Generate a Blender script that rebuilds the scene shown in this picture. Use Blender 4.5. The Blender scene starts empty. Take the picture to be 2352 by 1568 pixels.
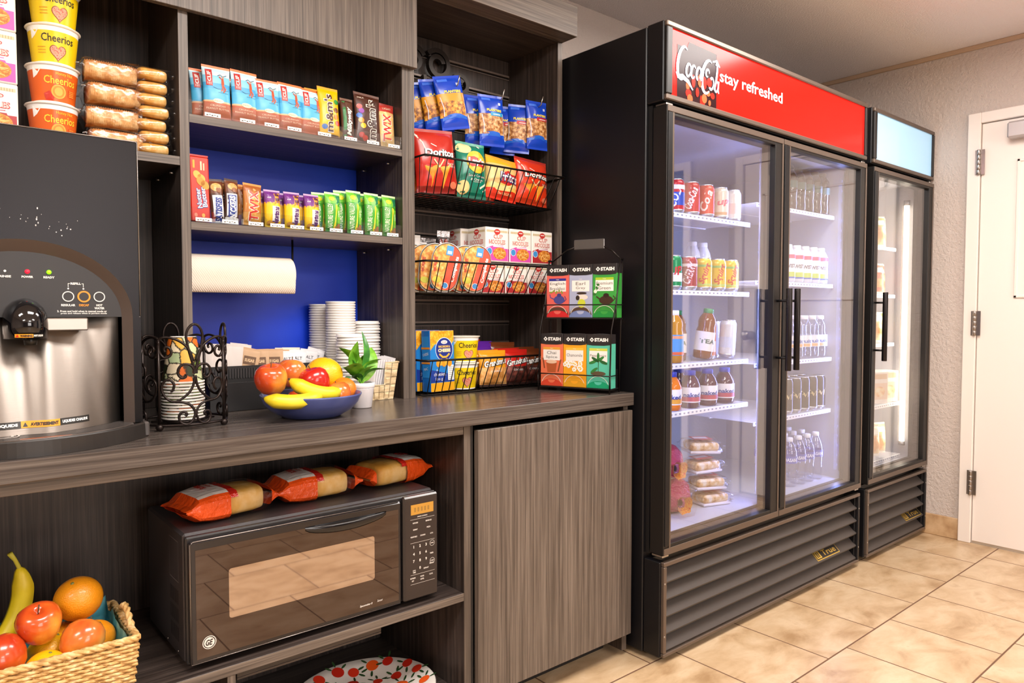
import bpy, math, random
from math import sin, cos, pi, radians as R, sqrt, atan2
from mathutils import Vector, Matrix
S = bpy.context.scene
COL = S.collection
random.seed(7)

# ------------------------------------------------------------------ camera
YAW, PITCH, ROLL, FPX = 0.8691398, 0.0409027, 0.000349, 1648.13
cd = bpy.data.cameras.new('camera')
cd.sensor_width = 36.0; cd.sensor_fit = 'HORIZONTAL'
cd.lens = FPX / 2352 * 36.0
cd.clip_start = 0.02
cam = bpy.data.objects.new('camera', cd); COL.objects.link(cam)
_F = Vector((cos(YAW)*cos(PITCH), sin(YAW)*cos(PITCH), -sin(PITCH)))
_r = Vector((sin(YAW), -cos(YAW), 0)); _u = _r.cross(_F)
_x = _r*cos(ROLL) + _u*sin(ROLL); _y = -_r*sin(ROLL) + _u*cos(ROLL)
m = Matrix((( _x.x, _y.x, -_F.x, 0), (_x.y, _y.y, -_F.y, 0), (_x.z, _y.z, -_F.z, 1.12), (0, 0, 0, 1)))
cam.matrix_world = m
S.camera = cam

# ------------------------------------------------------------------ colour management, world, lights
S.view_settings.view_transform = 'Standard'
S.view_settings.look = 'None'
S.view_settings.exposure = -0.16
S.view_settings.gamma = 1.0
S.view_settings.use_curve_mapping = False
try:
    S.cycles.max_bounces = 10; S.cycles.transparent_max_bounces = 24
    S.cycles.sample_clamp_indirect = 4.0
    S.cycles.caustics_reflective = False; S.cycles.caustics_refractive = False
except Exception:
    pass
w = bpy.data.worlds.new('world'); S.world = w; w.use_nodes = True
w.node_tree.nodes['Background'].inputs[0].default_value = (0.9, 0.8, 0.7, 1)
w.node_tree.nodes['Background'].inputs[1].default_value = 0.05

def area(name, loc, rot, sx, sy, power, color):
    l = bpy.data.lights.new(name, 'AREA'); l.shape = 'RECTANGLE'; l.size = sx; l.size_y = sy
    l.energy = power; l.color = color
    o = bpy.data.objects.new(name, l); COL.objects.link(o)
    o.location = loc; o.rotation_euler = rot
    return o
WARM = (1.0, 0.975, 0.945)
# the troffers in the ceiling (their housings are built with the room)
TROFFERS = [(2.50, 0.82, 1.20, 0.58, 30), (0.75, 0.42, 1.20, 0.58, 44), (-1.5, 0.42, 1.20, 0.58, 34), (2.5, -1.7, 1.20, 0.58, 34), (1.05, -3.1, 1.20, 0.58, 40), (-1.8, -2.0, 1.20, 0.58, 34)]
area('window_fill_lamp', (1.0, -4.50, 1.55), (R(90), 0, 0), 2.2, 1.25, 45, (1.0, 0.95, 0.90))  # fill light set at the added window, brightens fronts and ceiling
for tx, ty, sx, sy, pw in TROFFERS:
    area('troffer_lamp', (tx, ty, 2.328), (0, 0, 0), sx-0.06, sy-0.06, pw, WARM)
# lamps inside the coolers: LED strips (blue white) and a warm fluorescent tube
LED = (0.36, 0.42, 1.0)
area('cooler_led_lamp', (3.125, 1.475, 1.05), (R(90), 0, R(65)), 0.02, 1.25, 4.5, LED)
area('cooler_led_lamp', (2.50, 1.475, 1.05), (R(90), 0, R(-40)), 0.02, 1.25, 3.2, LED)
area('cooler_led_lamp', (2.47, 1.475, 1.05), (R(90), 0, R(40)), 0.02, 1.25, 4.5, LED)
area('cooler_led_lamp', (1.845, 1.475, 1.05), (R(90), 0, R(-55)), 0.02, 1.25, 4.5, LED)
area('cooler_tube_lamp', (3.825, 1.475, 1.06), (R(90), 0, R(50)), 0.03, 1.2, 5, (1.0, 0.86, 0.66))

# ------------------------------------------------------------------ materials
MATS = {}
def lin(h):
    h = h.lstrip('#')
    out = []
    for i in (0, 2, 4):
        c = int(h[i:i+2], 16)/255
        out.append(c/12.92 if c <= 0.04045 else ((c+0.055)/1.055)**2.4)
    return (*out, 1.0)
def mat(hexc, rough=0.5, metal=0.0, coat=0.0, bump=None, emit=None, spec=0.5, name=None):
    key = (hexc, rough, metal, coat, bump, emit, spec)
    if key in MATS: return MATS[key]
    mt = bpy.data.materials.new(name or 'paint_' + hexc.strip('#')); mt.use_nodes = True
    nt = mt.node_tree; b = nt.nodes['Principled BSDF']
    b.inputs['Base Color'].default_value = lin(hexc)
    b.inputs['Roughness'].default_value = rough
    b.inputs['Metallic'].default_value = metal
    b.inputs['Coat Weight'].default_value = coat
    b.inputs['Specular IOR Level'].default_value = spec
    if emit:
        b.inputs['Emission Color'].default_value = lin(emit[0]); b.inputs['Emission Strength'].default_value = emit[1]
    if bump:
        sc, st = bump
        tc = nt.nodes.new('ShaderNodeTexCoord'); nz = nt.nodes.new('ShaderNodeTexNoise')
        nz.inputs['Scale'].default_value = sc; nz.inputs['Detail'].default_value = 3
        bp = nt.nodes.new('ShaderNodeBump'); bp.inputs['Strength'].default_value = st; bp.inputs['Distance'].default_value = 0.01
        nt.links.new(tc.outputs['Object'], nz.inputs['Vector']); nt.links.new(nz.outputs['Fac'], bp.inputs['Height'])
        nt.links.new(bp.outputs['Normal'], b.inputs['Normal'])
    MATS[key] = mt
    return mt
def newmat(name):
    mt = bpy.data.materials.new(name); mt.use_nodes = True
    return mt, mt.node_tree, mt.node_tree.nodes['Principled BSDF']
def ramp(nt, stops):
    r = nt.nodes.new('ShaderNodeValToRGB'); e = r.color_ramp.elements
    while len(e) < len(stops): e.new(0.5)
    for i, (p, c) in enumerate(stops):
        e[i].position = p; e[i].color = lin(c) if isinstance(c, str) else c
    return r
def wood(axis, name, c0='#28211d', c1='#51443b', c2='#84746a', rough=0.42):
    """grey-brown laminate, grain running along axis"""
    mt, nt, b = newmat(name); L = nt.links.new
    tc = nt.nodes.new('ShaderNodeTexCoord')
    sc = {'x': (1.6, 90, 90), 'y': (90, 1.6, 90), 'z': (90, 90, 1.6)}[axis]
    mp = nt.nodes.new('ShaderNodeMapping'); mp.inputs['Scale'].default_value = sc
    n1 = nt.nodes.new('ShaderNodeTexNoise'); n1.inputs['Scale'].default_value = 1.0; n1.inputs['Detail'].default_value = 5; n1.inputs['Roughness'].default_value = 0.65
    mp2 = nt.nodes.new('ShaderNodeMapping'); mp2.inputs['Scale'].default_value = tuple(v*3.5 for v in sc)
    n2 = nt.nodes.new('ShaderNodeTexNoise'); n2.inputs['Scale'].default_value = 1.0; n2.inputs['Detail'].default_value = 2
    mx = nt.nodes.new('ShaderNodeMath'); mx.operation = 'MULTIPLY_ADD'; mx.inputs[1].default_value = 0.45
    sub = nt.nodes.new('ShaderNodeMath'); sub.operation = 'MULTIPLY_ADD'; sub.inputs[1].default_value = 0.75; 
    rp = ramp(nt, [(0.36, c0), (0.55, c1), (0.80, c2)])
    L(tc.outputs['Object'], mp.inputs['Vector']); L(tc.outputs['Object'], mp2.inputs['Vector'])
    L(mp.outputs[0], n1.inputs['Vector']); L(mp2.outputs[0], n2.inputs['Vector'])
    L(n1.outputs['Fac'], sub.inputs[0]); sub.inputs[2].default_value = -0.02
    L(n2.outputs['Fac'], mx.inputs[0]); L(sub.outputs[0], mx.inputs[2])
    L(mx.outputs[0], rp.inputs['Fac']); L(rp.outputs['Color'], b.inputs['Base Color'])
    b.inputs['Roughness'].default_value = rough
    bp = nt.nodes.new('ShaderNodeBump'); bp.inputs['Strength'].default_value = 0.12; bp.inputs['Distance'].default_value = 0.002
    L(mx.outputs[0], bp.inputs['Height']); L(bp.outputs['Normal'], b.inputs['Normal'])
    return mt
DK_ = ('#1f1a18', '#372e2a', '#5a4e48'); LT_ = ('#322b26', '#5a4f47', '#7e7268')
WZ = wood('z', 'dark_laminate_upright', *DK_); WX = wood('x', 'dark_laminate_level', *DK_, rough=0.34)
WF = wood('z', 'front_laminate_upright', *LT_); WEDGE = wood('x', 'front_laminate_level', *LT_); WEZ = wood('z', 'edge_band_upright', *LT_)
WTOP = wood('x', 'worktop_laminate', '#2a2421', '#4b423d', '#6c635c', rough=0.24)
def thin_glass(name, tint=(1, 1, 1, 1), base=0.06, gain=0.9, rough=0.0):
    """clear sheet: lets light straight through, mirrors a little of the room"""
    mt = bpy.data.materials.new(name); mt.use_nodes = True; nt = mt.node_tree; nt.nodes.clear(); L = nt.links.new
    out = nt.nodes.new('ShaderNodeOutputMaterial'); mx = nt.nodes.new('ShaderNodeMixShader')
    tr = nt.nodes.new('ShaderNodeBsdfTransparent'); tr.inputs[0].default_value = tint
    gl = nt.nodes.new('ShaderNodeBsdfGlossy'); gl.inputs['Roughness'].default_value = rough; gl.inputs[0].default_value = (1, 1, 1, 1)
    lw = nt.nodes.new('ShaderNodeLayerWeight'); lw.inputs['Blend'].default_value = 0.5
    fr = nt.nodes.new('ShaderNodeMath'); fr.operation = 'POWER'; fr.inputs[1].default_value = 4.0; L(lw.outputs['Facing'], fr.inputs[0])
    ma = nt.nodes.new('ShaderNodeMath'); ma.operation = 'MULTIPLY_ADD'; ma.inputs[1].default_value = gain; ma.inputs[2].default_value = base; ma.use_clamp = True
    L(fr.outputs[0], ma.inputs[0]); L(ma.outputs[0], mx.inputs[0]); L(tr.outputs[0], mx.inputs[1]); L(gl.outputs[0], mx.inputs[2]); L(mx.outputs[0], out.inputs[0])
    return mt
GLASS = thin_glass('door_glass', (0.97, 0.98, 1, 1), 0.10, 0.8)
ACRYL = thin_glass('clear_acrylic', (0.93, 0.95, 0.97, 1), 0.05, 0.8, 0.08)
def film(name, tint, base, bump_scale=45, bump=0.35, rough=0.18):
    mt = thin_glass(name, tint, base, 0.7, rough); nt = mt.node_tree
    tc = nt.nodes.new('ShaderNodeTexCoord'); nz = nt.nodes.new('ShaderNodeTexNoise'); nz.inputs['Scale'].default_value = bump_scale; nz.inputs['Detail'].default_value = 2
    bp = nt.nodes.new('ShaderNodeBump'); bp.inputs['Strength'].default_value = bump; bp.inputs['Distance'].default_value = 0.008
    nt.links.new(tc.outputs['Object'], nz.inputs['Vector']); nt.links.new(nz.outputs['Fac'], bp.inputs['Height'])
    for n in nt.nodes:
        if n.type == 'BSDF_GLOSSY': nt.links.new(bp.outputs['Normal'], n.inputs['Normal'])
    return mt
FILM = film('clear_film', (0.97, 0.96, 0.96, 1), 0.05)
PET = thin_glass('clear_bottle', (0.93, 0.95, 0.99, 1), 0.08, 0.8, 0.05)
def mottled(name, c0, c1, c2, scale, rough=0.5, detail=4, bump=0.0, stops=(0.35, 0.5, 0.65), stretch=(1, 1, 1), coat=0.0):
    mt, nt, b = newmat(name); L = nt.links.new
    tc = nt.nodes.new('ShaderNodeTexCoord'); mp = nt.nodes.new('ShaderNodeMapping'); mp.inputs['Scale'].default_value = stretch
    nz = nt.nodes.new('ShaderNodeTexNoise'); nz.inputs['Scale'].default_value = scale; nz.inputs['Detail'].default_value = detail
    rp = ramp(nt, list(zip(stops, (c0, c1, c2))))
    L(tc.outputs['Object'], mp.inputs['Vector']); L(mp.outputs[0], nz.inputs['Vector']); L(nz.outputs['Fac'], rp.inputs['Fac']); L(rp.outputs['Color'], b.inputs['Base Color'])
    b.inputs['Roughness'].default_value = rough; b.inputs['Coat Weight'].default_value = coat
    if bump:
        bp = nt.nodes.new('ShaderNodeBump'); bp.inputs['Strength'].default_value = bump; bp.inputs['Distance'].default_value = 0.01
        L(nz.outputs['Fac'], bp.inputs['Height']); L(bp.outputs['Normal'], b.inputs['Normal'])
    return mt

# ------------------------------------------------------------------ mesh builder
class MB:
    """collects shapes (each with its material) and links them as ONE mesh object"""
    def __init__(s): s.v = []; s.f = []; s.fm = []; s.sm = []; s.mats = []; s.M = Matrix.Identity(4)
    def mi(s, m):
        if m not in s.mats: s.mats.append(m)
        return s.mats.index(m)
    def add(s, vs, fs, m, smooth=False):
        o = len(s.v)
        s.v.extend([tuple(s.M @ Vector(v)) for v in vs])
        k = s.mi(m)
        for f in fs: s.f.append(tuple(i+o for i in f)); s.fm.append(k); s.sm.append(smooth)
        return s
    def box(s, a, b, m, r=0.0):
        x0, y0, z0 = (min(p, q) for p, q in zip(a, b)); x1, y1, z1 = (max(p, q) for p, q in zip(a, b))
        if r <= 0:
            vs = [(x0,y0,z0),(x1,y0,z0),(x1,y1,z0),(x0,y1,z0),(x0,y0,z1),(x1,y0,z1),(x1,y1,z1),(x0,y1,z1)]
            return s.add(vs, [(0,3,2,1),(4,5,6,7),(0,1,5,4),(1,2,6,5),(2,3,7,6),(3,0,4,7)], m)
        r = min(r, (x1-x0)/2.01, (y1-y0)/2.01, (z1-z0)/2.01)
        vs = []
        for ix, X in ((1, x0), (-1, x1)):
            for iy, Y in ((1, y0), (-1, y1)):
                for iz, Z in ((1, z0), (-1, z1)):
                    vs += [(X, Y+iy*r, Z+iz*r), (X+ix*r, Y, Z+iz*r), (X+ix*r, Y+iy*r, Z)]
        I = lambda ix, iy, iz, k: ((ix*2+iy)*2+iz)*3+k
        fs = [(I(0,0,0,0),I(0,0,1,0),I(0,1,1,0),I(0,1,0,0)), (I(1,0,0,0),I(1,1,0,0),I(1,1,1,0),I(1,0,1,0)),
              (I(0,0,0,1),I(1,0,0,1),I(1,0,1,1),I(0,0,1,1)), (I(0,1,0,1),I(0,1,1,1),I(1,1,1,1),I(1,1,0,1)),
              (I(0,0,0,2),I(0,1,0,2),I(1,1,0,2),I(1,0,0,2)), (I(0,0,1,2),I(1,0,1,2),I(1,1,1,2),I(0,1,1,2))]
        for z in (0, 1):
            for (ax, ay), (bx, by), k0, k1 in (((0,0),(0,0),0,1),((1,0),(1,0),1,0),((1,1),(1,1),0,1),((0,1),(0,1),1,0)):
                pass
        for ix in (0, 1):
            for iy in (0, 1):
                q = (I(ix,iy,0,0), I(ix,iy,0,1), I(ix,iy,1,1), I(ix,iy,1,0))
                fs.append(q if (ix ^ iy) == 0 else q[::-1])
            for iz in (0, 1):
                q = (I(ix,0,iz,0), I(ix,1,iz,0), I(ix,1,iz,2), I(ix,0,iz,2))
                fs.append(q if (ix ^ iz) == 0 else q[::-1])
        for iy in (0, 1):
            for iz in (0, 1):
                q = (I(0,iy,iz,1), I(0,iy,iz,2), I(1,iy,iz,2), I(1,iy,iz,1))
                fs.append(q if (iy ^ iz) == 0 else q[::-1])
        for ix in (0, 1):
            for iy in (0, 1):
                for iz in (0, 1):
                    q = (I(ix,iy,iz,0), I(ix,iy,iz,2), I(ix,iy,iz,1))
                    fs.append(q if (ix ^ iy ^ iz) == 0 else q[::-1])
        return s.add(vs, fs, m)
    def tube(s, pts, r, m, n=6, closed=False, caps=True):
        pts = [Vector(p) for p in pts]; N = len(pts)
        rs = r if isinstance(r, (list, tuple)) else [r]*N
        vs = []; up = None
        for i, p in enumerate(pts):
            a = pts[(i-1) % N] if (closed or i > 0) else p; b = pts[(i+1) % N] if (closed or i < N-1) else p
            t = (b-a); t = t.normalized() if t.length > 1e-9 else Vector((0,0,1))
            if up is None: up = Vector((0,0,1)) if abs(t.z) < 0.9 else Vector((1,0,0))
            x = up - t*up.dot(t)
            x = x.normalized() if x.length > 1e-6 else t.orthogonal().normalized()
            y = t.cross(x); up = x
            for k in range(n):
                th = 2*pi*k/n; vs.append(p + (x*cos(th)+y*sin(th))*rs[i])
        fs = []
        for i in range(N if closed else N-1):
            j = (i+1) % N
            for k in range(n): fs.append((i*n+k, i*n+(k+1) % n, j*n+(k+1) % n, j*n+k))
        if caps and not closed:
            fs.append(tuple(range(n))[::-1]); fs.append(tuple((N-1)*n+k for k in range(n)))
        return s.add(vs, fs, m, True)
    def lathe(s, prof, m, n=24, c=(0,0,0), smooth=True, closed_ends=True, sx=1.0, sy=1.0, axis='z'):
        vs = []
        for r_, z in prof:
            for k in range(n):
                th = 2*pi*k/n; x, y, zz = r_*cos(th)*sx, r_*sin(th)*sy, z
                p = {'z': (x, y, zz), 'y': (x, zz, -y) , 'x': (zz, x, y)}[axis]
                vs.append((p[0]+c[0], p[1]+c[1], p[2]+c[2]))
        fs = []
        for i in range(len(prof)-1):
            for k in range(n): fs.append((i*n+k, i*n+(k+1) % n, (i+1)*n+(k+1) % n, (i+1)*n+k))
        if closed_ends:
            if prof[0][0] > 1e-5: fs.append(tuple(range(n))[::-1])
            if prof[-1][0] > 1e-5: fs.append(tuple((len(prof)-1)*n+k for k in range(n)))
        return s.add(vs, fs, m, smooth)
    def grid(s, fn, us, vs_, m, smooth=True, mfn=None):
        """surface fn(u, v) -> point; us, vs_ lists of parameters; mfn(u, v) may choose the material of a cell"""
        P = [fn(u, v) for v in vs_ for u in us]; nu = len(us)
        o = len(s.v); s.v.extend([tuple(s.M @ Vector(p)) for p in P])
        for j in range(len(vs_)-1):
            for i in range(nu-1):
                mm = mfn((us[i]+us[i+1])/2, (vs_[j]+vs_[j+1])/2) if mfn else m
                s.f.append((o+j*nu+i, o+j*nu+i+1, o+(j+1)*nu+i+1, o+(j+1)*nu+i)); s.fm.append(s.mi(mm)); s.sm.append(smooth)
        return s
    def poly(s, pts, m, mp=None, lift=0.0004, sub=1):
        """flat shape in (u, v), laid on a surface through mp(u, v, lift)"""
        mp = mp or FLAT
        if sub > 1 and len(pts) > 4 or sub > 1:
            cx = sum(p[0] for p in pts)/len(pts); cy = sum(p[1] for p in pts)/len(pts)
            rings = [[(cx+(x-cx)*k/sub, cy+(y-cy)*k/sub) for x, y in pts] for k in range(1, sub+1)]
            vs = [mp(cx, cy, lift)]; n = len(pts)
            for r_ in rings: vs += [mp(x, y, lift) for x, y in r_]
            fs = [(0, 1+k, 1+(k+1) % n) for k in range(n)]
            for a in range(sub-1):
                for k in range(n): fs.append((1+a*n+k, 1+(a+1)*n+k, 1+(a+1)*n+(k+1) % n, 1+a*n+(k+1) % n))
            return s.add(vs, fs, m)
        return s.add([mp(x, y, lift) for x, y in pts], [tuple(range(len(pts)))], m)
    def rect(s, x0, y0, x1, y1, m, mp=None, lift=0.0004, nx=1, ny=1):
        mp = mp or FLAT
        us = [x0+(x1-x0)*i/nx for i in range(nx+1)]; vs = [y0+(y1-y0)*i/ny for i in range(ny+1)]
        return s.grid(lambda u, v: mp(u, v, lift), us, vs, m, False)
    def disc(s, cx, cy, rx, ry, m, mp=None, lift=0.0004, n=20, sub=2, rot=0.0, a0=0, a1=360):
        full = a1-a0 >= 360
        pts = []
        for k in range(n + (0 if full else 1)):
            t = R(a0+(a1-a0)*k/n); x = rx*cos(t); y = ry*sin(t)
            pts.append((cx+x*cos(rot)-y*sin(rot), cy+x*sin(rot)+y*cos(rot)))
        return s.poly(pts, m, mp, lift, sub)
    def ring(s, cx, cy, r0, r1, m, mp=None, lift=0.0005, n=24, a0=0, a1=360):
        mp = mp or FLAT; vs = []
        for k in range(n+1):
            t = R(a0+(a1-a0)*k/n); vs += [mp(cx+r0*cos(t), cy+r0*sin(t), lift), mp(cx+r1*cos(t), cy+r1*sin(t), lift)]
        return s.add(vs, [(2*k, 2*k+1, 2*k+3, 2*k+2) for k in range(n)], m)
    def stroke(s, pts, w_, m, mp=None, lift=0.0006):
        """flat brush stroke through (u, v) points; w_ number or list of widths"""
        mp = mp or FLAT; n = len(pts); ws = w_ if isinstance(w_, (list, tuple)) else [w_]*n; vs = []
        for i, (x, y) in enumerate(pts):
            a = pts[max(i-1, 0)]; b = pts[min(i+1, n-1)]; dx, dy = b[0]-a[0], b[1]-a[1]; l = max(sqrt(dx*dx+dy*dy), 1e-9)
            nx, ny = -dy/l*ws[i]/2, dx/l*ws[i]/2
            vs += [mp(x+nx, y+ny, lift), mp(x-nx, y-ny, lift)]
        return s.add(vs, [(2*k, 2*k+1, 2*k+3, 2*k+2) for k in range(n-1)], m)
    def text(s, txt, cx, cy, h, m, mp=None, lift=0.0007, w_=None, rot=0.0, shear=0.0, bold=0.0):
        """lettering centred on (cx, cy); h = height of the letters, w_ = width to fit"""
        mp = mp or FLAT
        vs, fs, tw, th = glyphs(txt, shear, bold)
        k = h/th; kx = (w_/tw) if w_ else k
        ca, sa = cos(rot), sin(rot)
        return s.add([mp(cx+(x*kx)*ca-(y*k)*sa, cy+(x*kx)*sa+(y*k)*ca, lift) for x, y in vs], fs, m)
    def build(s, name, parent=None, loc=None, rot=None, **kw):
        me = bpy.data.meshes.new(name); me.from_pydata(s.v, [], s.f)
        for m_ in s.mats: me.materials.append(m_)
        me.polygons.foreach_set('material_index', s.fm); me.polygons.foreach_set('use_smooth', s.sm)
        me.update()
        o = bpy.data.objects.new(name, me); COL.objects.link(o)
        if parent: o.parent = parent
        if loc is not None: o.location = loc
        if rot is not None: o.rotation_euler = rot
        for k, v in kw.items(): o[k] = v
        return o
FLAT = lambda u, v, l: (u, -l, v)          # a front face in the plane y = 0, facing -y
_GL = {}
def glyphs(txt, shear, bold):
    key = (txt, shear, bold)
    if key in _GL: return _GL[key]
    c = bpy.data.curves.new('lettering', 'FONT'); c.body = txt; c.size = 1.0; c.resolution_u = 2
    c.shear = shear; c.offset = bold; c.align_x = 'LEFT'; c.fill_mode = 'FRONT'
    o = bpy.data.objects.new('lettering', c); COL.objects.link(o)
    me = bpy.data.meshes.new_from_object(o.evaluated_get(bpy.context.evaluated_depsgraph_get()))
    vs = [(v.co.x, v.co.y) for v in me.vertices]; fs = [tuple(p.vertices) for p in me.polygons]
    bpy.data.objects.remove(o); bpy.data.curves.remove(c); bpy.data.meshes.remove(me)
    if not vs: vs = [(0, 0), (1, 1)]
    x0 = min(v[0] for v in vs); x1 = max(v[0] for v in vs); y0 = min(v[1] for v in vs); y1 = max(v[1] for v in vs)
    vs = [(x-(x0+x1)/2, y-(y0+y1)/2) for x, y in vs]
    _GL[key] = (vs, fs, max(x1-x0, 1e-6), max(y1-y0, 1e-6))
    return _GL[key]
def lsp(a, b, n): return [a+(b-a)*i/n for i in range(n+1)]

# ------------------------------------------------------------------ things
def tag(o, label=None, cat=None, group=None, kind=None):
    if label: o['label'] = label
    if cat: o['category'] = cat
    if group: o['group'] = group
    if kind: o['kind'] = kind
    return o
def thing(name, label, cat, loc=(0, 0, 0), rz=0.0, group=None):
    o = bpy.data.objects.new(name, None); COL.objects.link(o)
    o.empty_display_size = 0.05; o.location = loc; o.rotation_euler = (0, 0, rz)
    return tag(o, label, cat, group)
def dup(root, loc, rot=None, label=None, group=None, scale=None):
    r = root.copy(); COL.objects.link(r); r.location = loc
    if rot is not None: r.rotation_euler = rot
    if scale is not None: r.scale = scale
    if label: r['label'] = label
    if group: r['group'] = group
    for ch in list(root.children):
        c = ch.copy(); COL.objects.link(c); c.parent = r
        for g in list(ch.children):
            d = g.copy(); COL.objects.link(d); d.parent = c
    return r
# ------------------------------------------------------------------ room shell
XR, XL, YB, YF, ZC = 3.94, -3.6, 2.135, -4.6, 2.393
def stucco(name, c, scale, strength):
    mt, nt, b = newmat(name); L = nt.links.new
    b.inputs['Base Color'].default_value = lin(c); b.inputs['Roughness'].default_value = 0.85
    tc = nt.nodes.new('ShaderNodeTexCoord'); nz = nt.nodes.new('ShaderNodeTexNoise')
    nz.inputs['Scale'].default_value = scale; nz.inputs['Detail'].default_value = 3; nz.inputs['Roughness'].default_value = 0.55
    bp = nt.nodes.new('ShaderNodeBump'); bp.inputs['Strength'].default_value = strength; bp.inputs['Distance'].default_value = 0.012
    L(tc.outputs['Object'], nz.inputs['Vector']); L(nz.outputs['Fac'], bp.inputs['Height']); L(bp.outputs['Normal'], b.inputs['Normal'])
    return mt
WALLM = stucco('wall_plaster', '#c6b9b1', 75, 0.55)
CEILM = stucco('ceiling_plaster', '#f4eef0', 150, 0.5)
def tiles():
    mt, nt, b = newmat('floor_tiles'); L = nt.links.new
    def M(op, a, c=None, d=None):
        n = nt.nodes.new('ShaderNodeMath'); n.operation = op
        for i, x in enumerate((a, c, d)):
            if x is None: continue
            if isinstance(x, (int, float)): n.inputs[i].default_value = x
            else: L(x, n.inputs[i])
        return n.outputs[0]
    tc = nt.nodes.new('ShaderNodeTexCoord'); sp = nt.nodes.new('ShaderNodeSeparateXYZ'); L(tc.outputs['Object'], sp.inputs[0])
    rowf = M('DIVIDE', M('SUBTRACT', sp.outputs[1], 1.078), 0.353)
    row = M('FLOOR', rowf)
    colf = M('DIVIDE', M('ADD', M('SUBTRACT', sp.outputs[0], 1.912), M('MULTIPLY', row, 0.123)), 0.3415)
    col = M('FLOOR', colf)
    fx = M('FRACT', colf); fy = M('FRACT', rowf)
    ex = M('MULTIPLY', M('MINIMUM', fx, M('SUBTRACT', 1.0, fx)), 0.3415); ey = M('MULTIPLY', M('MINIMUM', fy, M('SUBTRACT', 1.0, fy)), 0.353)
    e = M('MINIMUM', ex, ey)
    mr = nt.nodes.new('ShaderNodeMapRange'); mr.inputs[1].default_value = 0.0016; mr.inputs[2].default_value = 0.0034; L(e, mr.inputs[0])
    cv = nt.nodes.new('ShaderNodeCombineXYZ'); L(M('MULTIPLY', col, 3.7), cv.inputs[0]); L(M('MULTIPLY', row, 5.3), cv.inputs[1])
    vm = nt.nodes.new('ShaderNodeVectorMath'); L(tc.outputs['Object'], vm.inputs[0]); L(cv.outputs[0], vm.inputs[1])
    mp = nt.nodes.new('ShaderNodeMapping'); mp.inputs['Scale'].default_value = (3.5, 6.0, 1); mp.inputs['Rotation'].default_value = (0, 0, 0.5); L(vm.outputs[0], mp.inputs[0])
    n1 = nt.nodes.new('ShaderNodeTexNoise'); n1.inputs['Scale'].default_value = 1.6; n1.inputs['Detail'].default_value = 7; n1.inputs['Roughness'].default_value = 0.6; n1.inputs['Distortion'].default_value = 0.4; L(mp.outputs[0], n1.inputs['Vector'])
    rp = ramp(nt, [(0.30, '#a5845f'), (0.47, '#c3a581'), (0.62, '#d2b897'), (0.78, '#b3936e')]); L(n1.outputs['Fac'], rp.inputs['Fac'])
    mx = nt.nodes.new('ShaderNodeMix'); mx.data_type = 'RGBA'; mx.inputs[6].default_value = lin('#6b4a35')
    L(mr.outputs[0], mx.inputs[0]); L(rp.outputs['Color'], mx.inputs[7]); L(mx.outputs[2], b.inputs['Base Color'])
    ro = nt.nodes.new('ShaderNodeMapRange'); ro.inputs[3].default_value = 0.9; ro.inputs[4].default_value = 0.34; L(mr.outputs[0], ro.inputs[0]); L(ro.outputs[0], b.inputs['Roughness'])
    bp = nt.nodes.new('ShaderNodeBump'); bp.inputs['Strength'].default_value = 0.5; bp.inputs['Distance'].default_value = 0.003
    ad = M('ADD', mr.outputs[0], M('MULTIPLY', n1.outputs['Fac'], 0.35)); L(ad, bp.inputs['Height']); L(bp.outputs['Normal'], b.inputs['Normal'])
    return mt
TILE = tiles()
def struct(mb, name, label=None, parent=None):
    o = mb.build(name, parent)
    if parent is None: tag(o, label, None, None, 'structure')
    return o
struct(MB().box((XL-.1, YF-.1, -0.1), (XR+.1, YB+.1, 0), TILE), 'floor', 'beige stone-look square floor tiles with brown grout')
struct(MB().box((XL-.1, YF-.1, ZC), (XR+.1, YB+.1, ZC+.1), CEILM), 'ceiling', 'textured beige plaster ceiling')
struct(MB().box((XL-.1, YB, 0), (XR+.1, YB+.1, ZC), WALLM), 'wall_back', 'beige textured wall behind the cabinets and coolers')
struct(MB().box((XR, YF, 0), (XR+.1, YB, ZC), WALLM), 'wall_right', 'beige textured wall beside the cream door')
ACC = stucco('accent_plaster', '#5e5148', 75, 0.5)
struct(MB().box((XL-.1, YF, 0), (XL, YB, ZC), WALLM), 'wall_left')
struct(MB().box((XL-.1, YF-.1, 0), (XR+.1, YF, ZC), ACC), 'wall_front')
TRIMM = mat('#b79c83', 0.6)
m_ = MB().box((XR-.012, YF, ZC-.022), (XR, YB, ZC), TRIMM, .003)
struct(m_, 'trim_1', 'thin painted strip along the top of the right wall')
BASET = mottled('base_tile', '#a9845e', '#bf9c75', '#cfae88', 14, 0.4)
struct(MB().box((XR-.011, 1.25, 0), (XR, YB, 0.105), BASET, .003), 'baseboard_right', 'beige tile skirting at the foot of the right wall')
struct(MB().box((XR-.011, YF, 0), (XR, -1.02, 0.105), BASET, .003), 'baseboard_front')
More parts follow.
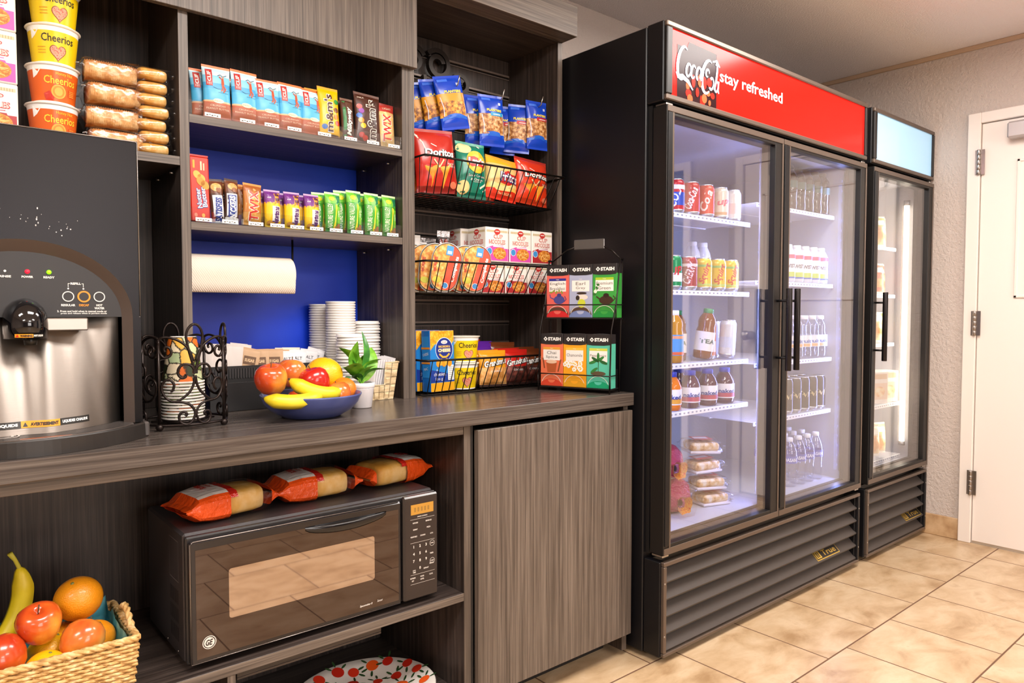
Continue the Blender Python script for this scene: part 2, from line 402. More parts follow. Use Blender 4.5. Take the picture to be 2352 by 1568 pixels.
# the cream door in the right wall
CREAM = mat('#ece2da', 0.35)
def wall_door(nm, y0, y1, ztop, leafm, framem, label, detail=True):
    """leaf between y0 (latch side) and y1 (hinge side)"""
    g = bpy.data.objects.new(nm, None); COL.objects.link(g); g.location = (XR, y1, 0); tag(g, label, None, None, 'structure')
    fw, d = 0.055, 0.022
    f = MB()
    f.box((-d, 0, 0), (0, fw, ztop+.05), framem, .003); f.box((-d, y0-y1-fw, 0), (0, y0-y1, ztop+.05), framem, .003)
    f.box((-d, y0-y1, ztop), (0, 0, ztop+.05), framem, .003)
    f.build('door_frame', g)
    l = MB().box((-.010, y0-y1+.003, 0.012), (-.001, -.003, ztop-.004), leafm, .002)
    leaf = l.build('door_leaf', g)
    MB().box((-.006, y0-y1, 0.0), (0, 0, .012), mat('#cfc9c2', 0.3, 0.8)).build('threshold', g)
    if detail:
        p = MB(); py1 = 1.045-y1; py0 = y0-y1+.13
        for a, b in (((py0, 1.186), (py1, 1.2)), ((py0, 1.811), (py1, 1.825)), ((py0, 1.186), (py0+.014, 1.825)), ((py1-.014, 1.186), (py1, 1.825))):
            p.box((-.018, a[0], a[1]), (-.009, b[0], b[1]), leafm, .003)
        p.box((-.012, py0+.01, 1.19), (-.009, py1-.01, 1.82), leafm)
        p.build('door_panel', leaf)
        HM = mat('#a39a94', 0.28, 1.0)
        for z in (1.773, 1.009, 0.239):
            h = MB()
            for k in range(5): h.lathe([(.0075, k*.0234), (.0085, k*.0234+.002), (.0085, k*.0234+.021), (.0075, k*.0234+.0232)], HM, 12, (-.028, .004, z))
            h.box((-.0235, -.02, z), (-.0225, .02, z+.117), HM)
            h.build('hinge', g)
        c = MB(); GM = mat('#b9b3b4', 0.4, 0.3)
        c.box((-.07, 0.55-y1, 1.915), (-.011, 1.075-y1, 1.99), GM, .008); c.build('door_closer', g)
        hm = MB().lathe([(.02, 0), (.026, .004), (.026, .02), (.012, .03), (.012, .05), (.028, .06), (.03, .08), (.02, .09), (0, .092)], mat('#b5aca2', .3, 1), 18, axis='x')
        k = hm.build('door_knob', leaf, (-.011, y0-y1+.07, .98)); k.rotation_euler = (0, 0, pi)
    return g
wall_door('door_1', 0.36, 1.193, 2.016, CREAM, CREAM, 'cream painted door with three steel hinges in the right wall')
DK = mat('#20252e', 0.4)
wall_door('door_2', -0.95, -0.08, 2.05, DK, CREAM, 'dark door further along the right wall', False)
# troffers: steel housing and glowing diffuser, flush under the ceiling
TW = mat('#e8e4de', 0.5); DIFF = mat('#ffffff', 0.5, emit=('#fff3e6', 7.0))
for i, (tx, ty, sx, sy, pw) in enumerate(TROFFERS):
    lab = ['white ceiling light panel nearest the coolers', 'white ceiling light panel nearest the worktop', 'white ceiling light panel left of the worktop', 'white ceiling light panel behind the viewer on the right', 'white ceiling light panel straight behind the viewer', 'white ceiling light panel behind the viewer on the left'][i]
    g = thing('ceiling_light', lab, 'light', (tx, ty, ZC))
    f = MB()
    for a, b in (((-sx/2, -sy/2), (sx/2, -sy/2+.02)), ((-sx/2, sy/2-.02), (sx/2, sy/2)), ((-sx/2, -sy/2), (-sx/2+.02, sy/2)), ((sx/2-.02, -sy/2), (sx/2, sy/2))):
        f.box((a[0], a[1], -.014), (b[0], b[1], 0), TW)
    f.build('frame', g)
    MB().box((-sx/2+.02, -sy/2+.02, -.060), (sx/2-.02, sy/2-.02, -.001), DIFF, .012).build('diffuser', g)

# added unseen window in the far wall, a glowing fill source behind the viewer
wd = bpy.data.objects.new('fill_window_1', None); COL.objects.link(wd); wd.location = (1.0, YF, 1.55); tag(wd, 'added fill window, unseen in the wall behind the viewer', None, None, 'structure')
m = MB()
for a, b in (((-1.16, .0, -.70), (1.16, .05, -.63)), ((-1.16, .0, .63), (1.16, .05, .70)), ((-1.16, .0, -.63), (-1.10, .05, .63)), ((1.10, .0, -.63), (1.16, .05, .63)), ((-.02, .0, -.63), (.02, .045, .63))): m.box(a, b, CREAM, .003)
m.build('fill_window_frame', wd)
MB().box((-1.10, .004, -.63), (1.10, .010, .63), mat('#ffffff', .5, emit=('#f4f6ff', 1.6))).build('fill_window_pane', wd)
# ------------------------------------------------------------------ cabinets
ZW, YU = 0.862, 1.832            # worktop level, front plane of the upper cabinets
BLUE = mottled('blue_paint', '#0b36cc', '#1040d8', '#1a4ce4', 3.0, 0.42, 3)
STEEL = mat('#b8b2ac', 0.3, 1.0)
def panel(name, a, b, m, par, r=0.0008):
    q = MB().box(a, b, m, r)
    if name in ('side_panel', 'divider_panel', 'shelf', 'top_panel', 'bottom_panel') and m in (WZ, WX):     # lighter edge band along the front edge
        q.box((a[0]+.0003, a[1]-.0008, a[2]+.0003), (b[0]-.0003, a[1]+.0004, b[2]-.0003), WEZ if m is WZ else WEDGE)
    return q.build(name, par)
def pins(x, xs, ys, z, par):
    for y in ys:
        MB().lathe([(.0028, 0), (.0028, .012)], STEEL, 8, axis='x').build('shelf_pin', par, (x, y, z), (0, 0, 0 if xs > 0 else pi))
# upper open shelving: two bays with one divider
uc = thing('upper_cabinet', 'grey-brown open shelf unit with a blue back, above the worktop', 'cabinet', (0, 0, 0))
panel('side_panel', (-.66, YU, ZW), (-.638, 2.125, 2.13), WZ, uc)
panel('divider_panel', (.511, YU, ZW), (.533, 2.112, 2.13), WZ, uc)
panel('side_panel', (1.126, YU, ZW), (1.1468, 2.125, 2.13), WZ, uc)
panel('back_panel', (-.638, 2.097, ZW), (.511, 2.125, 2.13), WZ, uc)
panel('back_panel', (.533, 2.112, 1.5795), (1.126, 2.125, 2.13), WZ, uc)
panel('back_panel', (.533, 2.112, ZW), (1.126, 2.125, 1.579), BLUE, uc)['label'] = 'blue painted back panel'
panel('top_panel', (-.638, YU, 2.108), (.511, 2.097, 2.13), WX, uc); panel('top_panel', (.533, YU, 2.108), (1.126, 2.112, 2.13), WX, uc)
panel('shelf', (-.638, YU+.001, 1.470), (.5108, 2.097, 1.491), WX, uc)
panel('shelf', (.5332, YU+.001, 1.576), (1.1258, 2.112, 1.596), WX, uc)
panel('shelf', (.5332, YU+.001, 1.319), (1.1258, 2.112, 1.339), WX, uc)
for z in (1.565, 1.308):
    pins(1.114, 1, (1.90, 2.05), z, uc)
pins(.499, 1, (1.88, 2.0), 1.458, uc)
# fascia board across both bays
tag(MB().box((-.66, YU-.0195, 1.8345), (1.1675, YU-.0012, 2.165), WF, .001).build('fascia_board'), 'long grey-brown fascia board across the top of the open shelves', 'board')
# display unit with slatwall
dc = thing('display_cabinet', 'grey-brown display unit with slatwall back, beside the black cooler', 'cabinet', (0, 0, 0))
panel('side_panel', (1.1472, YU, ZW), (1.168, 2.125, 2.056), WZ, dc)
panel('side_panel', (1.756, YU, ZW), (1.777, 2.125, 2.056), WZ, dc)
panel('top_panel', (1.1472, YU, 2.0565), (1.777, 2.125, 2.078), WX, dc)
bk = MB(); slz = [1.08+.0763*k for k in range(-2, 13)]
zs = [ZW]+slz+[2.056]
for a, b in zip(zs[:-1], zs[1:]): bk.box((1.168, 2.099, a+(.007 if a > ZW else 0)), (1.756, 2.110, b-(.007 if b < 2.05 else 0)), WZ, .001)
bk.box((1.168, 2.110, ZW), (1.756, 2.125, 2.056), WZ)
bk.build('slatwall', dc)
SLAT = mat('#80726a', 0.45, 0.3)
for z in slz:
    if z > 2.04: continue
    c = MB(); c.box((1.169, 2.0925, z+.001), (1.755, 2.0985, z+.0085), SLAT, .001); c.box((1.169, 2.104, z-.0065), (1.755, 2.1095, z+.001), mat('#2a2320', .6)); c.box((1.169, 2.0945, z-.0085), (1.755, 2.0985, z-.0062), SLAT)
    c.build('slat_channel', dc)
tag(MB().box((-.66, 1.757, 2.079), (1.777, 2.125, 2.165), WEDGE, .001).build('crown_board') if False else MB().box((1.169, 1.757, 2.0575), (1.777, YU-.0012, 2.16), WEDGE, .001).build('crown_board'), 'thick grey-brown crown board overhanging the display unit', 'board')
# worktop
tag(MB().box((-.9, 1.498, .822), (1.7785, 2.13, ZW), WTOP, .0015).build('worktop'), 'long grey-brown laminate worktop with a glossy top', 'worktop')
# base: open unit and door unit
bc = thing('base_cabinet', 'open grey-brown base unit holding the microwave', 'cabinet', (0, 0, 0))
panel('side_panel', (1.118, 1.52, .02), (1.1395, 1.99, .8215), WZ, bc)
panel('side_panel', (-.66, 1.52, .02), (-.638, 1.99, .8215), WZ, bc)
panel('back_panel', (-.638, 1.965, .02), (1.118, 1.99, .8215), WZ, bc)
panel('rail', (-.638, 1.521, .797), (1.1178, 1.541, .8213), WEDGE, bc)
panel('shelf', (-.638, 1.521, .351), (1.1178, 1.965, .372), WX, bc)
panel('bottom_panel', (-.638, 1.521, .078), (1.1178, 1.965, .098), WX, bc)
panel('divider_panel', (.500, 1.5225, .0985), (.517, 1.965, .3505), WZ, bc)
panel('toe_board', (-.638, 1.59, 0), (1.1178, 1.605, .0775), mat('#1d1917', .6), bc)
tr = thing('pull_out_tray', 'shallow brown board hung just below the microwave shelf', 'tray', (.52, 1.56, .31))
t = MB(); t.box((0.012, 0, .006), (.37, .32, .012), WX, .001); t.box((0.012, 0, .012), (.37, .008, .030), WX, .001); t.build('board', tr)
for xx in (0.004, .37):
    MB().box((xx-.003, .01, .006), (xx+.003, .31, .0408), STEEL).build('runner', tr)
dcb = thing('base_cabinet', 'grey-brown base unit with one large plain door, next to the black cooler', 'cabinet', (0, 0, 0))
panel('side_panel', (1.1398, 1.52, .02), (1.1485, 1.99, .8215), mat('#241f1c', .6), dcb)
panel('side_panel', (1.752, 1.52, .02), (1.773, 1.99, .8215), WZ, dcb)
panel('back_panel', (1.1485, 1.965, .02), (1.752, 1.99, .8215), WZ, dcb)
panel('toe_board', (1.1485, 1.60, 0), (1.752, 1.615, .0775), mat('#1d1917', .6), dcb)
panel('bottom_panel', (1.1485, 1.53, .078), (1.752, 1.965, .098), WX, dcb)
panel('door', (1.151, 1.500, .078), (1.7745, 1.5188, .8065), WF, dcb, .0012)
# ------------------------------------------------------------------ glass door coolers
BLK = mat('#100f12', 0.42, spec=.35); BLK2 = mat('#0d0c0e', 0.5); FRM = mat('#1a1716', 0.42, 0.2); FRL = mat('#6a5c52', 0.38, 0.5)
LINER = mat('#b9bcc8', 0.45); SHW = mat('#eef0f6', 0.4); LOUV = mat('#4b4542', 0.5, 0.2)
def cooler(name, label, X0, X1, ndoor, sign, hinges):
    YF0, YBK, ZT = 1.395, 2.10, 2.012
    W_ = X1-X0
    g = thing(name, label, 'cooler', (X0, YF0, 0))
    # body shell
    b = MB(); yb = .078
    for a, c in (((0, yb, .02), (.032, YBK-YF0, ZT)), ((W_-.032, yb, .02), (W_, YBK-YF0, ZT)), ((.032, yb, 1.765), (W_-.032, YBK-YF0, ZT)), ((.032, yb, .02), (W_-.032, YBK-YF0, .37)), ((.032, YBK-YF0-.035, .37), (W_-.032, YBK-YF0, 1.765))):
        b.box(a, c, BLK, .003)
    b.build('body', g)
    l = MB(); i0, i1 = .033, W_-.033
    l.box((i0, yb+.002, .371), (i0+.006, .66, 1.764), LINER); l.box((i1-.006, yb+.002, .371), (i1, .66, 1.764), LINER)
    l.box((i0+.006, .655, .371), (i1-.006, .66, 1.764), LINER); l.box((i0+.006, yb+.002, .371), (i1-.006, .655, .385), LINER); l.box((i0+.006, yb+.002, 1.752), (i1-.006, .655, 1.764), LINER)
    l.build('liner', g)
    # face frame behind the doors
    ff = MB()
    ff.box((.012, yb-.016, .345), (.04, yb-.001, 1.768), BLK2); ff.box((W_-.04, yb-.016, .345), (W_-.012, yb-.001, 1.768), BLK2)
    ff.box((.04, yb-.016, 1.735), (W_-.04, yb-.001, 1.768), BLK2); ff.box((.04, yb-.016, .345), (W_-.04, yb-.001, .385), BLK2)
    if ndoor == 2: ff.box((W_/2-.02, yb-.016, .385), (W_/2+.02, yb-.001, 1.735), BLK2)
    ff.build('face_frame', g)
    # sign box
    sb = MB(); z0, z1 = 1.772, 2.015
    sb.box((0, .012, z0), (W_, yb-.002, z1), BLK, .003)
    sb.box((.004, 0, z1-.018), (W_-.004, .014, z1-.001), FRL, .003); sb.box((.004, 0, z0+.003), (W_-.004, .014, z0+.020), FRL, .003)
    sb.box((.004, 0, z0+.0203), (.032, .014, z1-.0183), FRM, .003); sb.box((W_-.022, 0, z0+.0203), (W_-.004, .014, z1-.0183), FRM, .003)
    s_ = sb.build('sign_box', g)
    sign(s_, W_, z0, z1)
    # doors
    dw = (W_-.012)/ndoor
    for k in range(ndoor):
        x0 = .006+dw*k+(.0015 if k else 0); x1 = .006+dw*(k+1)-.0015
        zb, zt = .352, 1.758
        d = MB(); sw, sr = .036, .052
        hl = hinges[k] == 'L'
        wl, wr = (.034, .054) if hl else (.046, .052)
        d.box((x0, 0, zb), (x0+wl, .055, zt), FRM, .002); d.box((x1-wr, 0, zb), (x1, .055, zt), FRM, .002)
        d.box((x0+wl, 0, zt-.030), (x1-wr, .055, zt), FRM, .002); d.box((x0+wl, 0, zb), (x1-wr, .055, zb+.034), FRM, .002)
        # bright face strips of the extrusion
        d.box((x0+.001, -.003, zt-.020), (x1-.001, .0005, zt-.001), FRL, .001); d.box((x0+.001, -.003, zb+.001), (x1-.001, .0005, zb+.022), FRL, .001)
        d.box((x0+wl-.008, -.003, zb+.02), (x0+wl-.001, .0005, zt-.02), FRL, .001); d.box((x1-.010, -.003, zb+.02), (x1-.001, .0005, zt-.02), FRL, .001)
        d.box((x0+.001, -.006, zb+.03), (x0+wl-.012, .0005, zt-.022), BLK, .002)
        dm = d.build('door', g)
        gm = MB(); gm.box((x0+wl-.002, .012, zb+.032), (x1-wr+.002, .016, zt-.028), GLASS); gm.build('glass_pane', dm)
        hx = (x1-.030) if hl else (x0+.026)
        h = MB(); BAR = mat('#2c2727', 0.25, 0.7)
        h.lathe([(.0105, .906), (.011, .908), (.011, 1.205), (.0105, 1.207)], BAR, 16, (hx, -.048, 0))
        for z in (.952, 1.162): h.tube([(hx, -.048, z), (hx, .002, z)], .0045, mat('#191617', .4, .5), 8)
        h.build('handle', dm)
        hg = MB(); hx2 = x0+.02 if hl else x1-.02
        hg.box((hx2-.016, .006, zb-.010), (hx2+.016, .05, zb-.001), STEEL, .002); hg.box((hx2-.016, .006, zt+.001), (hx2+.016, .05, zt+.009), STEEL, .002)
        hg.build('hinge', g)
    # shelves
    return g
def shelf(g, x0, x1, z, y0=.12, y1=.63):
    s = MB()
    s.box((x0, y0, z-.017), (x1, y0+.004, z), SHW, .001)
    for k in range(int((x1-x0)/.024)): s.box((x0+.008+k*.024, y0-.0006, z-.010), (x0+.017+k*.024, y0, z-.005), mat('#8d93ad', .5))
    s.box((x0, y1-.005, z-.008), (x1, y1, z-.001), SHW)
    n = int((x1-x0)/.018)
    for k in range(n+1):
        x = x0+.003+(x1-x0-.006)*k/n; s.box((x-.0014, y0+.004, z-.004), (x+.0014, y1-.005, z), SHW)
    s.box((x0, y0+.2, z-.008), (x1, y0+.206, z-.004), SHW)
    return s.build('shelf', g)
def grille(g, W_, plate, ptxt):
    m = MB(); z0, z1 = .022, .328
    m.box((.004, .012, z0), (.03, .076, z1), BLK, .002); m.box((W_-.03, .012, z0), (W_-.004, .076, z1), BLK, .002)
    m.box((.03, .06, z0), (W_-.03, .076, z1), BLK2)
    m.box((.012, 0, z1-.014), (W_-.006, .02, z1), FRL, .002); m.box((.012, 0, z0), (W_-.006, .02, z0+.012), FRL, .002)
    m.box((.012, 0, z0+.0125), (.026, .02, z1-.0145), FRL, .002); m.box((W_-.022, 0, z0+.0125), (W_-.006, .03, z1-.0145), BLK, .002)
    gm = m.build('grille', g)
    n = 5; p = (z1-z0-.03)/n
    for k in range(n):
        zz = z0+.014+p*k
        l = MB(); prof = [(.008, zz), (.005, zz+.006), (.052, zz+p*.92), (.055, zz+p*.86), (.013, zz+.002)]
        vs = [(x, y, z) for x in (.026, W_-.024) for y, z in prof]
        l.add(vs, [(0, 1, 6, 5), (1, 2, 7, 6), (2, 3, 8, 7), (3, 4, 9, 8), (4, 0, 5, 9), (0, 4, 3, 2, 1), (5, 6, 7, 8, 9)], LOUV)
        lv = l.build('louver', gm)
        if k == 1:
            mp = lambda u, v, lf, zz=zz, p=p: (u, .005+(.047)*(v-(zz+.006))/(p*.92-.006)-lf*.8, v+lf*.6)
            q = MB(); G = mat('#d9b850', 0.3, 0.7); D = mat('#1c1713', .5); x0 = plate
            q.rect(x0, zz+.010, x0+.19, zz+.042, G, mp, .001); q.rect(x0+.004, zz+.0125, x0+.186, zz+.0395, D, mp, .0016)
            q.rect(x0+.008, zz+.015, x0+.045, zz+.037, G, mp, .0022); q.text(ptxt, x0+.115, zz+.026, .017, G, mp, .0022, .11, bold=.01)
            q.rect(x0+.016, zz+.018, x0+.022, zz+.034, D, mp, .0026); q.rect(x0+.028, zz+.018, x0+.034, zz+.034, D, mp, .0026)
            q.build('name_plate', gm)
    for x in (.016, W_-.014):
        for z in (.09, .26): MB().lathe([(.0032, 0), (.0032, .0015), (0, .0022)], STEEL, 8, axis='y').build('screw', g, (x, -.0005, z), (0, 0, 0))
    f = MB()
    for x in (.06, W_-.06):
        for y in (.1, .62): f.lathe([(.02, 0), (.02, .0215)], BLK2, 10, (x, y, 0))
    f.build('feet', g)
RED = mat('#d8180f', 0.16, spec=.16, emit=('#ff140a', 0.75)); WHT = mat('#ffffff', 0.4, emit=('#ffffff', 0.55)); 
def sign_red(par, W_, z0, z1):
    mp = lambda u, v, l: (u, .008-l, v)
    s = MB(); s.rect(.03, z0+.018, W_-.02, z1-.016, RED, mp, 0, 8, 2); s.build('sign_panel', par)
    a = MB(); DB = mat('#2a1216', 0.2, spec=.16, emit=('#3a1418', .3)); RB = mat('#a5261c', .2, spec=.16, emit=('#c22a1c', .4)); OR = mat('#e0603a', .2, spec=.16, emit=('#e86038', .4))
    x0, x1 = .062, .275
    a.rect(x0, z0+.018, x1, z1-.060, DB, mp, .0006)
    a.poly([(x0+.05, z1-.06), (x1, z1-.06), (x1, z1-.045), (x0+.06, z1-.04)], DB, mp, .0006)
    rnd = random.Random(3)
    for k in range(16):
        xx = x0+.012+rnd.random()*(x1-x0-.03); zz = z0+.025+rnd.random()*.075
        a.disc(xx, zz, .006+.010*rnd.random(), .006+.016*rnd.random(), RB if k % 3 else OR, mp, .0009+.0001*k, 10, 1)
    # script lettering drawn as brush strokes
    LW = mat('#e9eefc', .3, emit=('#dfe6ff', .75))
    def arc(cx, cz, rx, rz, a0, a1, n=14): return [(cx+rx*cos(R(a0+(a1-a0)*k/n)), cz+rz*sin(R(a0+(a1-a0)*k/n))) for k in range(n+1)]
    W2 = lambda n, a_, b_: [1.45*(a_+(b_-a_)*sin(pi*i/(n-1))) for i in range(n)]
    bx, bz = .058, z0+.118
    def st(pts, lo=.0035, hi=.0085): a.stroke(pts, W2(len(pts), lo, hi), LW, mp, .0021)
    sl = lambda pts: [(x+(z-bz)*.18, z) for x, z in pts]
    st(sl(arc(bx+.03, bz+.012, .026, .052, 60, 300, 20)), .003, .009)                        # C
    for i, cx in enumerate((.062, .088, .116)):                                               # o c a
        st(sl(arc(bx+cx, bz-.004, .0115, .020, 40 if i == 1 else 0, 320 if i == 1 else 360)), .003, .007)
    st(sl([(bx+.128, bz+.016), (bx+.128, bz-.016), (bx+.134, bz-.024)]))
    st(sl(arc(bx+.165, bz-.004, .030, .054, 65, 305, 20)), .003, .010)                        # C
    st(sl(arc(bx+.162, bz+.008, .009, .012, 0, 300, 10)), .003, .006)
    st(sl(arc(bx+.190, bz-.022, .011, .019, 0, 360)), .003, .007)                             # o
    st(sl(arc(bx+.206, bz+.008, .007, .045, -100, 130, 16)), .003, .007)                      # l
    st(sl(arc(bx+.219, bz-.026, .0095, .017, 0, 360)), .003, .006); st(sl([(bx+.229, bz-.006), (bx+.229, bz-.036), (bx+.236, bz-.046)]), .003, .006)
    st([(bx-.002, bz-.022), (bx+.006, bz-.034), (bx+.03, bz-.030), (bx+.06, bz-.040), (bx+.085, bz-.062)], .003, .011)
    st([(bx+.19, bz+.05), (bx+.215, bz+.058), (bx+.232, bz+.040)], .003, .005)
    a.build('picture_print', par)
    q = MB(); q.text('stay refreshed', .492, z0+.128, .052, WHT, mp, .001, .40, bold=.012); q.build('slogan', par)
def sign_blue(par, W_, z0, z1):
    mp = lambda u, v, l: (u, .008-l, v)
    s = MB(); s.rect(.03, z0+.018, W_-.02, z1-.016, mat('#9fc8e4', .3, coat=.3, emit=('#a9d6f2', 0.6)), mp, 0, 4, 2); s.build('sign_panel', par)
CX0, CX1 = 1.797, 3.186
big = cooler('drinks_cooler', 'tall black two-door glass cooler with a red illuminated sign', CX0, CX1, 2, sign_red, 'LR')
grille(big, CX1-CX0, 1.03, 'True')
for z in (1.460, 1.196, .941, .775): shelf(big, .042, (CX1-CX0)/2-.022, z)
for z in (1.543, 1.243, .921, .692): shelf(big, (CX1-CX0)/2+.022, CX1-CX0-.042, z)
LEDM = mat('#ffffff', .4, emit=('#8d9bff', 6.0)); ALU = mat('#b9bcc4', .35, .8)
for x in (.044, (CX1-CX0)/2-.014, (CX1-CX0)/2+.014, CX1-CX0-.044):
    l = MB(); l.box((x-.004, .079, .42), (x+.004, .086, 1.73), ALU)
    for k in range(30): l.box((x-.0022, .0862, .44+k*.043), (x+.0022, .0872, .449+k*.043), LEDM)
    l.build('light_strip', big)
SX0, SX1 = 3.246, 3.932
small = cooler('single_door_cooler', 'narrow black one-door glass cooler with a pale blue sign, in the corner', SX0, SX1, 1, sign_blue, 'R')
grille(small, SX1-SX0, .46, 'True')
for z, y0 in ((1.443, .135), (1.208, .135), (.966, .135), (.672, .093), (.405, .093)): shelf(small, .042, SX1-SX0-.095, z, y0)
tb = MB(); TUBE = mat('#ffffff', .4, emit=('#ffe6bd', 5.0))
tb.lathe([(.012, .46), (.013, .462), (.013, 1.66), (.012, 1.662)], TUBE, 14, (.615, .098, 0)); tb.build('light_tube', small)
tc_ = MB(); tc_.lathe([(.015, .445), (.015, .465)], ALU, 14, (.615, .098, 0)); tc_.lathe([(.015, 1.655), (.015, 1.68)], ALU, 14, (.615, .098, 0)); tc_.build('lamp_socket', small)
# bracket post between fridge shelves
for gx, g in (((CX1-CX0)/2, big),):
    MB().box((gx-.014, .63, .39), (gx+.014, .652, 1.75), ALU).build('shelf_post', g)
MB().box((.30, .64, .40), (.33, .653, 1.74), ALU).build('shelf_post', small)
# ------------------------------------------------------------------ packaging
def C(h, r=0.35, **k): return mat(h, r, **k)
WHITE = C('#f4f2ee', .45); BLACK = C('#16120f', .4)
class Pouch:
    """pillow pack: front bulges to -y; origin at the middle of its bottom edge"""
    def __init__(s, w, h, d, seal=.008, seed=0, wr=.0012, waist=.05, pw=.55, flatb=.4):
        s.w, s.h, s.d, s.seal, s.wr, s.waist, s.pw, s.fb = w, h, d, seal, wr, waist, pw, flatb
        r = random.Random(seed); s.ph = [r.random()*6.28 for _ in range(8)]; s.mb = MB()
    def t(s, u, v):
        a = (v-s.seal)/(s.h-2*s.seal); a = min(max(a, 0), 1)
        g = sin(pi*a)**s.fb if 0 < a < 1 else 0
        e = max(0, 1-abs(2*u/s.w)**2.4)**s.pw
        wv = s.wr*(sin(u/s.w*26+s.ph[0])*(1-g)*.9+.35*sin(u/s.w*9+v/s.h*11+s.ph[1])+.3*sin(v/s.h*19-u/s.w*7+s.ph[2]))
        return s.d/2*g*e + wv*min(1, g*3+.25)*e + .0006
    def wf(s, v): return 1-s.waist*sin(pi*min(max(v/s.h, 0), 1))
    def mp(s, u, v, l): return (u*s.wf(v), -s.t(u, v)-l, v)
    def mpb(s, u, v, l): return (u*s.wf(v), s.t(u, v)+l, v)
    def body(s, bands, back=None, nu=14, nv=22):
        """bands: list of (v_start as a fraction, material)"""
        us = [s.w/2*sin(pi/2*k) for k in lsp(-1, 1, nu)]
        vs = sorted(set([round(x, 5) for x in lsp(0, s.h, nv)]+[round(b[0]*s.h, 5) for b in bands]+[s.seal, s.h-s.seal]))
        def mf(u, v):
            mm = bands[0][1]
            for f, b in bands:
                if v >= f*s.h: mm = b
            return mm
        s.mb.grid(lambda u, v: s.mp(u, v, 0), us, vs, None, True, mf)
        s.mb.grid(lambda u, v: s.mpb(u, v, 0), us[::-1], vs, None, True, (lambda u, v: back) if back else mf)
        return s
    def rect(s, a, b, c, d, m, l=.0006, n=4): s.mb.rect(a*s.w, b*s.h, c*s.w, d*s.h, m, s.mp, l, n, n); return s
    def disc(s, x, y, rx, ry, m, l=.0008, **k): s.mb.disc(x*s.w, y*s.h, rx*s.w, ry*s.h, m, s.mp, l, **k); return s
    def poly(s, pts, m, l=.0007, sub=2): s.mb.poly([(x*s.w, y*s.h) for x, y in pts], m, s.mp, l, sub); return s
    def text(s, t, x, y, hh, m, ww=None, l=.0011, **k): s.mb.text(t, x*s.w, y*s.h, hh*s.h, m, s.mp, l, (ww*s.h if ww else None), **k); return s
    def stroke(s, pts, w_, m, l=.001): s.mb.stroke([(x*s.w, y*s.h) for x, y in pts], w_, m, s.mp, l); return s
PRO = {}; HULL = {}
LOOSE = ('apple', 'orange', 'banana')
def low(o, M=None):
    """lowest point of a thing once turned and scaled as given"""
    pts = []
    def rec(q, T):
        if q.type == 'MESH': pts.extend([T @ v.co for v in q.data.vertices])
        for c in q.children: rec(c, T @ c.matrix_basis)
    rec(o, Matrix.Identity(4))
    return pts
def place(kind, label, cat, group, loc, rot=(0, 0, 0), name=None, scale=None):
    """first one is the prototype itself, later ones are copies of it; z of loc is the level it rests on"""
    key = kind.__name__
    if key not in PRO:
        PRO[key] = kind(); HULL[key] = low(PRO[key]); o = PRO[key]; tag(o, label, cat, group)
    else:
        o = dup(PRO[key], loc, rot, label, group, scale or (1, 1, 1)); o['category'] = cat
        if not group and 'group' in o: del o['group']
    sc = scale or (1, 1, 1); dz = 0
    if not key.startswith(LOOSE):
        T = Matrix.LocRotScale(None, __import__('mathutils').Euler(rot), Vector(sc))
        dz = .0004-min((T @ p).z for p in HULL[key])
    o.location = (loc[0], loc[1], loc[2]+dz); o.rotation_euler = rot; o.scale = sc
    return o
u90 = pi/2
def energy_bar():
    p = Pouch(.074, .138, .022, .008, 1)
    OR, LB, MB_, BR = C('#ee6a1d'), C('#bfe0ee'), C('#3f9fd2'), C('#b65732')
    p.body([(0, BR), (.30, C('#e6b489')), (.33, C('#4fb0dc')), (.55, MB_), (.66, C('#7cc4e4')), (.80, LB), (.945, C('#f6f3ee')), (.955, OR)])
    p.rect(-.40, .60, -.17, .91, C('#b52a25'), .0009, 3)
    p.text('CLIF', -.285, .775, .075*.9, WHITE, .20, rot=u90, bold=.03)
    for k in range(3): p.rect(-.35, .622+k*.0, -.335+k*.0, .665, WHITE, .0013, 1) if k == 0 else p.rect(-.35+.055*k, .622, -.335+.055*k, .665, WHITE, .0013, 1)
    FG = C('#d2502c'); p.stroke([(.02, .80), (.12, .83), (.22, .80), (.36, .84)], .0016, C('#33475c'))
    p.poly([(.16, .76), (.24, .77), (.26, .66), (.21, .60), (.15, .64)], FG); p.stroke([(.22, .62), (.30, .56), (.22, .50)], .004, FG); p.stroke([(.18, .63), (.20, .55), (.13, .52)], .004, FG); p.stroke([(.17, .75), (.08, .79)], .003, FG); p.disc(.22, .79, .035, .018, C('#e3a37e'))
    p.stroke([(-.15, .58), (.0, .55), (.15, .56), (.3, .53), (.42, .55)], .0012, C('#2b6c94'))
    p.text('ENERGY BAR', .22, .49, .014, C('#274a63'), .20); 
    p.disc(.02, .325, .20, .042, C('#f3e3bf'), .0011); p.ring if False else None
    p.text('ENERGY', .02, .325, .028, C('#6b4a2c'), .16)
    p.text('CRUNCHY', .0, .235, .032, C('#f1d9b8'), .30); p.text('PEANUT BUTTER', .0, .18, .032, C('#f1d9b8'), .44)
    return p.mb.build('energy_bar')
G1 = 'blue energy bars on the upper shelf'
X1 = [(.609, 'leftmost front blue energy bar with orange top on the upper shelf'), (.677, 'second front blue energy bar from the left on the upper shelf'), (.737, 'third front blue energy bar from the left, lower than its neighbours, on the upper shelf'), (.800, 'fourth front blue energy bar from the left on the upper shelf'), (.862, 'blue energy bar right beside the yellow candy pouch')]
for i, (x, lb) in enumerate(X1):
    place(energy_bar, lb, 'energy bar', G1, (x, 1.856+(.004, .002, .0, .003, .006)[i], 1.599), (-.10, (0, .015, -.015, .01, .02)[i], (-.05, .03, -.02, .02, .05)[i]), scale=(.92, 1, (.98, .99, .91, .94, .92)[i]))
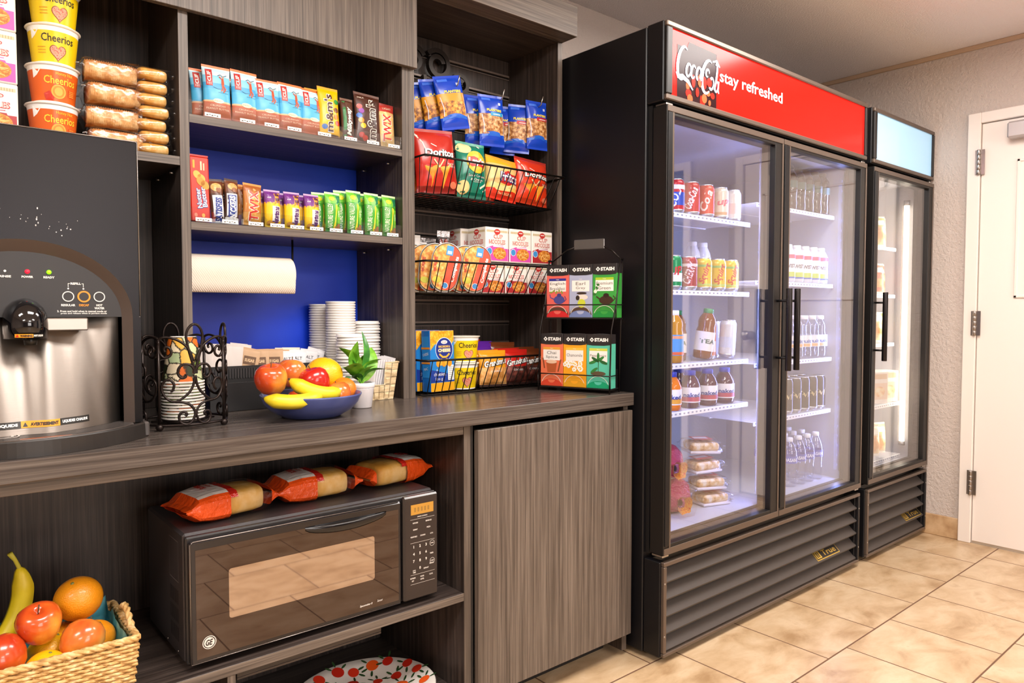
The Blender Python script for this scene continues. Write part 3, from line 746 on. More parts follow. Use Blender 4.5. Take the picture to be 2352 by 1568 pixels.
place(energy_bar, 'blue energy bar half hidden behind the leftmost one on the upper shelf', 'energy bar', G1, (.590, 1.885, 1.599), (-.10, -.03, .0), scale=(.92, 1, .92))
place(energy_bar, 'blue energy bar peeking out behind the third and fourth ones', 'energy bar', G1, (.742, 1.886, 1.599), (-.10, .01, 0), scale=(.92, 1, .96))
for i, x in enumerate((.64, .80)):
    place(energy_bar, ['blue energy bar in the back row behind the first two', 'blue energy bar in the back row behind the fourth one'][i], 'energy bar', G1, (x, 1.912, 1.599), (-.10, 0, 0), scale=(.92, 1, .93))
def candy_letters(p, txt, x, y, hh, ww, fill, line):
    p.text(txt, x, y, hh, line, ww, l=.0010, rot=u90, bold=.06); p.text(txt, x, y, hh*.86, fill, ww*.96, l=.0016, rot=u90, bold=.02)
def peanut_candy_pouch():
    p = Pouch(.062, .142, .024, .007, 2); Y = C('#f2b705', .3); p.body([(0, C('#8a5a2a')), (.06, Y), (.955, C('#d99a06'))])
    for x, y, c in ((.2, .82, '#e0b000'), (.34, .72, '#2f8f3a'), (.36, .3, '#d9412b'), (.28, .42, '#d97b1e'), (.3, .55, '#7a4a2a'), (-.3, .2, '#2f6db5')): p.disc(x, y, .13, .05, C(c, .25), .0009)
    candy_letters(p, "m&m's", -.08, .48, .19, .76, C('#4a2416'), C('#f6efe2')); p.rect(-.2, .02, .4, .07, C('#5b2f18'))
    return p.mb.build('candy_pouch')
place(peanut_candy_pouch, 'yellow candy pouch standing on the upper shelf', 'candy', 'candy packs on the upper shelf', (.910, 1.856, 1.599), (-.11, 0, .03))
place(peanut_candy_pouch, 'yellow candy pouch half hidden behind the front yellow one', 'candy', 'candy packs on the upper shelf', (.893, 1.893, 1.599), (-.11, -.02, 0))
def milky_bar():
    p = Pouch(.040, .122, .022, .007, 3); p.body([(0, C('#4b2a1a')), (.955, C('#6b4630'))]); p.rect(-.40, .1, -.18, .92, C('#2c7a3d')); p.rect(-.16, .08, .34, .9, C('#55301c'))
    p.text('Milkyway', .06, .46, .15, C('#e9f2e2'), .66, rot=u90, shear=.25, bold=.03); p.rect(-.1, .04, .3, .12, C('#c23327'))
    return p.mb.build('candy_bar')
place(milky_bar, 'dark brown candy bar with green stripe between the yellow and the brown pouch', 'candy', 'candy packs on the upper shelf', (.966, 1.858, 1.599), (-.10, 0, .04))
place(milky_bar, 'dark brown candy bar behind the green striped one', 'candy', 'candy packs on the upper shelf', (.975, 1.888, 1.599), (-.10, .02, 0))
def brown_candy_pouch():
    p = Pouch(.084, .148, .026, .007, 4); B = C('#46251a', .28); p.body([(0, B), (.955, C('#5a3426'))])
    for x, y, c in ((-.36, .70, '#c23a2a'), (-.30, .62, '#8a3fa0'), (-.38, .52, '#3f6fc0'), (-.32, .43, '#d98a1e'), (-.25, .33, '#e0b000'), (-.3, .15, '#b5322a'), (-.16, .10, '#c23a2a')): p.disc(x, y, .10, .052, C(c, .25), .0009)
    candy_letters(p, "m&m's", .08, .48, .23, .80, C('#3a1d14'), C('#f6efe2'))
    p.text('MILK', -.28, .88, .03, C('#e8d9c8'), .14)
    return p.mb.build('candy_pouch')
place(brown_candy_pouch, 'large dark brown candy pouch standing on the upper shelf', 'candy', 'candy packs on the upper shelf', (1.029, 1.857, 1.599), (-.11, .02, .03))
place(brown_candy_pouch, 'dark brown candy pouch peeking out behind the large one', 'candy', 'candy packs on the upper shelf', (1.050, 1.897, 1.599), (-.11, .03, 0), scale=(1, 1, .9))
def light_wafer_bar():
    p = Pouch(.054, .132, .022, .007, 5); p.body([(0, C('#e2b674')), (.80, C('#b5352b')), (.955, C('#8f2a24'))]); p.text('LIGHT', .0, .875, .05, C('#efe2c8'), .22)
    p.poly([(-.45, .08), (.45, .08), (.45, .72), (-.1, .80), (-.45, .76)], C('#ecc98b')); candy_letters(p, 'TWIX', -.05, .43, .24, .64, C('#c8261f'), C('#f8f0e0'))
    return p.mb.build('candy_bar')
place(light_wafer_bar, 'cream and red wafer bar at the right end of the upper shelf', 'candy', 'candy packs on the upper shelf', (1.093, 1.862, 1.599), (-.12, .03, .03))
# ---- lower shelf
def peanut_cookie_pack():
    m = MB(); w, d, h = .047, .042, .162; RD = C('#d9331f', .3); m.box((-w/2, -d/2, 0), (w/2, d/2, h), RD, .003)
    mp = lambda u, v, l: (u, -d/2-l, v)
    CK = C('#dd9434', .5)
    for dx, dy in ((-.006, .106), (.004, .098)):
        m.disc(dx, dy+.010, .0085, .011, C('#f0b24e', .5), mp, .0008, rot=.6); m.disc(dx+.008, dy-.006, .009, .012, CK, mp, .0010, rot=.6)
    for txt, y in (('Nutter', -.004), ('Butter', .008)):
        m.text(txt, y, .058+(y+.004)*.3, .0135, C('#25398f'), mp, .0008, .052, rot=u90+.12, bold=.08); m.text(txt, y, .058+(y+.004)*.3, .0118, WHITE, mp, .0013, .049, rot=u90+.12, bold=.02)
    m.rect(-.016, .132, -.011, .152, C('#f0a41e'), mp, .0008); m.rect(.002, .128, .006, .15, C('#f0d9a8'), mp, .0008); m.rect(.009, .128, .012, .146, C('#f0d9a8'), mp, .0008)
    m.disc(-.012, .016, .004, .005, C('#e8896a'), mp, .0008); m.disc(.006, .016, .004, .005, C('#f0b24e'), mp, .0008)
    m.box((-w/2+.001, -d/2+.001, h), (w/2-.001, -d/2+.012, h+.004), C('#b3261a'))
    return m.build('cookie_pack')
G2 = 'snack bars on the lower shelf'
place(peanut_cookie_pack, 'tall red cookie pack at the left end of the lower shelf', 'cookies', None, (.566, 1.885, 1.341), (-.06, 0, .03))
def nut_candy_bar():
    p = Pouch(.036, .116, .024, .006, 6); p.body([(0, C('#f2eee6')), (.14, C('#4d2d20')), (.70, C('#6a3b24')), (.955, C('#3a2018'))])
    p.rect(-.44, .03, .30, .66, C('#f4f2f4'), .0008); p.rect(-.36, .05, .22, .63, C('#2b3f8f'), .0012); p.text('SNICKERS', -.06, .34, .14, WHITE, .54, rot=u90+.04, shear=.1, l=.0018, bold=.05)
    p.disc(.0, .82, .36, .08, C('#d79a54'), .0010); p.disc(.1, .75, .2, .05, C('#8a5530'), .0012)
    return p.mb.build('candy_bar')
def nut_candy_bar_satisfies():
    p = Pouch(.036, .112, .024, .006, 7); p.body([(0, C('#f2eee6')), (.10, C('#4d2d20')), (.66, C('#6a3b24')), (.955, C('#3a2018'))])
    p.rect(-.36, .02, .34, .62, C('#f4f2f4'), .0008); p.text('SATISFIES', .0, .30, .15, C('#2b3f8f'), .54, rot=u90-.06, shear=.15, l=.0014, bold=.05); p.disc(-.02, .80, .38, .10, C('#dba35c'), .0010); p.disc(.12, .74, .2, .06, C('#8a5530'), .0012)
    return p.mb.build('candy_bar')
place(nut_candy_bar_satisfies, 'nut candy bar with a white band, next to the tall red cookie pack', 'candy', G2, (.610, 1.866, 1.341), (-.08, -.06, .0))
place(nut_candy_bar, 'nut candy bar with blue lettered band, third pack from the left of the lower shelf', 'candy', G2, (.640, 1.860, 1.341), (-.08, .03, .15))
place(nut_candy_bar, 'nut candy bar standing behind the blue lettered one', 'candy', G2, (.630, 1.888, 1.341), (-.08, .0, .05))
def wafer_bar():
    p = Pouch(.050, .110, .024, .006, 8); p.body([(0, C('#c78e42')), (.30, C('#b5702c')), (.80, C('#a05a26')), (.955, C('#c98a3e'))]); p.poly([(-.4, .1), (.2, .06), (.45, .5), (.4, .8), (0, .88), (-.42, .5)], C('#d9a052'))
    candy_letters(p, 'TWIX', .0, .46, .26, .74, C('#c8261f'), C('#f8ead0'))
    return p.mb.build('candy_bar')
place(wafer_bar, 'orange-brown wafer bar with red lettering on the lower shelf', 'candy', G2, (.692, 1.862, 1.341), (-.08, .05, .10))
place(wafer_bar, 'orange-brown wafer bar behind the front one on the lower shelf', 'candy', G2, (.686, 1.892, 1.341), (-.08, .02, .1))
def fig_bar():
    p = Pouch(.045, .100, .028, .006, 9); p.body([(0, C('#f0c21a')), (.62, C('#e8a832')), (.66, C('#6b2f7d')), (.955, C('#b79ac0'))])
    p.poly([(-.45, .62), (-.1, .64), (-.2, .92), (-.45, .94)], C('#7c3a90')); p.poly([(.0, .60), (.42, .66), (.42, .92), (.05, .9)], C('#e0962e')); p.rect(.1, .70, .38, .78, C('#5a2a30'), .0010); p.rect(.1, .83, .36, .89, C('#5a2a30'), .0010)
    p.text('fig', -.26, .78, .05, WHITE, .10, rot=.3); p.rect(-.12, .06, .40, .56, C('#f4efe4'), .0007); p.text('Newtons', .12, .31, .18, C('#57276b'), .48, rot=u90-.08, bold=.05); p.disc(-.24, .12, .18, .06, C('#c78a3a'))
    return p.mb.build('fig_bar')
for i, x in enumerate((.747, .801, .857)):
    n = ['leftmost', 'middle', 'rightmost'][i]
    place(fig_bar, f'{n} of the three front yellow and purple fig bars on the lower shelf', 'fig bar', 'fig bars on the lower shelf', (x, 1.862, 1.341), (-.06, .0, (.06, .05, .08)[i]))
    place(fig_bar, f'fig bar standing behind the {n} front fig bar', 'fig bar', 'fig bars on the lower shelf', (x-.012, 1.893, 1.341), (-.06, .0, .04))
def oat_bar():
    p = Pouch(.047, .124, .026, .007, 10); GR = C('#3f9a2e', .3); p.body([(0, C('#2f7d2a')), (.10, GR), (.72, C('#6fbf3a')), (.955, C('#d3e8b8'))])
    p.poly([(.02, .955), (.48, .93), (.48, .70), (.2, .72)], C('#1d7a52')); p.disc(-.12, .83, .2, .055, C('#e9d92e')); p.poly([(-.04, .1), (.12, .1), (.22, .66), (.10, .70)], C('#ecd92a'), .0009); p.rect(.20, .22, .44, .64, C('#7cc63e'), .0008)
    p.text('NATURE VALLEY', -.26, .40, .11, C('#e3efc9'), .60, rot=u90, bold=.02); p.text('OATS', .32, .46, .05, WHITE, .16, rot=u90)
    for x, y in ((.1, .10), (.25, .13), (.36, .09), (.2, .05), (.3, .17), (.05, .05)): p.disc(x, y, .12, .045, C('#a06a3c', .7), .0012, n=9)
    return p.mb.build('oat_bar')
for i, (x, sc) in enumerate(((.918, .90), (.985, 1.0), (1.041, .99), (1.098, .98))):
    n = ['leftmost', 'second', 'third', 'rightmost'][i]
    place(oat_bar, f'{n} of the four front green oat bars on the lower shelf', 'oat bar', 'green oat bars on the lower shelf', (x, 1.862, 1.341), (-.07, (.02, .01, .02, .03)[i], .05), scale=(1, 1, sc))
    place(oat_bar, f'green oat bar behind the {n} front one', 'oat bar', 'green oat bars on the lower shelf', (x-.020+(.004 if i > 1 else 0), 1.892, 1.341), (-.07, -.02, .02), scale=(1, 1, sc*1.01))
# ---- clear trays with price labels along both shelves
for z, lb, divs in ((1.596, 'clear acrylic shelf tray under the blue energy bars', (.535, .643, .706, .768, .828, .938, .985, 1.078, 1.122)), (1.339, 'clear acrylic shelf tray under the green oat bars', (.535, .592, .662, .722, .775, .83, .885, .945, 1.012, 1.066, 1.122))):
    t = thing('shelf_tray', lb, 'shelf tray', (0, YU, z))
    MB().box((.534, .003, .0003), (1.125, .24, .0022), ACRYL).build('tray_base', t)
    MB().box((.534, .003, .0024), (1.125, .0048, .036), ACRYL, .0005).build('front_lip', t)
    for x in divs:
        dv = MB(); vs = [(x, .0052, .0025), (x, .23, .0025), (x, .23, .03), (x, .02, .03), (x, .0052, .02)]
        dv.add([(a-.0007, b, c) for a, b, c in vs]+[(a+.0007, b, c) for a, b, c in vs], [(0, 1, 2, 3, 4), (9, 8, 7, 6, 5)]+[(k, (k+1) % 5, 5+(k+1) % 5, 5+k) for k in range(5)], ACRYL); dv.build('divider', t)
    LBM = C('#f1ede8', .5)
    for k, x in enumerate(divs[:-1]):
        x1 = divs[k+1]; c = (x+x1)/2; l = MB(); l.box((c-.019, .0018, .002), (c+.019, .0028, .011), LBM)
        for q in range(5): l.box((c-.015+q*.006, .0014, .004+(q % 2)*.002), (c-.011+q*.006, .0017, .0065+(q % 2)*.001), C('#55504c', .6))
        l.build('price_label', t)
# ------------------------------------------------------------------ left bay: noodle cartons, cereal cups, wrapped cakes
NOOD = mottled('noodle_picture', '#b5651e', '#e08a2e', '#f2b45a', 140, 0.5, 2)
def noodle_box(accent, wd=.098, dp=.098, h=.108):
    def f():
        m = MB(); W_ = C('#f3ede6', .45); m.box((-wd/2, -dp/2, 0), (wd/2, dp/2, h), W_, .002)
        mp = lambda u, v, l: (u, -dp/2-l, v); ms = lambda u, v, l: (-wd/2-l, -u, v)
        A = C(accent, .4); RD = C('#c23530', .4)
        for q, mpp in ((1, mp), (0, ms)):
            m.rect(-wd*.46, .092, wd*.46, .099, C('#d8c9a8', .5), mpp, .0003)
            for k in range(18): m.rect(-wd*.45+k*wd*.05, .0925, -wd*.45+k*wd*.05+.0012, .0985, C('#b39a6a', .5), mpp, .0005)
            m.disc(0, .094, .013, .009, RD, mpp, .0007, 14, 1); m.rect(-.008, .094, .008, .0965, W_, mpp, .0010)
            m.text('CUP', .004, .079, .013, RD, mpp, .0006, .040, bold=.04); m.text('NOODLES', .0, .062, .014, RD, mpp, .0006, .070, bold=.04)
            m.text('CUP', .004, .079, .0095, C('#f4d9cf', .5), mpp, .0009, .036); m.text('NOODLES', .0, .062, .0105, C('#f4d9cf', .5), mpp, .0009, .066)
            m.rect(-.046, .003, .046, .042, A, mpp, .0004); m.poly([(-.046, .042), (.03, .042), (.026, .052), (-.02, .05)], A, mpp, .0004)
            m.rect(-.018, .046, .028, .050, C('#f7e4ec', .5), mpp, .0009)
            m.disc(.010, .026, .029, .019, NOOD, mpp, .0009, 18, 1); 
            for k in range(7): m.stroke([(.01+.024*cos(1.1*k), .026+.014*sin(1.1*k)), (.01+.008*cos(1.1*k+2), .026+.006*sin(1.1*k+2)), (.012+.022*cos(1.1*k+3.3), .024+.013*sin(1.1*k+3.3))], .0022, C('#c8741f' if k % 2 else '#f6c373', .5), mpp, .0013)
            m.disc(-.034, .032, .012, .0115, C('#f4f4f8', .5), mpp, .0014, 16, 1); m.disc(-.034, .032, .0105, .010, C('#3f8fd0', .5), mpp, .0017, 16, 1)
        return m.build('noodle_carton')
    f.__name__ = 'noodle_box_'+accent
    return f
NB_PINK = noodle_box('#d84fae'); NB_RED = noodle_box('#b02a30')
for i, z in enumerate((1.4915, 1.6007, 1.7099)):
    nm = ['bottom', 'middle', 'top'][i]
    place(NB_RED if i == 0 else NB_PINK, f'{nm} noodle carton of the stack at the far left of the high shelf', 'noodle carton', 'noodle cartons on the high left shelf', (.146, 1.905, z), (0, 0, .0))
def cup_mp(r0, r1, h, c=0.0):
    def mp(u, v, l):
        r = r0+(r1-r0)*v/h+l; a = -pi/2+u/r1+c
        return (r*cos(a), r*sin(a), v)
    return mp
HONEY = C('#e0621c', .3)
def cereal_cup(honey):
    def f():
        r0, r1, h = .0405, .049, .080; m = MB(); Y = HONEY if honey else C('#f0cd12', .3)
        t = bpy.data.objects.new('cereal_cup', None); COL.objects.link(t)
        m.lathe([(r0-.002, 0), (r0, .002), (r0+(r1-r0)*.03, .005)], WHITE, 36); m.lathe([(r0+(r1-r0)*.03, .005), (r0+(r1-r0)*.88, .070)], Y, 36, closed_ends=False); m.lathe([(r0+(r1-r0)*.88, .070), (r1, h)], WHITE, 36, closed_ends=False)
        mp = cup_mp(r0, r1, h)
        TC = C('#f6d63a', .4) if honey else C('#1d1a14', .4)
        if honey: m.text('Honey Nut', .012, .0635, .0085, TC, mp, .0006, .036)
        m.text('Cheerios', .004, .050 if honey else .0555, .0165, TC, mp, .0006, .068, bold=.01)
        m.poly([(-.055, .075), (-.034, .0735), (-.045, .058), (-.055, .052)], WHITE, mp, .0005)
        if honey:
            m.disc(.0, .026, .016, .015, C('#f2b24a', .5), mp, .0006, 20, 2); m.ring(.0, .026, .009, .0125, C('#dd8f2c', .5), mp, .0009); m.rect(.022, .018, .040, .034, C('#d9531a', .5), mp, .0006, 4, 1)
            for k in range(4): m.rect(.024, .020+k*.0036, .038, .0212+k*.0036, C('#f2b23a', .5), mp, .0009, 4, 1)
            m.poly([(-.028, .006), (-.012, .006), (-.008, .018), (-.02, .026), (-.032, .02)], C('#c6301c', .4), mp, .0006, 2)
        else:
            hp = []
            for k in range(30):
                a = 2*pi*k/30; hp.append((.004+.0011*16*sin(a)**3, .026+.0012*(13*cos(a)-5*cos(2*a)-2*cos(3*a)-cos(4*a))))
            m.poly(hp, C('#8a3a22', .5), mp, .0006, 3); m.poly([(.004+(x-.004)*.9, .026+(y-.026)*.9) for x, y in hp], mottled('heart_cereal', '#d98a6a', '#e8a98c', '#e05a4a', 260, .5, 2), mp, .0010, 3)
            for k in range(3): m.rect(-.04, .022+k*.006, -.022, .024+k*.006, C('#d9a312', .5), mp, .0006, 4, 1)
        m.build('cup', t)
        l = MB(); l.lathe([(r1-.002, h-.001), (r1+.0015, h), (r1+.0045, h+.0022), (r1+.0035, h+.0038), (r1-.004, h+.0042), (0, h+.0042)], C('#f1ece2', .35) if honey else C('#f4ead8', .35), 36)
        l.build('lid', t)
        return t
    f.__name__ = 'cereal_cup_'+('honey' if honey else 'plain'); return f
CUPH, CUPY = cereal_cup(True), cereal_cup(False)
for i in range(4):
    k = CUPH if i < 2 else CUPY
    lb = ['lowest orange cereal cup, partly hidden by the coffee machine', 'second orange cereal cup from the bottom of its stack', 'yellow cereal cup with a heart, standing on the orange cups', 'topmost yellow cereal cup, cut off by the top of the photo'][i]
    place(k, lb, 'cereal cup', 'cereal cups on the high left shelf', (.264+.002*i, 1.905-.001*i, 1.4915+i*.0845), (0, 0, (.12, .1, -.02, .05)[i]))
# wrapped cakes
CRUST = mottled('cake_crust', '#b06a2e', '#d18a44', '#e6b06c', 26, .6, 4, .2); CRUMB = mottled('cake_side', '#cf8c48', '#e4ac68', '#f2cb92', 60, .65, 4, .3)
def film_wrap(par, w, h, d, ends=.018, seed=1):
    p = Pouch(w+2*ends, d, h, .0, seed)     # only for its wrinkle phases
    rnd = random.Random(seed); m = MB(); n = 20; secs = []
    prof = [(-w/2-ends, .34, .98), (-w/2-ends*.45, .42, .9), (-w/2-.002, .98, 1.03), (-w/4, 1.06, 1.06), (0, 1.07, 1.07), (w/4, 1.06, 1.06), (w/2+.002, .98, 1.03), (w/2+ends*.45, .42, .9), (w/2+ends, .34, .98)]
    vs = []
    for x, sz, sy in prof:
        for k in range(n):
            a = 2*pi*k/n; e = lambda q: math.copysign(abs(q)**.55, q)
            jit = 1+(.05 if abs(x) < w/2 else .45)*(rnd.random()-.5)
            vs.append((x+.004*(rnd.random()-.5), e(cos(a))*d/2*sy*jit, max(h/2+e(sin(a))*h/2*sz*jit, 0.0004)))
    fs = [(i*n+k, i*n+(k+1) % n, (i+1)*n+(k+1) % n, (i+1)*n+k) for i in range(len(prof)-1) for k in range(n)]
    m.add(vs, fs, FILM, True); return m.build('wrapper', par)
def sliced_cake():
    t = bpy.data.objects.new('wrapped_cake', None); COL.objects.link(t)
    w, d, h = .104, .070, .046; m = MB(); ns = 22; n = 18; vs = []
    for i in range(ns*2+1):
        x = -w/2+w*i/(ns*2); s = .90 if i % 2 else 1.0; s *= (1-.10*abs(2*x/w)**6)
        for k in range(n):
            a = 2*pi*k/n; e = lambda q, p: math.copysign(abs(q)**p, q)
            vs.append((x, e(cos(a), .5)*d/2*s, .002+h/2+e(sin(a), .62)*h/2*(s if sin(a) > 0 else 1)))
    fs = []
    o = m
    for i in range(ns*2):
        for k in range(n): fs.append((i*n+k, i*n+(k+1) % n, (i+1)*n+(k+1) % n, (i+1)*n+k))
    top = [f for f in fs if .15*n < (f[0] % n) < .40*n]; side = [f for f in fs if f not in top]
    m.add(vs, top, CRUST, True); m.add(vs, side+[tuple(range(n))[::-1], tuple(ns*2*n+k for k in range(n))], CRUMB, True)
    m.build('cake', t); film_wrap(t, w+.004, h+.005, d+.004, .016, 5)
    return t
def golden_cake():
    t = bpy.data.objects.new('wrapped_cake', None); COL.objects.link(t)
    m = MB(); n = 16; vs = []; w, d, h = .078, .046, .0265; xs = [-.5, -.49, -.46, -.40, -.25, 0, .25, .40, .46, .49, .5]; rs = [.2, .5, .75, .92, 1, 1.02, 1, .92, .75, .5, .2]
    for x, s in zip(xs, rs):
        for k in range(n):
            a = 2*pi*k/n; e = lambda q: math.copysign(abs(q)**.7, q); vs.append((x*w, e(cos(a))*d/2*s, .001+h/2+e(sin(a))*h/2*s))
    m.add(vs, [(i*n+k, i*n+(k+1) % n, (i+1)*n+(k+1) % n, (i+1)*n+k) for i in range(len(xs)-1) for k in range(n)]+[tuple(range(n))[::-1], tuple((len(xs)-1)*n+k for k in range(n))], mottled('golden_sponge', '#c9842e', '#e0a548', '#eec27a', 34, .6, 4, .15), True)
    m.build('cake', t); film_wrap(t, w+.002, h+.0015, d+.003, .013, 9)
    return t
for i, (z, x, y, rz) in enumerate(((1.4915, .385, 1.895, .04), (1.5435, .380, 1.90, -.06), (1.5955, .382, 1.895, .07), (1.6475, .378, 1.90, -.05))):
    place(sliced_cake, ['lowest', 'second lowest', 'second highest', 'topmost'][i]+' of the four large wrapped cakes stacked beside the cereal cups', 'wrapped cake', 'large wrapped cakes', (x, y, z), (0, (.0, .02, -.02, .03)[i]*0, rz))
nms = ['lowest', 'second lowest', 'third lowest', 'middle', 'third highest', 'second highest', 'topmost']
for i in range(7):
    place(golden_cake, f'{nms[i]} of the seven small golden wrapped cakes stacked against the upright', 'wrapped cake', 'small golden wrapped cakes', (.462+(.0, .002, -.003, .002, -.002, .001, -.001)[i], 1.875+.003*(i % 3), 1.4915+i*.0292), (0, 0, (.03, -.04, .05, -.02, .04, -.05, .03)[i]), scale=(.84, 1, 1))
# ------------------------------------------------------------------ display unit: scroll ornament, pegs, baskets and snacks
WIRE = mat('#17130f', 0.35, 0.6)
IRON = mat('#2c2521', 0.42, 0.5)
def spiral(cx, cz, r0, r1, a0, turns, n=36): return [(cx+(r0+(r1-r0)*k/n)*cos(a0+turns*2*pi*k/n), cz+(r0+(r1-r0)*k/n)*sin(a0+turns*2*pi*k/n)) for k in range(n+1)]
def ribbon(m, pts, y0, y1, th, mt_):
    n = len(pts); vs = []
    for i, (x, z) in enumerate(pts):
        a, b = pts[max(i-1, 0)], pts[min(i+1, n-1)]; dx, dz = b[0]-a[0], b[1]-a[1]; l = max(sqrt(dx*dx+dz*dz), 1e-9); nx, nz = -dz/l*th/2, dx/l*th/2
        vs += [(x+nx, y0, z+nz), (x-nx, y0, z-nz), (x-nx, y1, z-nz), (x+nx, y1, z+nz)]
    fs = []
    for i in range(n-1):
        for k in range(4): fs.append((4*i+k, 4*i+(k+1) % 4, 4*i+4+(k+1) % 4, 4*i+4+k))
    fs += [(3, 2, 1, 0), (4*n-4, 4*n-3, 4*n-2, 4*n-1)]
    m.add(vs, fs, mt_, False)
sc = thing('scroll_ornament', 'dark iron scrollwork hung on the slatwall behind the nut bags', 'ornament', (1.36, 2.09, 1.80))
for k, (pts, th) in enumerate(((spiral(.055, .165, .022, .050, 0.3, 1.35), .016), (spiral(-.045, .165, .018, .046, 2.6, -1.35), .016), (spiral(.150, .115, .014, .036, .8, 1.3), .014), (spiral(.255, -.085, .014, .040, 2.2, 1.3), .014), ([(.15, .08), (.07, .06), (-.02, .03), (-.09, -.05), (-.12, -.12)], .012), ([(-.12, .05), (-.06, -.06), (.03, -.16), (.10, -.2)], .014), ([(.29, -.065), (.24, .0), (.15, .02), (.08, -.02)], .012), ([(.0, .12), (.01, .04), (.0, -.06), (-.04, -.16)], .012))):
    m = MB(); ribbon(m, pts, -.026, -.008, th, IRON); m.build('scroll', sc)
# peg hooks
PEGS = [(1.345, 1.852, 1.858), (1.525, 1.850, 1.850), (1.698, 1.850, 1.860)]
for i, (x, y, z) in enumerate(PEGS):
    t = thing('peg_hook', ['wire peg hook holding the leftmost nut bags', 'wire peg hook holding the middle nut bags', 'wire peg hook holding the rightmost nut bags'][i], 'hook', (x, 2.09, z-.028), 0, 'peg hooks on the slatwall')
    m = MB(); m.tube([(0, .0, 0), (0, -.05, .001), (0, y-2.09+.012, 0), (0, y-2.09+.004, .004), (0, y-2.09-.006, .030)], .0021, STEEL, 8); m.build('prong', t)
    MB().box((-.014, -.002, -.012), (.014, .0015, .014), STEEL, .002).build('back_plate', t)
NUT = mottled('nut_picture', '#8a4f24', '#c98e52', '#ecc896', 95, .4, 2, 0, (.38, .52, .66))
NUTH = mottled('honey_nut_picture', '#7c4316', '#cf8428', '#f0b84e', 95, .4, 2, 0, (.38, .52, .66))
def nut_bag(kind):
    def f():
        p = Pouch(.096, .172, .034, .008, {'honey': 21, 'salt': 22, 'mix': 23}[kind], .0016, .02); B = C('#1846c8', .2); LB = C('#2668d8', .22)
        pic = NUTH if kind == 'honey' else NUT
        p.body([(0, B), (.22, pic), (.62 if kind != 'honey' else .52, C('#e29a1e') if kind == 'honey' else B), (.66, B)], B)
        pts = [(-.46, .16), (.46, .16), (.44, .22), (.2, .27), (0, .285), (-.2, .27), (-.44, .22)]; p.poly(pts, LB, .0010)
        p.text('PLANTERS', .06, .69, .05, C('#f6e04a'), .34, bold=.05, l=.0012)
        if kind == 'mix': p.rect(-.1, .58, .46, .65, C('#c9252c'), .0010); p.rect(.0, .60, .34, .615, WHITE, .0014)
        if kind == 'salt': p.rect(-.1, .58, .44, .65, C('#2ba0d8'), .0010); p.rect(.0, .605, .30, .62, WHITE, .0014)
        p.rect(.24, .80, .34, .85, C('#c9d6f4'), .0010); p.rect(-.40, .88, -.05, .93, C('#3f74e8'), .0010); p.stroke([(-.42, .60), (-.36, .40), (-.38, .24)], .0022, C('#dfe6fa', .15), .0014); p.stroke([(.42, .64), (.45, .40), (.42, .22)], .0018, C('#dfe6fa', .15), .0014)
        return p.mb.build('nut_bag')
    f.__name__ = 'nut_bag_'+kind; return f
NBH, NBS, NBM = nut_bag('honey'), nut_bag('salt'), nut_bag('mix')
for fn, x, y, z, rot, lb in ((NBH, 1.350, 1.872, 1.688, (-.02, -.20, -.20), 'front blue honey nut bag on the left peg'), (NBH, 1.315, 1.908, 1.682, (-.02, -.16, -.26), 'second blue honey nut bag on the left peg, behind the front one'), (NBH, 1.284, 1.944, 1.676, (-.02, -.13, -.30), 'rearmost blue honey nut bag on the left peg'),
    (NBS, 1.496, 1.872, 1.664, (-.02, -.04, -.12), 'front blue nut bag on the middle peg'), (NBS, 1.470, 1.914, 1.668, (-.02, -.02, -.20), 'rear blue nut bag on the middle peg'),
    (NBM, 1.700, 1.876, 1.684, (-.02, -.02, -.10), 'rightmost blue nut bag with a red flash, at the front of the right peg'), (NBM, 1.640, 1.918, 1.668, (-.02, .10, -.70), 'middle blue nut bag of the right peg, turned edge on'), (NBM, 1.608, 1.958, 1.664, (-.02, .12, -.75), 'leftmost blue nut bag of the right peg')):
    place(fn, lb, 'nut bag', 'nut bags on the slatwall pegs', (x, y, z), rot, scale=(.92 if fn is NBM else 1, .9, .97))
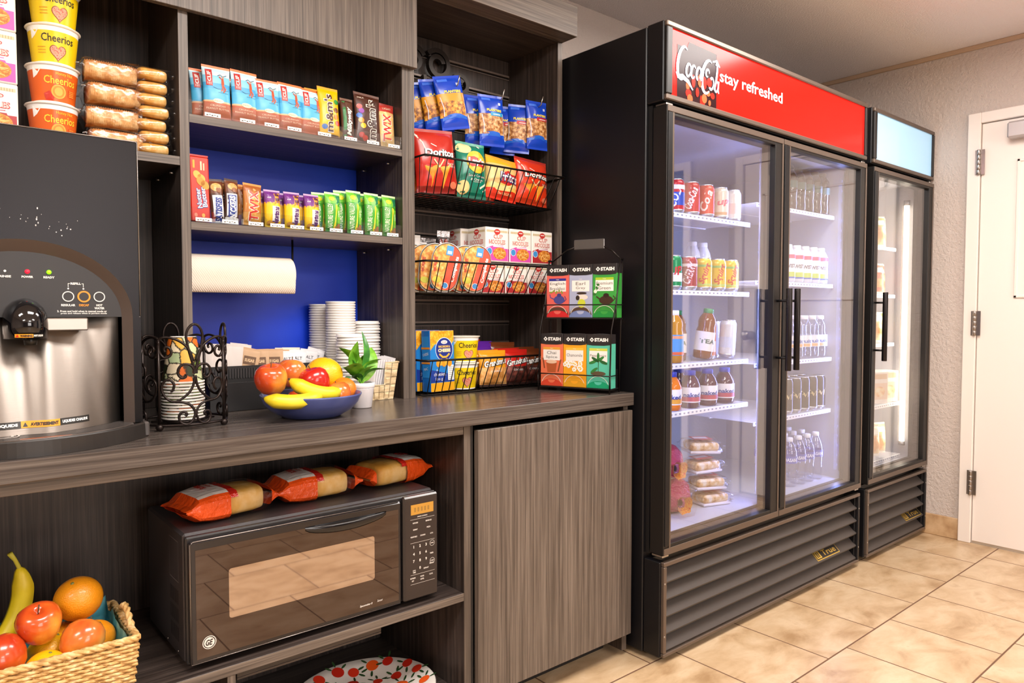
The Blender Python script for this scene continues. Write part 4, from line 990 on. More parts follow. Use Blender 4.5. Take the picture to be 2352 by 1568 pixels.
# wire baskets
def wire_basket(label, zr, zb, yr=1.785, yb=1.838, x0=1.176, x1=1.752, rx=.014):
    t = thing('wire_basket', label, 'basket', (0, 0, 0), 0, 'black wire baskets in the display unit')
    xe = min(x1+.002, 1.752)
    m = MB(); m.tube([(x0-.02, 2.086, zr), (x0-.02, yr+.02, zr), (x0-.012, yr+.006, zr), (x0, yr, zr), (x1+rx*.3, yr, zr), (xe, yr+.01, zr), (xe, 2.086, zr)], .0033, WIRE, 8); m.build('rim', t) if False else None
    r = MB(); r.tube([(x0, 2.086, zr), (x0, yr+.012, zr), (x0+.004, yr+.003, zr), (x0+.014, yr, zr), (x1-.012, yr, zr), (x1-.003, yr+.003, zr), (x1, yr+.012, zr), (x1, 2.086, zr)], .0032, WIRE, 8); r.build('rim', t)
    b = MB(); b.tube([(x0+.02, 2.086, zb), (x0+.02, yb, zb), (x1-.02, yb, zb), (x1-.02, 2.086, zb)], .0026, WIRE, 6); b.build('base_wire', t)
    n = 20
    for k in range(n):
        f = (k+.5)/n; xa = x0+.01+(x1-x0-.02)*f; xb = x0+.024+(x1-x0-.048)*f
        w_ = MB(); w_.tube([(xa, yr+.001, zr), (xb, yb, zb+.002), (xb, yb+.004, zb-.0015), (xb, 2.083, zb-.0015)], .0016, WIRE, 5); w_.build('upright_wire', t)
    for k in range(8):
        y = yb+.012+(2.08-yb-.012)*k/7; ya = yr+.03+(2.08-yr-.03)*k/7
        w_ = MB(); w_.tube([(x0, ya, zr-.002), (x0+.02, y, zb), (x1-.02, y, zb), (x1, ya, zr-.002)], .0016, WIRE, 5); w_.build('cross_wire', t)
    for x in (x0+.05, x1-.05): MB().box((x-.012, 2.084, zr-.02), (x+.012, 2.0905, zr+.012), WIRE, .002).build('hanger', t)
    return t
wire_basket('topmost black wire basket, filled with chip bags', 1.582, 1.478)
wire_basket('middle black wire basket, filled with noodle cartons and meal trays', 1.272, 1.178)
wire_basket('bottom black wire basket standing on the worktop', .975, .866)
# chip bags
def nacho_bag(base, dark):
    def f():
        p = Pouch(.150, .198, .062, .009, 31 if dark else 32, .003, .05); B = C(base, .25); D = C('#8f1f1a' if dark else '#c63a1c', .28); p.body([(0, D), (.10, C('#c2281d' if dark else '#dd3a18', .25)), (.62, B), (.955, C('#a32a20', .3))])
        CH = C('#f0961c', .5)
        p.poly([(-.36, .40), (.02, .42), (-.20, .08)], CH, .0012, 4); p.poly([(.0, .38), (.30, .44), (.08, .06)], C('#f7a82e', .5), .0016, 4)
        for a, b, c in ((-.47, .88, 0), ): p.stroke([(-.46, .90), (-.34, .76), (-.30, .66)], .004, C('#e8d9c6')); p.stroke([(-.44, .88), (-.10, .72), (-.04, .70)], .003, C('#efe6d8'))
        p.text('Doritos', .04, .60, .13, BLACK, .58, l=.0014, shear=.1, bold=.08); p.text('Doritos', .04, .605, .115, WHITE, .56, l=.0024, shear=.1, bold=.035)
        p.stroke([(-.14, .50), (-.02, .38), (.10, .50)], .005, C('#f4dca8'), .0018); p.text('NACHO', .30, .44, .028, WHITE, .16); p.text('CHEESE', .30, .40, .028, WHITE, .16); p.disc(.34, .12, .09, .055, C('#e07a5a'), .0012)
        return p.mb.build('chip_bag')
    f.__name__ = 'nacho_'+base; return f
NA, NBg = nacho_bag('#b92c20', True), nacho_bag('#d63a20', False)
place(NA, 'dark red chip bag at the left end of the top basket', 'chip bag', 'chip bags in the top basket', (1.274, 1.864, 1.482), (-.08, -.07, -.05))
place(NA, 'dark red chip bag squeezed behind the left one, at the upright', 'chip bag', 'chip bags in the top basket', (1.262, 1.945, 1.482), (-.08, .0, -.1), scale=(.9, .9, .88))
def onion_chip_bag():
    p = Pouch(.112, .180, .058, .009, 33, .0025, .04); G = C('#0d7d66', .25); p.body([(0, C('#0b6a56', .25)), (.08, G), (.955, C('#0f8f74', .25))])
    CHP = C('#f1dca0', .5)
    p.disc(-.30, .86, .22, .10, CHP, .0012); p.disc(-.36, .16, .18, .12, C('#ecd08c', .5), .0012); p.stroke([(.46, .36), (.36, .24), (.16, .16)], .006, C('#e6efd8'), .0012); p.stroke([(.48, .30), (.40, .16), (.30, .12)], .004, C('#e6efd8'), .0012); p.disc(.20, .92, .06, .025, C('#e6efd8'), .0012)
    p.disc(.05, .62, .34, .205, C('#f4c12c', .35), .0012, n=28, sub=3); p.poly([(-.28, .60), (-.24, .70), (-.02, .72), (.10, .70), (.34, .66), (.36, .58), (.30, .52), (.05, .55), (-.14, .52)], C('#c32720', .35), .0018, 3)
    p.text("Lay's", .04, .62, .15, WHITE, .36, l=.0026, shear=.1, bold=.05); p.text('Sour Cream', .04, .37, .042, WHITE, .36, l=.0013); p.text('& Onion', .04, .305, .042, WHITE, .26, l=.0013); p.text('FLAVORED', .06, .265, .018, WHITE, .16, l=.0013)
    return p.mb.build('chip_bag')
place(onion_chip_bag, 'green chip bag in the top basket', 'chip bag', 'chip bags in the top basket', (1.396, 1.852, 1.482), (-.10, .02, -.05))
place(onion_chip_bag, 'green chip bag behind the front green one', 'chip bag', 'chip bags in the top basket', (1.446, 1.935, 1.482), (-.05, .10, -.1), scale=(.9, .9, .87))
def corn_chip_bag():
    p = Pouch(.132, .142, .054, .008, 34, .0025, .05); Y = C('#f0b42a', .25); p.body([(0, C('#d9331c', .25)), (.22, C('#f2c75e', .3)), (.34, C('#e7c27a', .35)), (.80, Y), (.955, C('#d79a1e', .3))])
    p.poly([(-.42, .24), (-.2, .18), (.2, .2), (.46, .32), (.46, .42), (.1, .30), (-.2, .30), (-.42, .36)], C('#f6dc92', .4), .0012, 3); p.poly([(-.18, .36), (-.14, .58), (.1, .68), (.46, .66), (.46, .40), (.1, .32)], C('#c8261e', .35), .0014, 3)
    p.text('Fritos', .12, .51, .24, C('#3a2a86'), .58, l=.0020, shear=.12, bold=.07); p.text('Fritos', .12, .515, .21, WHITE, .56, l=.0030, shear=.12, bold=.02); p.text('The ORIGINAL', .05, .13, .055, C('#f6d9a0'), .44, l=.0014)
    return p.mb.build('chip_bag')
place(corn_chip_bag, 'yellow and red corn chip bag in the top basket', 'chip bag', 'chip bags in the top basket', (1.512, 1.850, 1.482), (-.10, .10, -.02))
place(corn_chip_bag, 'orange corn chip bag behind the yellow one, showing at its left', 'chip bag', 'chip bags in the top basket', (1.478, 1.905, 1.482), (-.06, .0, -.05), scale=(.8, .8, .8))
place(NBg, 'bright red chip bag at the right end of the top basket', 'chip bag', 'chip bags in the top basket', (1.650, 1.852, 1.482), (-.10, .06, .0), scale=(.98, .95, .80))
# ---- middle basket
MEALP = mottled('pasta_picture', '#c8641a', '#e6a23c', '#f3cf86', 70, .4, 3)
def meal_tray():
    """upright microwave-meal tray in a printed sleeve; rounded ends"""
    t = bpy.data.objects.new('meal_tray', None); COL.objects.link(t)
    w, h, d = .096, .158, .022
    out = []
    for k in range(25):
        a = pi*k/24; out.append((w/2*cos(a), h-.052+.052*sin(a)))
    for k in range(25):
        a = pi+pi*k/24; out.append((w/2*cos(a)*.92, .045+.045*sin(a)))
    m = MB(); n = len(out)
    f = [(x, -d/2, z) for x, z in out]; f2 = [(x*.97, -d/2-.003, .003+z*.965) for x, z in out]; b = [(x*.86, d/2, .012+z*.86) for x, z in out]
    m.add(f+b, [(k, n+k, n+(k+1) % n, (k+1) % n) for k in range(n)]+[tuple(range(n, 2*n))[::-1]], WHITE, False); m.add(f+f2, [(k, (k+1) % n, n+(k+1) % n, n+k) for k in range(n)], WHITE)
    m.build('tray', t)
    q = MB(); mp = lambda u, v, l: (u, -d/2-.0032-l, v); ins = [(x*.93, .006+z*.93) for x, z in out]
    q.poly(ins, MEALP, mp, .0, 2)
    right = [(x, z) for x, z in ins if x > .012]; top = [(.012, max(z for x, z in ins)-.002)]; bot = [(-.006, min(z for x, z in ins)+.001)]
    rp = sorted(right, key=lambda p: atan2(p[1]-.08, p[0]-.02))
    q.poly(bot+rp+top, C('#e2451a', .35), mp, .0004, 1)
    q.rect(-.006, .118, .016, .148, C('#3f9ad8', .4), mp, .0012); q.rect(-.002, .122, .012, .132, C('#cfe4f4', .4), mp, .0015)
    q.text('Compleats', .030, .078, .014, WHITE, mp, .0010, .082, rot=u90-.06, bold=.04); q.disc(.006, .022, .010, .010, WHITE, mp, .0014, 14, 1); q.disc(.006, .022, .0085, .0085, C('#2f86c8', .4), mp, .0017, 14, 1)
    q.text('HORMEL', -.034, .085, .010, C('#c23020'), mp, .0010, .045, rot=u90, bold=.03); q.disc(-.022, .036, .014, .010, C('#c8c23a', .5), mp, .0008, 12, 1)
    q.build('printed_film', t)
    return t
meals = [(1.286, 1.868, -.42, .18, 'front meal tray of the left group in the middle basket'), (1.266, 1.906, -.42, .18, 'second meal tray of the left group in the middle basket'), (1.252, 1.944, -.42, .18, 'third meal tray of the left group in the middle basket'), (1.246, 1.982, -.42, .12, 'rearmost meal tray at the left end of the middle basket'),
         (1.404, 1.868, -.42, .18, 'front meal tray of the right group, beside the noodle cartons'), (1.384, 1.906, -.42, .18, 'second meal tray of the right group, beside the noodle cartons'), (1.366, 1.944, -.42, .18, 'rearmost meal tray of the right group, beside the noodle cartons')]
for x, y, rz, ry, lb in meals: place(meal_tray, lb, 'meal tray', 'meal trays in the middle basket', (x, y, 1.181), (-.06, ry, rz))
k = 0
for x in (1.506, 1.608, 1.708):
    k += 1; n = ['left', 'middle', 'right'][k-1]
    place(NB_RED, f'{n} noodle carton of the lower front row in the middle basket', 'noodle carton', 'noodle cartons in the middle basket', (x-.026, 1.898, 1.1815), (0, 0, .0), scale=(.97, 1, .92))
    place(NB_RED if k == 3 else NB_PINK, f'{n} noodle carton of the upper front row in the middle basket', 'noodle carton', 'noodle cartons in the middle basket', (x-.006, 1.900, 1.2865), (0, 0, .0), scale=(.98, 1, 1.04))
place(NB_RED, 'noodle carton behind the upper row, its tan side showing at the left', 'noodle carton', 'noodle cartons in the middle basket', (1.488, 2.02, 1.2902), (0, 0, 0), scale=(1, 1, 1.04))
place(NB_RED, 'noodle carton under the tan sided one at the back', 'noodle carton', 'noodle cartons in the middle basket', (1.488, 2.02, 1.1815), (0, 0, 0))
# sausage snacks in clear pouches, white jerky bag
SAUS = mottled('sausage', '#4a120c', '#7a2014', '#9c3420', 60, .35, 3); SILV = mat('#b8b4b4', .25, .6, bump=(60, .6))
def sausage_pouch():
    t = bpy.data.objects.new('sausage_pouch', None); COL.objects.link(t)
    m = MB()
    for dx in (-.009, .009): m.tube([(dx, 0, .012), (dx, 0, .03), (dx, 0, .13), (dx, 0, .146), (dx*.9, 0, .152)], [.004, .008, .0082, .0065, .002], SAUS, 10)
    m.build('sausages', t)
    p = Pouch(.044, .178, .022, .02, 41, .002, .0); p.body([(0, FILM), (.87, SILV)], FILM); o = p.mb; o.build('film', t)
    return t
for i, (x, y, ry) in enumerate(((1.380, 1.992, .03), (1.436, 1.992, .14), (1.316, 2.015, -.04))):
    place(sausage_pouch, ['left of the two tall red sausage pouches behind the meal trays', 'leaning right red sausage pouch behind the meal trays', 'short red sausage pouch near the white bag'][i], 'sausage pouch', 'sausage pouches in the middle basket', (x, y, 1.183+(0.03 if i < 2 else -.01)), (-.05, ry, -.3))
def foil_pouch():
    p = Pouch(.060, .170, .020, .012, 43, .003, .02); p.body([(0, C('#4a4647', .3)), (.62, SILV), (.80, C('#27242a', .25)), (.86, SILV)]); p.rect(-.3, .66, .2, .72, BLACK, .0012); p.rect(-.1, .50, .3, .56, WHITE, .0012); p.stroke([(-.3, .92), (.2, .95)], .004, WHITE)
    return p.mb.build('foil_pouch')
for i, (x, y, ry, rz) in enumerate(((1.300, 2.052, -.05, -.1), (1.365, 2.056, .02, -.1), (1.428, 2.046, .06, -.1), (1.432, 2.074, .10, .0))):
    place(foil_pouch, ['leftmost silver snack pouch at the back of the middle basket', 'silver snack pouch behind the red sausages', 'silver and black snack pouch right of the red sausages', 'silver snack pouch next to the tan sided noodle carton'][i], 'snack pouch', 'silver snack pouches in the middle basket', (x, y, 1.20), (-.04, ry, rz))
def jerky_bag():
    p = Pouch(.125, .190, .028, .012, 44, .002, .0); p.body([(0, C('#2d2422', .35)), (.40, C('#efe9e4', .4)), (.95, C('#e2dbd4', .4))]); p.disc(.0, .42, .40, .15, C('#6b2a20', .4), .001); p.disc(-.10, .40, .2, .10, C('#33201c', .4), .0014); p.rect(-.44, .55, -.05, .70, C('#d99a2a', .4), .0012); p.rect(-.38, .58, -.12, .67, C('#4a3020', .4), .0016)
    return p.mb.build('jerky_bag')
place(jerky_bag, 'white jerky bag at the left back corner of the middle basket', 'snack bag', None, (1.250, 2.022, 1.181), (-.02, -.02, -.1))
# ---- bottom basket
MACP = mottled('macaroni_picture', '#e08a12', '#f2a81e', '#f8c64a', 130, .45, 2)
def macaroni_box():
    m = MB(); w, d, h = .104, .040, .192; Y = C('#f3ad1e', .4); BL = C('#1c6fc4', .35); DB = C('#1d3b94', .35)
    m.box((-w/2, -d/2, 0), (w/2, d/2, h), BL, .002); mp = lambda u, v, l: (u, -d/2-l, v); ms = lambda u, v, l: (-w/2-l, -u, v); mt_ = lambda u, v, l: (u, v, h+l)
    m.rect(-w/2+.001, .10, w/2-.001, h-.001, MACP, mp, .0003); m.rect(-w/2+.001, .001, w/2-.001, .028, Y, mp, .0003); m.rect(-w/2+.001, .030, w/2-.001, .098, DB, mp, .0003)
    m.poly([(-w/2+.001, .07), (w/2-.001, .05), (w/2-.001, .16), (.02, .12), (-.03, .15), (-w/2+.001, .13)], C('#2280cc', .35), mp, .0005)
    m.disc(.008, .132, .038, .038, C('#d9e6f6', .4), mp, .0008, 28, 1); m.disc(.008, .132, .036, .036, C('#1b2f86', .35), mp, .0011, 28, 1); m.disc(.008, .155, .014, .006, WHITE, mp, .0014, 16, 1); m.text('Kraft', .008, .155, .006, C('#c23030'), mp, .0017, .016)
    m.text('MACARONI &', .008, .141, .0075, C('#f7c64a'), mp, .0014, .050, bold=.04); m.text('CHEESE', .008, .129, .011, C('#fbe3b0'), mp, .0014, .054, bold=.06)
    m.stroke([(-.014, .118), (.0, .108), (.016, .108), (.030, .118)], .006, C('#f2b43a', .4), mp, .0015)
    for k in range(5): m.disc(-.018+k*.012, .088+.004*(k % 2), .010, .011, C('#f6b23c' if k % 2 else '#ee9a20', .45), mp, .0010+.0002*k, 12, 1)
    m.text('the', -.022, .068, .006, WHITE, mp, .0008, .012); m.text('cheesiest', -.012, .055, .011, WHITE, mp, .0008, .052); m.text('1oo g', -.016, .039, .012, WHITE, mp, .0008, .030); m.rect(.022, .034, .048, .082, WHITE, mp, .0010)
    for k in range(7): m.rect(.025, .038+k*.006, .045, .0395+k*.006, C('#8a8a92', .5), mp, .0013)
    for z, hh in ((.150, .034), (.105, .038), (.055, .04)): m.rect(-d/2+.004, z-.01, d/2-.004, z-.01+hh, C('#2f8fdc', .35), ms, .0005)
    m.rect(-d/2+.001, .134, d/2-.001, .140, C('#e8932a', .4), ms, .0006); m.rect(-d/2+.001, .088, d/2-.001, .094, C('#e8932a', .4), ms, .0006); m.text('CHEESE', .0, .118, .008, WHITE, ms, .0008, .026, rot=.2); m.text('MAC', .0, .072, .008, WHITE, ms, .0008, .018, rot=.2)
    m.rect(-w/2+.001, -d/2+.001, w/2-.001, d/2-.001, MACP, mt_, .0004); m.disc(0, 0, .024, .010, C('#3a2a20', .4), mt_, .0007, 18, 1); m.text('Kraft', 0, 0, .009, WHITE, mt_, .0010, .030)
    return m.build('macaroni_box')
for x, y, rz, lb in ((1.288, 1.884, .16, 'front blue and yellow macaroni box in the bottom basket'), (1.266, 1.930, .16, 'second macaroni box, behind the front one'), (1.250, 1.976, .12, 'rearmost macaroni box, at the upright')):
    place(macaroni_box, lb, 'macaroni box', 'macaroni boxes in the bottom basket', (x, y, .869), (-.03, .0, rz))
place(CUPY, 'lower yellow cereal cup beside the macaroni boxes', 'cereal cup', 'cereal cups in the bottom basket', (1.392, 1.900, .869), (0, 0, -.35), scale=(1.05, 1.05, 1.02))
place(CUPY, 'upper yellow cereal cup beside the macaroni boxes', 'cereal cup', 'cereal cups in the bottom basket', (1.397, 1.902, .9562), (0, .0, -.3), scale=(1.05, 1.05, 1.02))
def cookie_bag(base, pic, sd):
    def f():
        p = Pouch(.112, .122, .040, .009, sd, .0025, .02); p.body([(0, C('#2a1612', .35)), (.06, pic), (.52, C(base, .25)), (.93, C(base, .2))])
        p.text("Grandma's", .02, .66, .19, BLACK, .80, l=.0014, shear=.25, rot=.16, bold=.08); p.text("Grandma's", .02, .665, .17, WHITE, .78, l=.0024, shear=.25, rot=.16, bold=.03); p.text('COOKIES', .0, .42, .05, WHITE, .34, l=.0016)
        return p.mb.build('cookie_bag')
    f.__name__ = 'cookie_'+base; return f
CK1 = mottled('cookie_picture', '#b5742e', '#d99a52', '#f0bd7a', 40, .5, 3); CK2 = mottled('brownie_picture', '#2a120e', '#5a2a22', '#8a4a3c', 50, .45, 3)
CB = {'y': cookie_bag('#e0961e', CK1, 51), 'r': cookie_bag('#c2241c', CK2, 52), 'b': cookie_bag('#6b3418', CK2, 53), 'p': cookie_bag('#5a2390', CK2, 54)}
for kk, x, y, z, ry, lb in (('y', 1.500, 1.872, .869, .02, 'yellow cookie bag at the front of the bottom basket'), ('y', 1.505, 1.915, .869, .0, 'yellow cookie bag behind the front yellow one'), ('r', 1.600, 1.874, .869, .02, 'red cookie bag at the front of the bottom basket'), ('r', 1.604, 1.917, .872, .0, 'red cookie bag behind the front red one'), ('b', 1.676, 1.880, .869, .02, 'dark brown cookie bag at the right end of the bottom basket'),
    ('b', 1.680, 1.923, .874, .0, 'brown cookie bag behind the dark right one'), ('p', 1.500, 1.950, .890, .02, 'purple cookie bag in the second row of the bottom basket'), ('p', 1.535, 1.990, .895, .02, 'purple cookie bag in the third row of the bottom basket'), ('b', 1.620, 1.965, .890, .02, 'brown cookie bag in the third row of the bottom basket'), ('r', 1.520, 2.035, .900, .0, 'red cookie bag at the very back of the bottom basket')):
    place(CB[kk], lb, 'cookie bag', 'cookie bags in the bottom basket', (x, y, z), (-.10, ry, -.04))
# ------------------------------------------------------------------ things on the worktop
# ---- coffee machine
def coffee():
    g = thing('coffee_machine', 'large black coffee machine with a brushed steel apron at the left end of the worktop', 'coffee machine', (.17, 1.63, ZW))
    CB_, CG, ARCH = mat('#211f20', .27, .85), mat('#221f20', .42), mat('#5a4e48', .38, .3)
    hw, zt, za = .202, .606, .248         # half width, top, springing of the arch (above the worktop)
    ro, bo, ri, bi = .187, .147, .170, .125
    n = 28
    def arch(rx, rz, z0):
        return [(rx, z0)]+[(rx*cos(pi*k/n), za+rz*sin(pi*k/n)) for k in range(n+1)]+[(-rx, z0)]
    oa, ia = arch(ro, bo, .03), arch(ri, bi, .03)
    # front plate around the arch
    b = MB(); m_ = len(oa)
    rim = []
    for x, z in oa:
        if z <= za+1e-6: rim.append((hw if x > 0 else -hw, z))
        else:
            t = min(hw/abs(x) if abs(x) > 1e-6 else 99, (zt-za)/(z-za)); rim.append((x*t, za+(z-za)*t))
    b.add([(x, 0, z) for x, z in rim]+[(x, 0, z) for x, z in oa], [(k, k+1, m_+k+1, m_+k) for k in range(m_-1)], CB_)
    for sx in (-1, 1):
        b.add([(sx*hw, 0, zt), (rim[[i for i, p in enumerate(rim) if abs(p[1]-zt) < 1e-6][0 if sx > 0 else -1]][0], 0, zt), (sx*hw, 0, max(p[1] for p in rim if abs(p[0]-sx*hw) < 1e-5))], [(0, 1, 2)], CB_)
    b.box((-hw, .0005, .03), (-ro, .34, zt), CB_, .002); b.box((ro, .0005, .03), (hw, .34, zt), CB_, .002); b.box((-hw+.001, .02, za+bo+.004), (hw-.001, .34, zt-.001), CB_); b.box((-hw, .002, zt-.004), (hw, .34, zt), CB_, .0015)
    b.box((-hw, .16, .0), (hw, .34, .05), CB_); b.box((-ro, .12, .03), (ro, .34, za+bo), CB_)
    b.build('housing', g)
    e = MB(); e.tube([(hw-.001, -.001, .25), (hw-.001, -.001, zt-.003), (hw-.004, -.001, zt-.001), (-hw, -.001, zt-.001)], .0012, mat('#8f8b88', .25, .8), 6); e.tube([(ro+.012, -.0005, za), (hw-.001, -.0005, za)], .0008, mat('#8f8b88', .3, .8), 5); e.build('edge_trim', g)
    a = MB(); a.add([(x, -.001, z) for x, z in oa]+[(x, .016, z) for x, z in ia], [(k, k+1, m_+k+1, m_+k) for k in range(m_-1)], ARCH, True); a.build('arch_trim', g)
    # control panel
    c = MB(); mp = lambda u, v, l: (u, .016-l, v)
    pan = [(ri*cos(pi*k/n), za+bi*sin(pi*k/n)) for k in range(n+1)]; c.poly(pan, CG, mp, 0, 3)
    cp = c.build('control_panel', g)
    q = MB(); PR = C('#e9e4de', .5); ORG = C('#e08a1e', .5)
    for x, t in ((-.025, 'RINSE'), (.010, 'POWER'), (.045, 'READY')): q.text(t, x, za+.077, .0042, PR, mp, .0006, .0185, bold=.04)
    q.build('light_lettering', cp); q = MB()
    q.text('REFILL', .0895, za+.066, .0042, PR, mp, .0006, .018, bold=.04)
    for x0, x1 in ((.076, .0795), (.0995, .103)): q.rect(x0, za+.0655, x1, za+.0665, PR, mp, .0006)
    q.rect(.076, za+.059, .077, za+.066, PR, mp, .0006); q.rect(.102, za+.059, .103, za+.066, PR, mp, .0006)
    q.disc(.0765, za+.056, .0016, .0016, PR, mp, .0006, 10, 1); q.disc(.1025, za+.056, .0016, .0016, PR, mp, .0006, 10, 1); q.disc(-.025, za+.087, .0022, .0022, PR, mp, .0006, 10, 1)
    q.text('REGULAR', .076, za+.0235, .0044, PR, mp, .0006, .024, bold=.04); q.text('DECAF', .103, za+.0235, .0044, ORG, mp, .0006, .017, bold=.04); q.text('HOT', .130, za+.0235, .0044, PR, mp, .0006, .011, bold=.04); q.text('WATER', .130, za+.0175, .0044, PR, mp, .0006, .018, bold=.04)
    q.text('2. Press and hold when in manual mode or', .100, za+.0115, .0036, PR, mp, .0006, .086, bold=.03); q.text('press and release when in portion mode', .103, za+.0070, .0036, PR, mp, .0006, .080, bold=.03)
    q.build('button_lettering', cp)
    for x, col, w_ in ((.076, '#d9d4cf', .0018), (.103, '#e08a1e', .0030), (.130, '#d9d4cf', .0018)):
        bt = MB(); bt.disc(0, 0, .0085, .0085, CG, FLAT, .001, 22, 1); bt.ring(0, 0, .0085, .0085+w_, C(col, .4), FLAT, .0014, 28); bt.build('button', cp, (x, .0155, za+.0405))
    for x, cl, st in ((.010, '#ff1428', 3.0), (.045, '#7dff10', 2.2)):
        d = MB(); d.lathe([(.0042, 0), (.0042, .001), (.0028, .003), (0, .0038)], mat(cl, .3, emit=(cl, st)), 14, axis='y'); o = d.build('indicator_light', cp, (x, .0152, za+.087)); o.rotation_euler = (pi, 0, 0) if False else (0, 0, 0)
        o.scale = (1, -1, 1)
    # apron
    ST, _nt, _b = newmat('brushed_steel'); _b.inputs['Base Color'].default_value = lin('#8a827b'); _b.inputs['Metallic'].default_value = 1; _b.inputs['Roughness'].default_value = .42
    tc = _nt.nodes.new('ShaderNodeTexCoord'); mpn = _nt.nodes.new('ShaderNodeMapping'); mpn.inputs['Scale'].default_value = (8, 8, 900); nz = _nt.nodes.new('ShaderNodeTexNoise'); nz.inputs['Scale'].default_value = 1; bp = _nt.nodes.new('ShaderNodeBump'); bp.inputs['Strength'].default_value = .05; bp.inputs['Distance'].default_value = .002
    _nt.links.new(tc.outputs['Object'], mpn.inputs[0]); _nt.links.new(mpn.outputs[0], nz.inputs['Vector']); _nt.links.new(nz.outputs['Fac'], bp.inputs['Height']); _nt.links.new(bp.outputs['Normal'], _b.inputs['Normal'])
    def ap(u, v):
        f = (za-v)/(za-.031); s = 1-abs(u/ri)**2.2; wob = (.008*cos(u/ri*8.5+.6)+.004*cos(u/ri*17))*(1-f*.5)
        return (u, .046-.092*s*f**.8+wob*s, v)
    s_ = MB(); s_.grid(ap, lsp(-ri+.001, ri-.001, 40), lsp(.031, za, 14), ST)
    sa = s_.build('steel_apron', g)
    am = lambda u, v, l: (lambda p: (p[0], p[1]-l, p[2]))(ap(u, v))
    q = MB(); BK = C('#17140f', .4); OG = C('#e8971a', .4); x = -.105
    def tagr(x0, x1, m_c, t, tcm): q.rect(x0, .043, x1, .0555, m_c, am, .0008, 8, 1); q.text(t, (x0+x1)/2+(.006 if t.startswith('AV') else 0), .0492, .0062, tcm, am, .0014, (x1-x0)*(.72 if t.startswith('AV') else .86), bold=.05)
    tagr(-.075, -.012, BK, 'HOT LIQUIDS', WHITE); tagr(-.0115, .050, OG, 'AVERTISSEMENT', BK); tagr(.0505, .103, BK, 'LIQUIDES CHAUDS', WHITE)
    q.poly([(-.009, .0455), (-.001, .0455), (-.005, .0535)], BK, am, .0014); q.build('warning_label', sa)
    # nozzle hood
    nz_ = MB(); vs = []; N = 20; prof = [(0, .041, .0), (.0, .041, -.02)]
    HB = mat('#0d0d10', .08, coat=.5)
    secs = []
    for z, r, yo in ((.208, .036, 0), (.235, .036, 0), (.252, .0345, 0), (.266, .029, 0), (.277, .019, 0), (.283, .008, 0), (.2845, .001, 0)):
        for k in range(N+1):
            a = pi*k/N; vs.append((-.0+r*cos(pi-a), .012-.062*(r/.036)**.7*sin(a)**.75, z))
    nz_.add(vs, [(i*(N+1)+k, i*(N+1)+k+1, (i+1)*(N+1)+k+1, (i+1)*(N+1)+k) for i in range(6) for k in range(N)]+[tuple(range(N+1))[::-1]], HB, True)
    no = nz_.build('nozzle_hood', g, (.004, 0, 0))
    w2 = MB(); nm = lambda u, v, l: (.0366*sin(u/.040), .012-.0635*max(cos(u/.040), 0)**.75-l, v)
    w2.rect(-.026, .211, .006, .2175, OG, nm, .0006, 8, 1); w2.text('WARNING', -.006, .2142, .0042, BK, nm, .0012, .021, bold=.05); w2.rect(.006, .211, .026, .2175, BK, nm, .0006, 6, 1); w2.text('HOT LIQUID', .016, .2142, .0038, WHITE, nm, .0012, .018, bold=.04); w2.poly([(-.0245, .212), (-.0185, .212), (-.0215, .217)], C('#c92a1c'), nm, .0012); w2.build('hood_label', no)
    MB().box((.030, -.012, .222), (.105, .03, .2465), mat('#b3aaa2', .35, .9), .002).build('bracket', g)
    MB().lathe([(.010, .196), (.012, .210)], BK, 16, (.004, -.022, 0)).build('spout', no)
    # drip tray
    t = MB(); arc = []
    for k in range(31):
        u = -1+2*k/30; arc.append((u*(hw+.001), -.117+.098*abs(u)**2.2))
    z0, z1 = 0.0005, .0315; DT = mat('#25211f', .38); RM = mat('#6e6662', .25, .7)
    na = len(arc); rear = [(hw+.001, .12), (-hw-.001, .12)]
    ring = arc+rear; nr = len(ring)
    t.add([(x, y, z0) for x, y in ring]+[(x*.994, y*.99, z1-.003) for x, y in ring]+[(x*.985, y+(.0025 if i < na else 0), z1) for i, (x, y) in enumerate(ring)]+[(x*.965, y+(.008 if i < na else -.004), z1-.003) for i, (x, y) in enumerate(ring)], [(j*nr+k, j*nr+(k+1) % nr, (j+1)*nr+(k+1) % nr, (j+1)*nr+k) for j in range(3) for k in range(nr)], DT)
    t.add([(x*.965, y+(.008 if i < na else -.004), z1-.003) for i, (x, y) in enumerate(ring)], [tuple(range(nr))], mat('#2e2a28', .3, .4))
    t.box((hw-.002, -.014, .0005), (hw+.010, .33, .031), mat('#4a4442', .35), .003)
    dt = t.build('drip_tray', g)
    g2 = MB(); g2.tube([(x*.985, y+.003, z1+.0004) for x, y in arc[2:-2]], .0012, RM, 5)
    for k in range(26):
        y = -.095+k*.0052; xm = (hw-.02)*min(1, (max(.02, (y+.113)/.098))**(1/2.2)); g2.box((-xm, y, z1-.0028), (xm, y+.0018, z1-.0008), RM)
    g2.build('drip_grate', dt)
    lg = MB(); lg.ring(-.04, -.05, .012, .016, C('#cfc8c2', .3, metal=.5), lambda u, v, l: (u, v, z1+l), .0006); lg.ring(-.04, -.05, .022, .025, C('#cfc8c2', .3, metal=.5), lambda u, v, l: (u, v, z1+l), .0006); lg.rect(-.02, -.105, .06, -.098, C('#b5562a'), lambda u, v, l: (u, v, z1+l), .0006); lg.build('tray_emblem', dt)
    # crumbs of dried milk on the housing
    sp = MB(); rnd = random.Random(4); SP = C('#d8d2ce', .5)
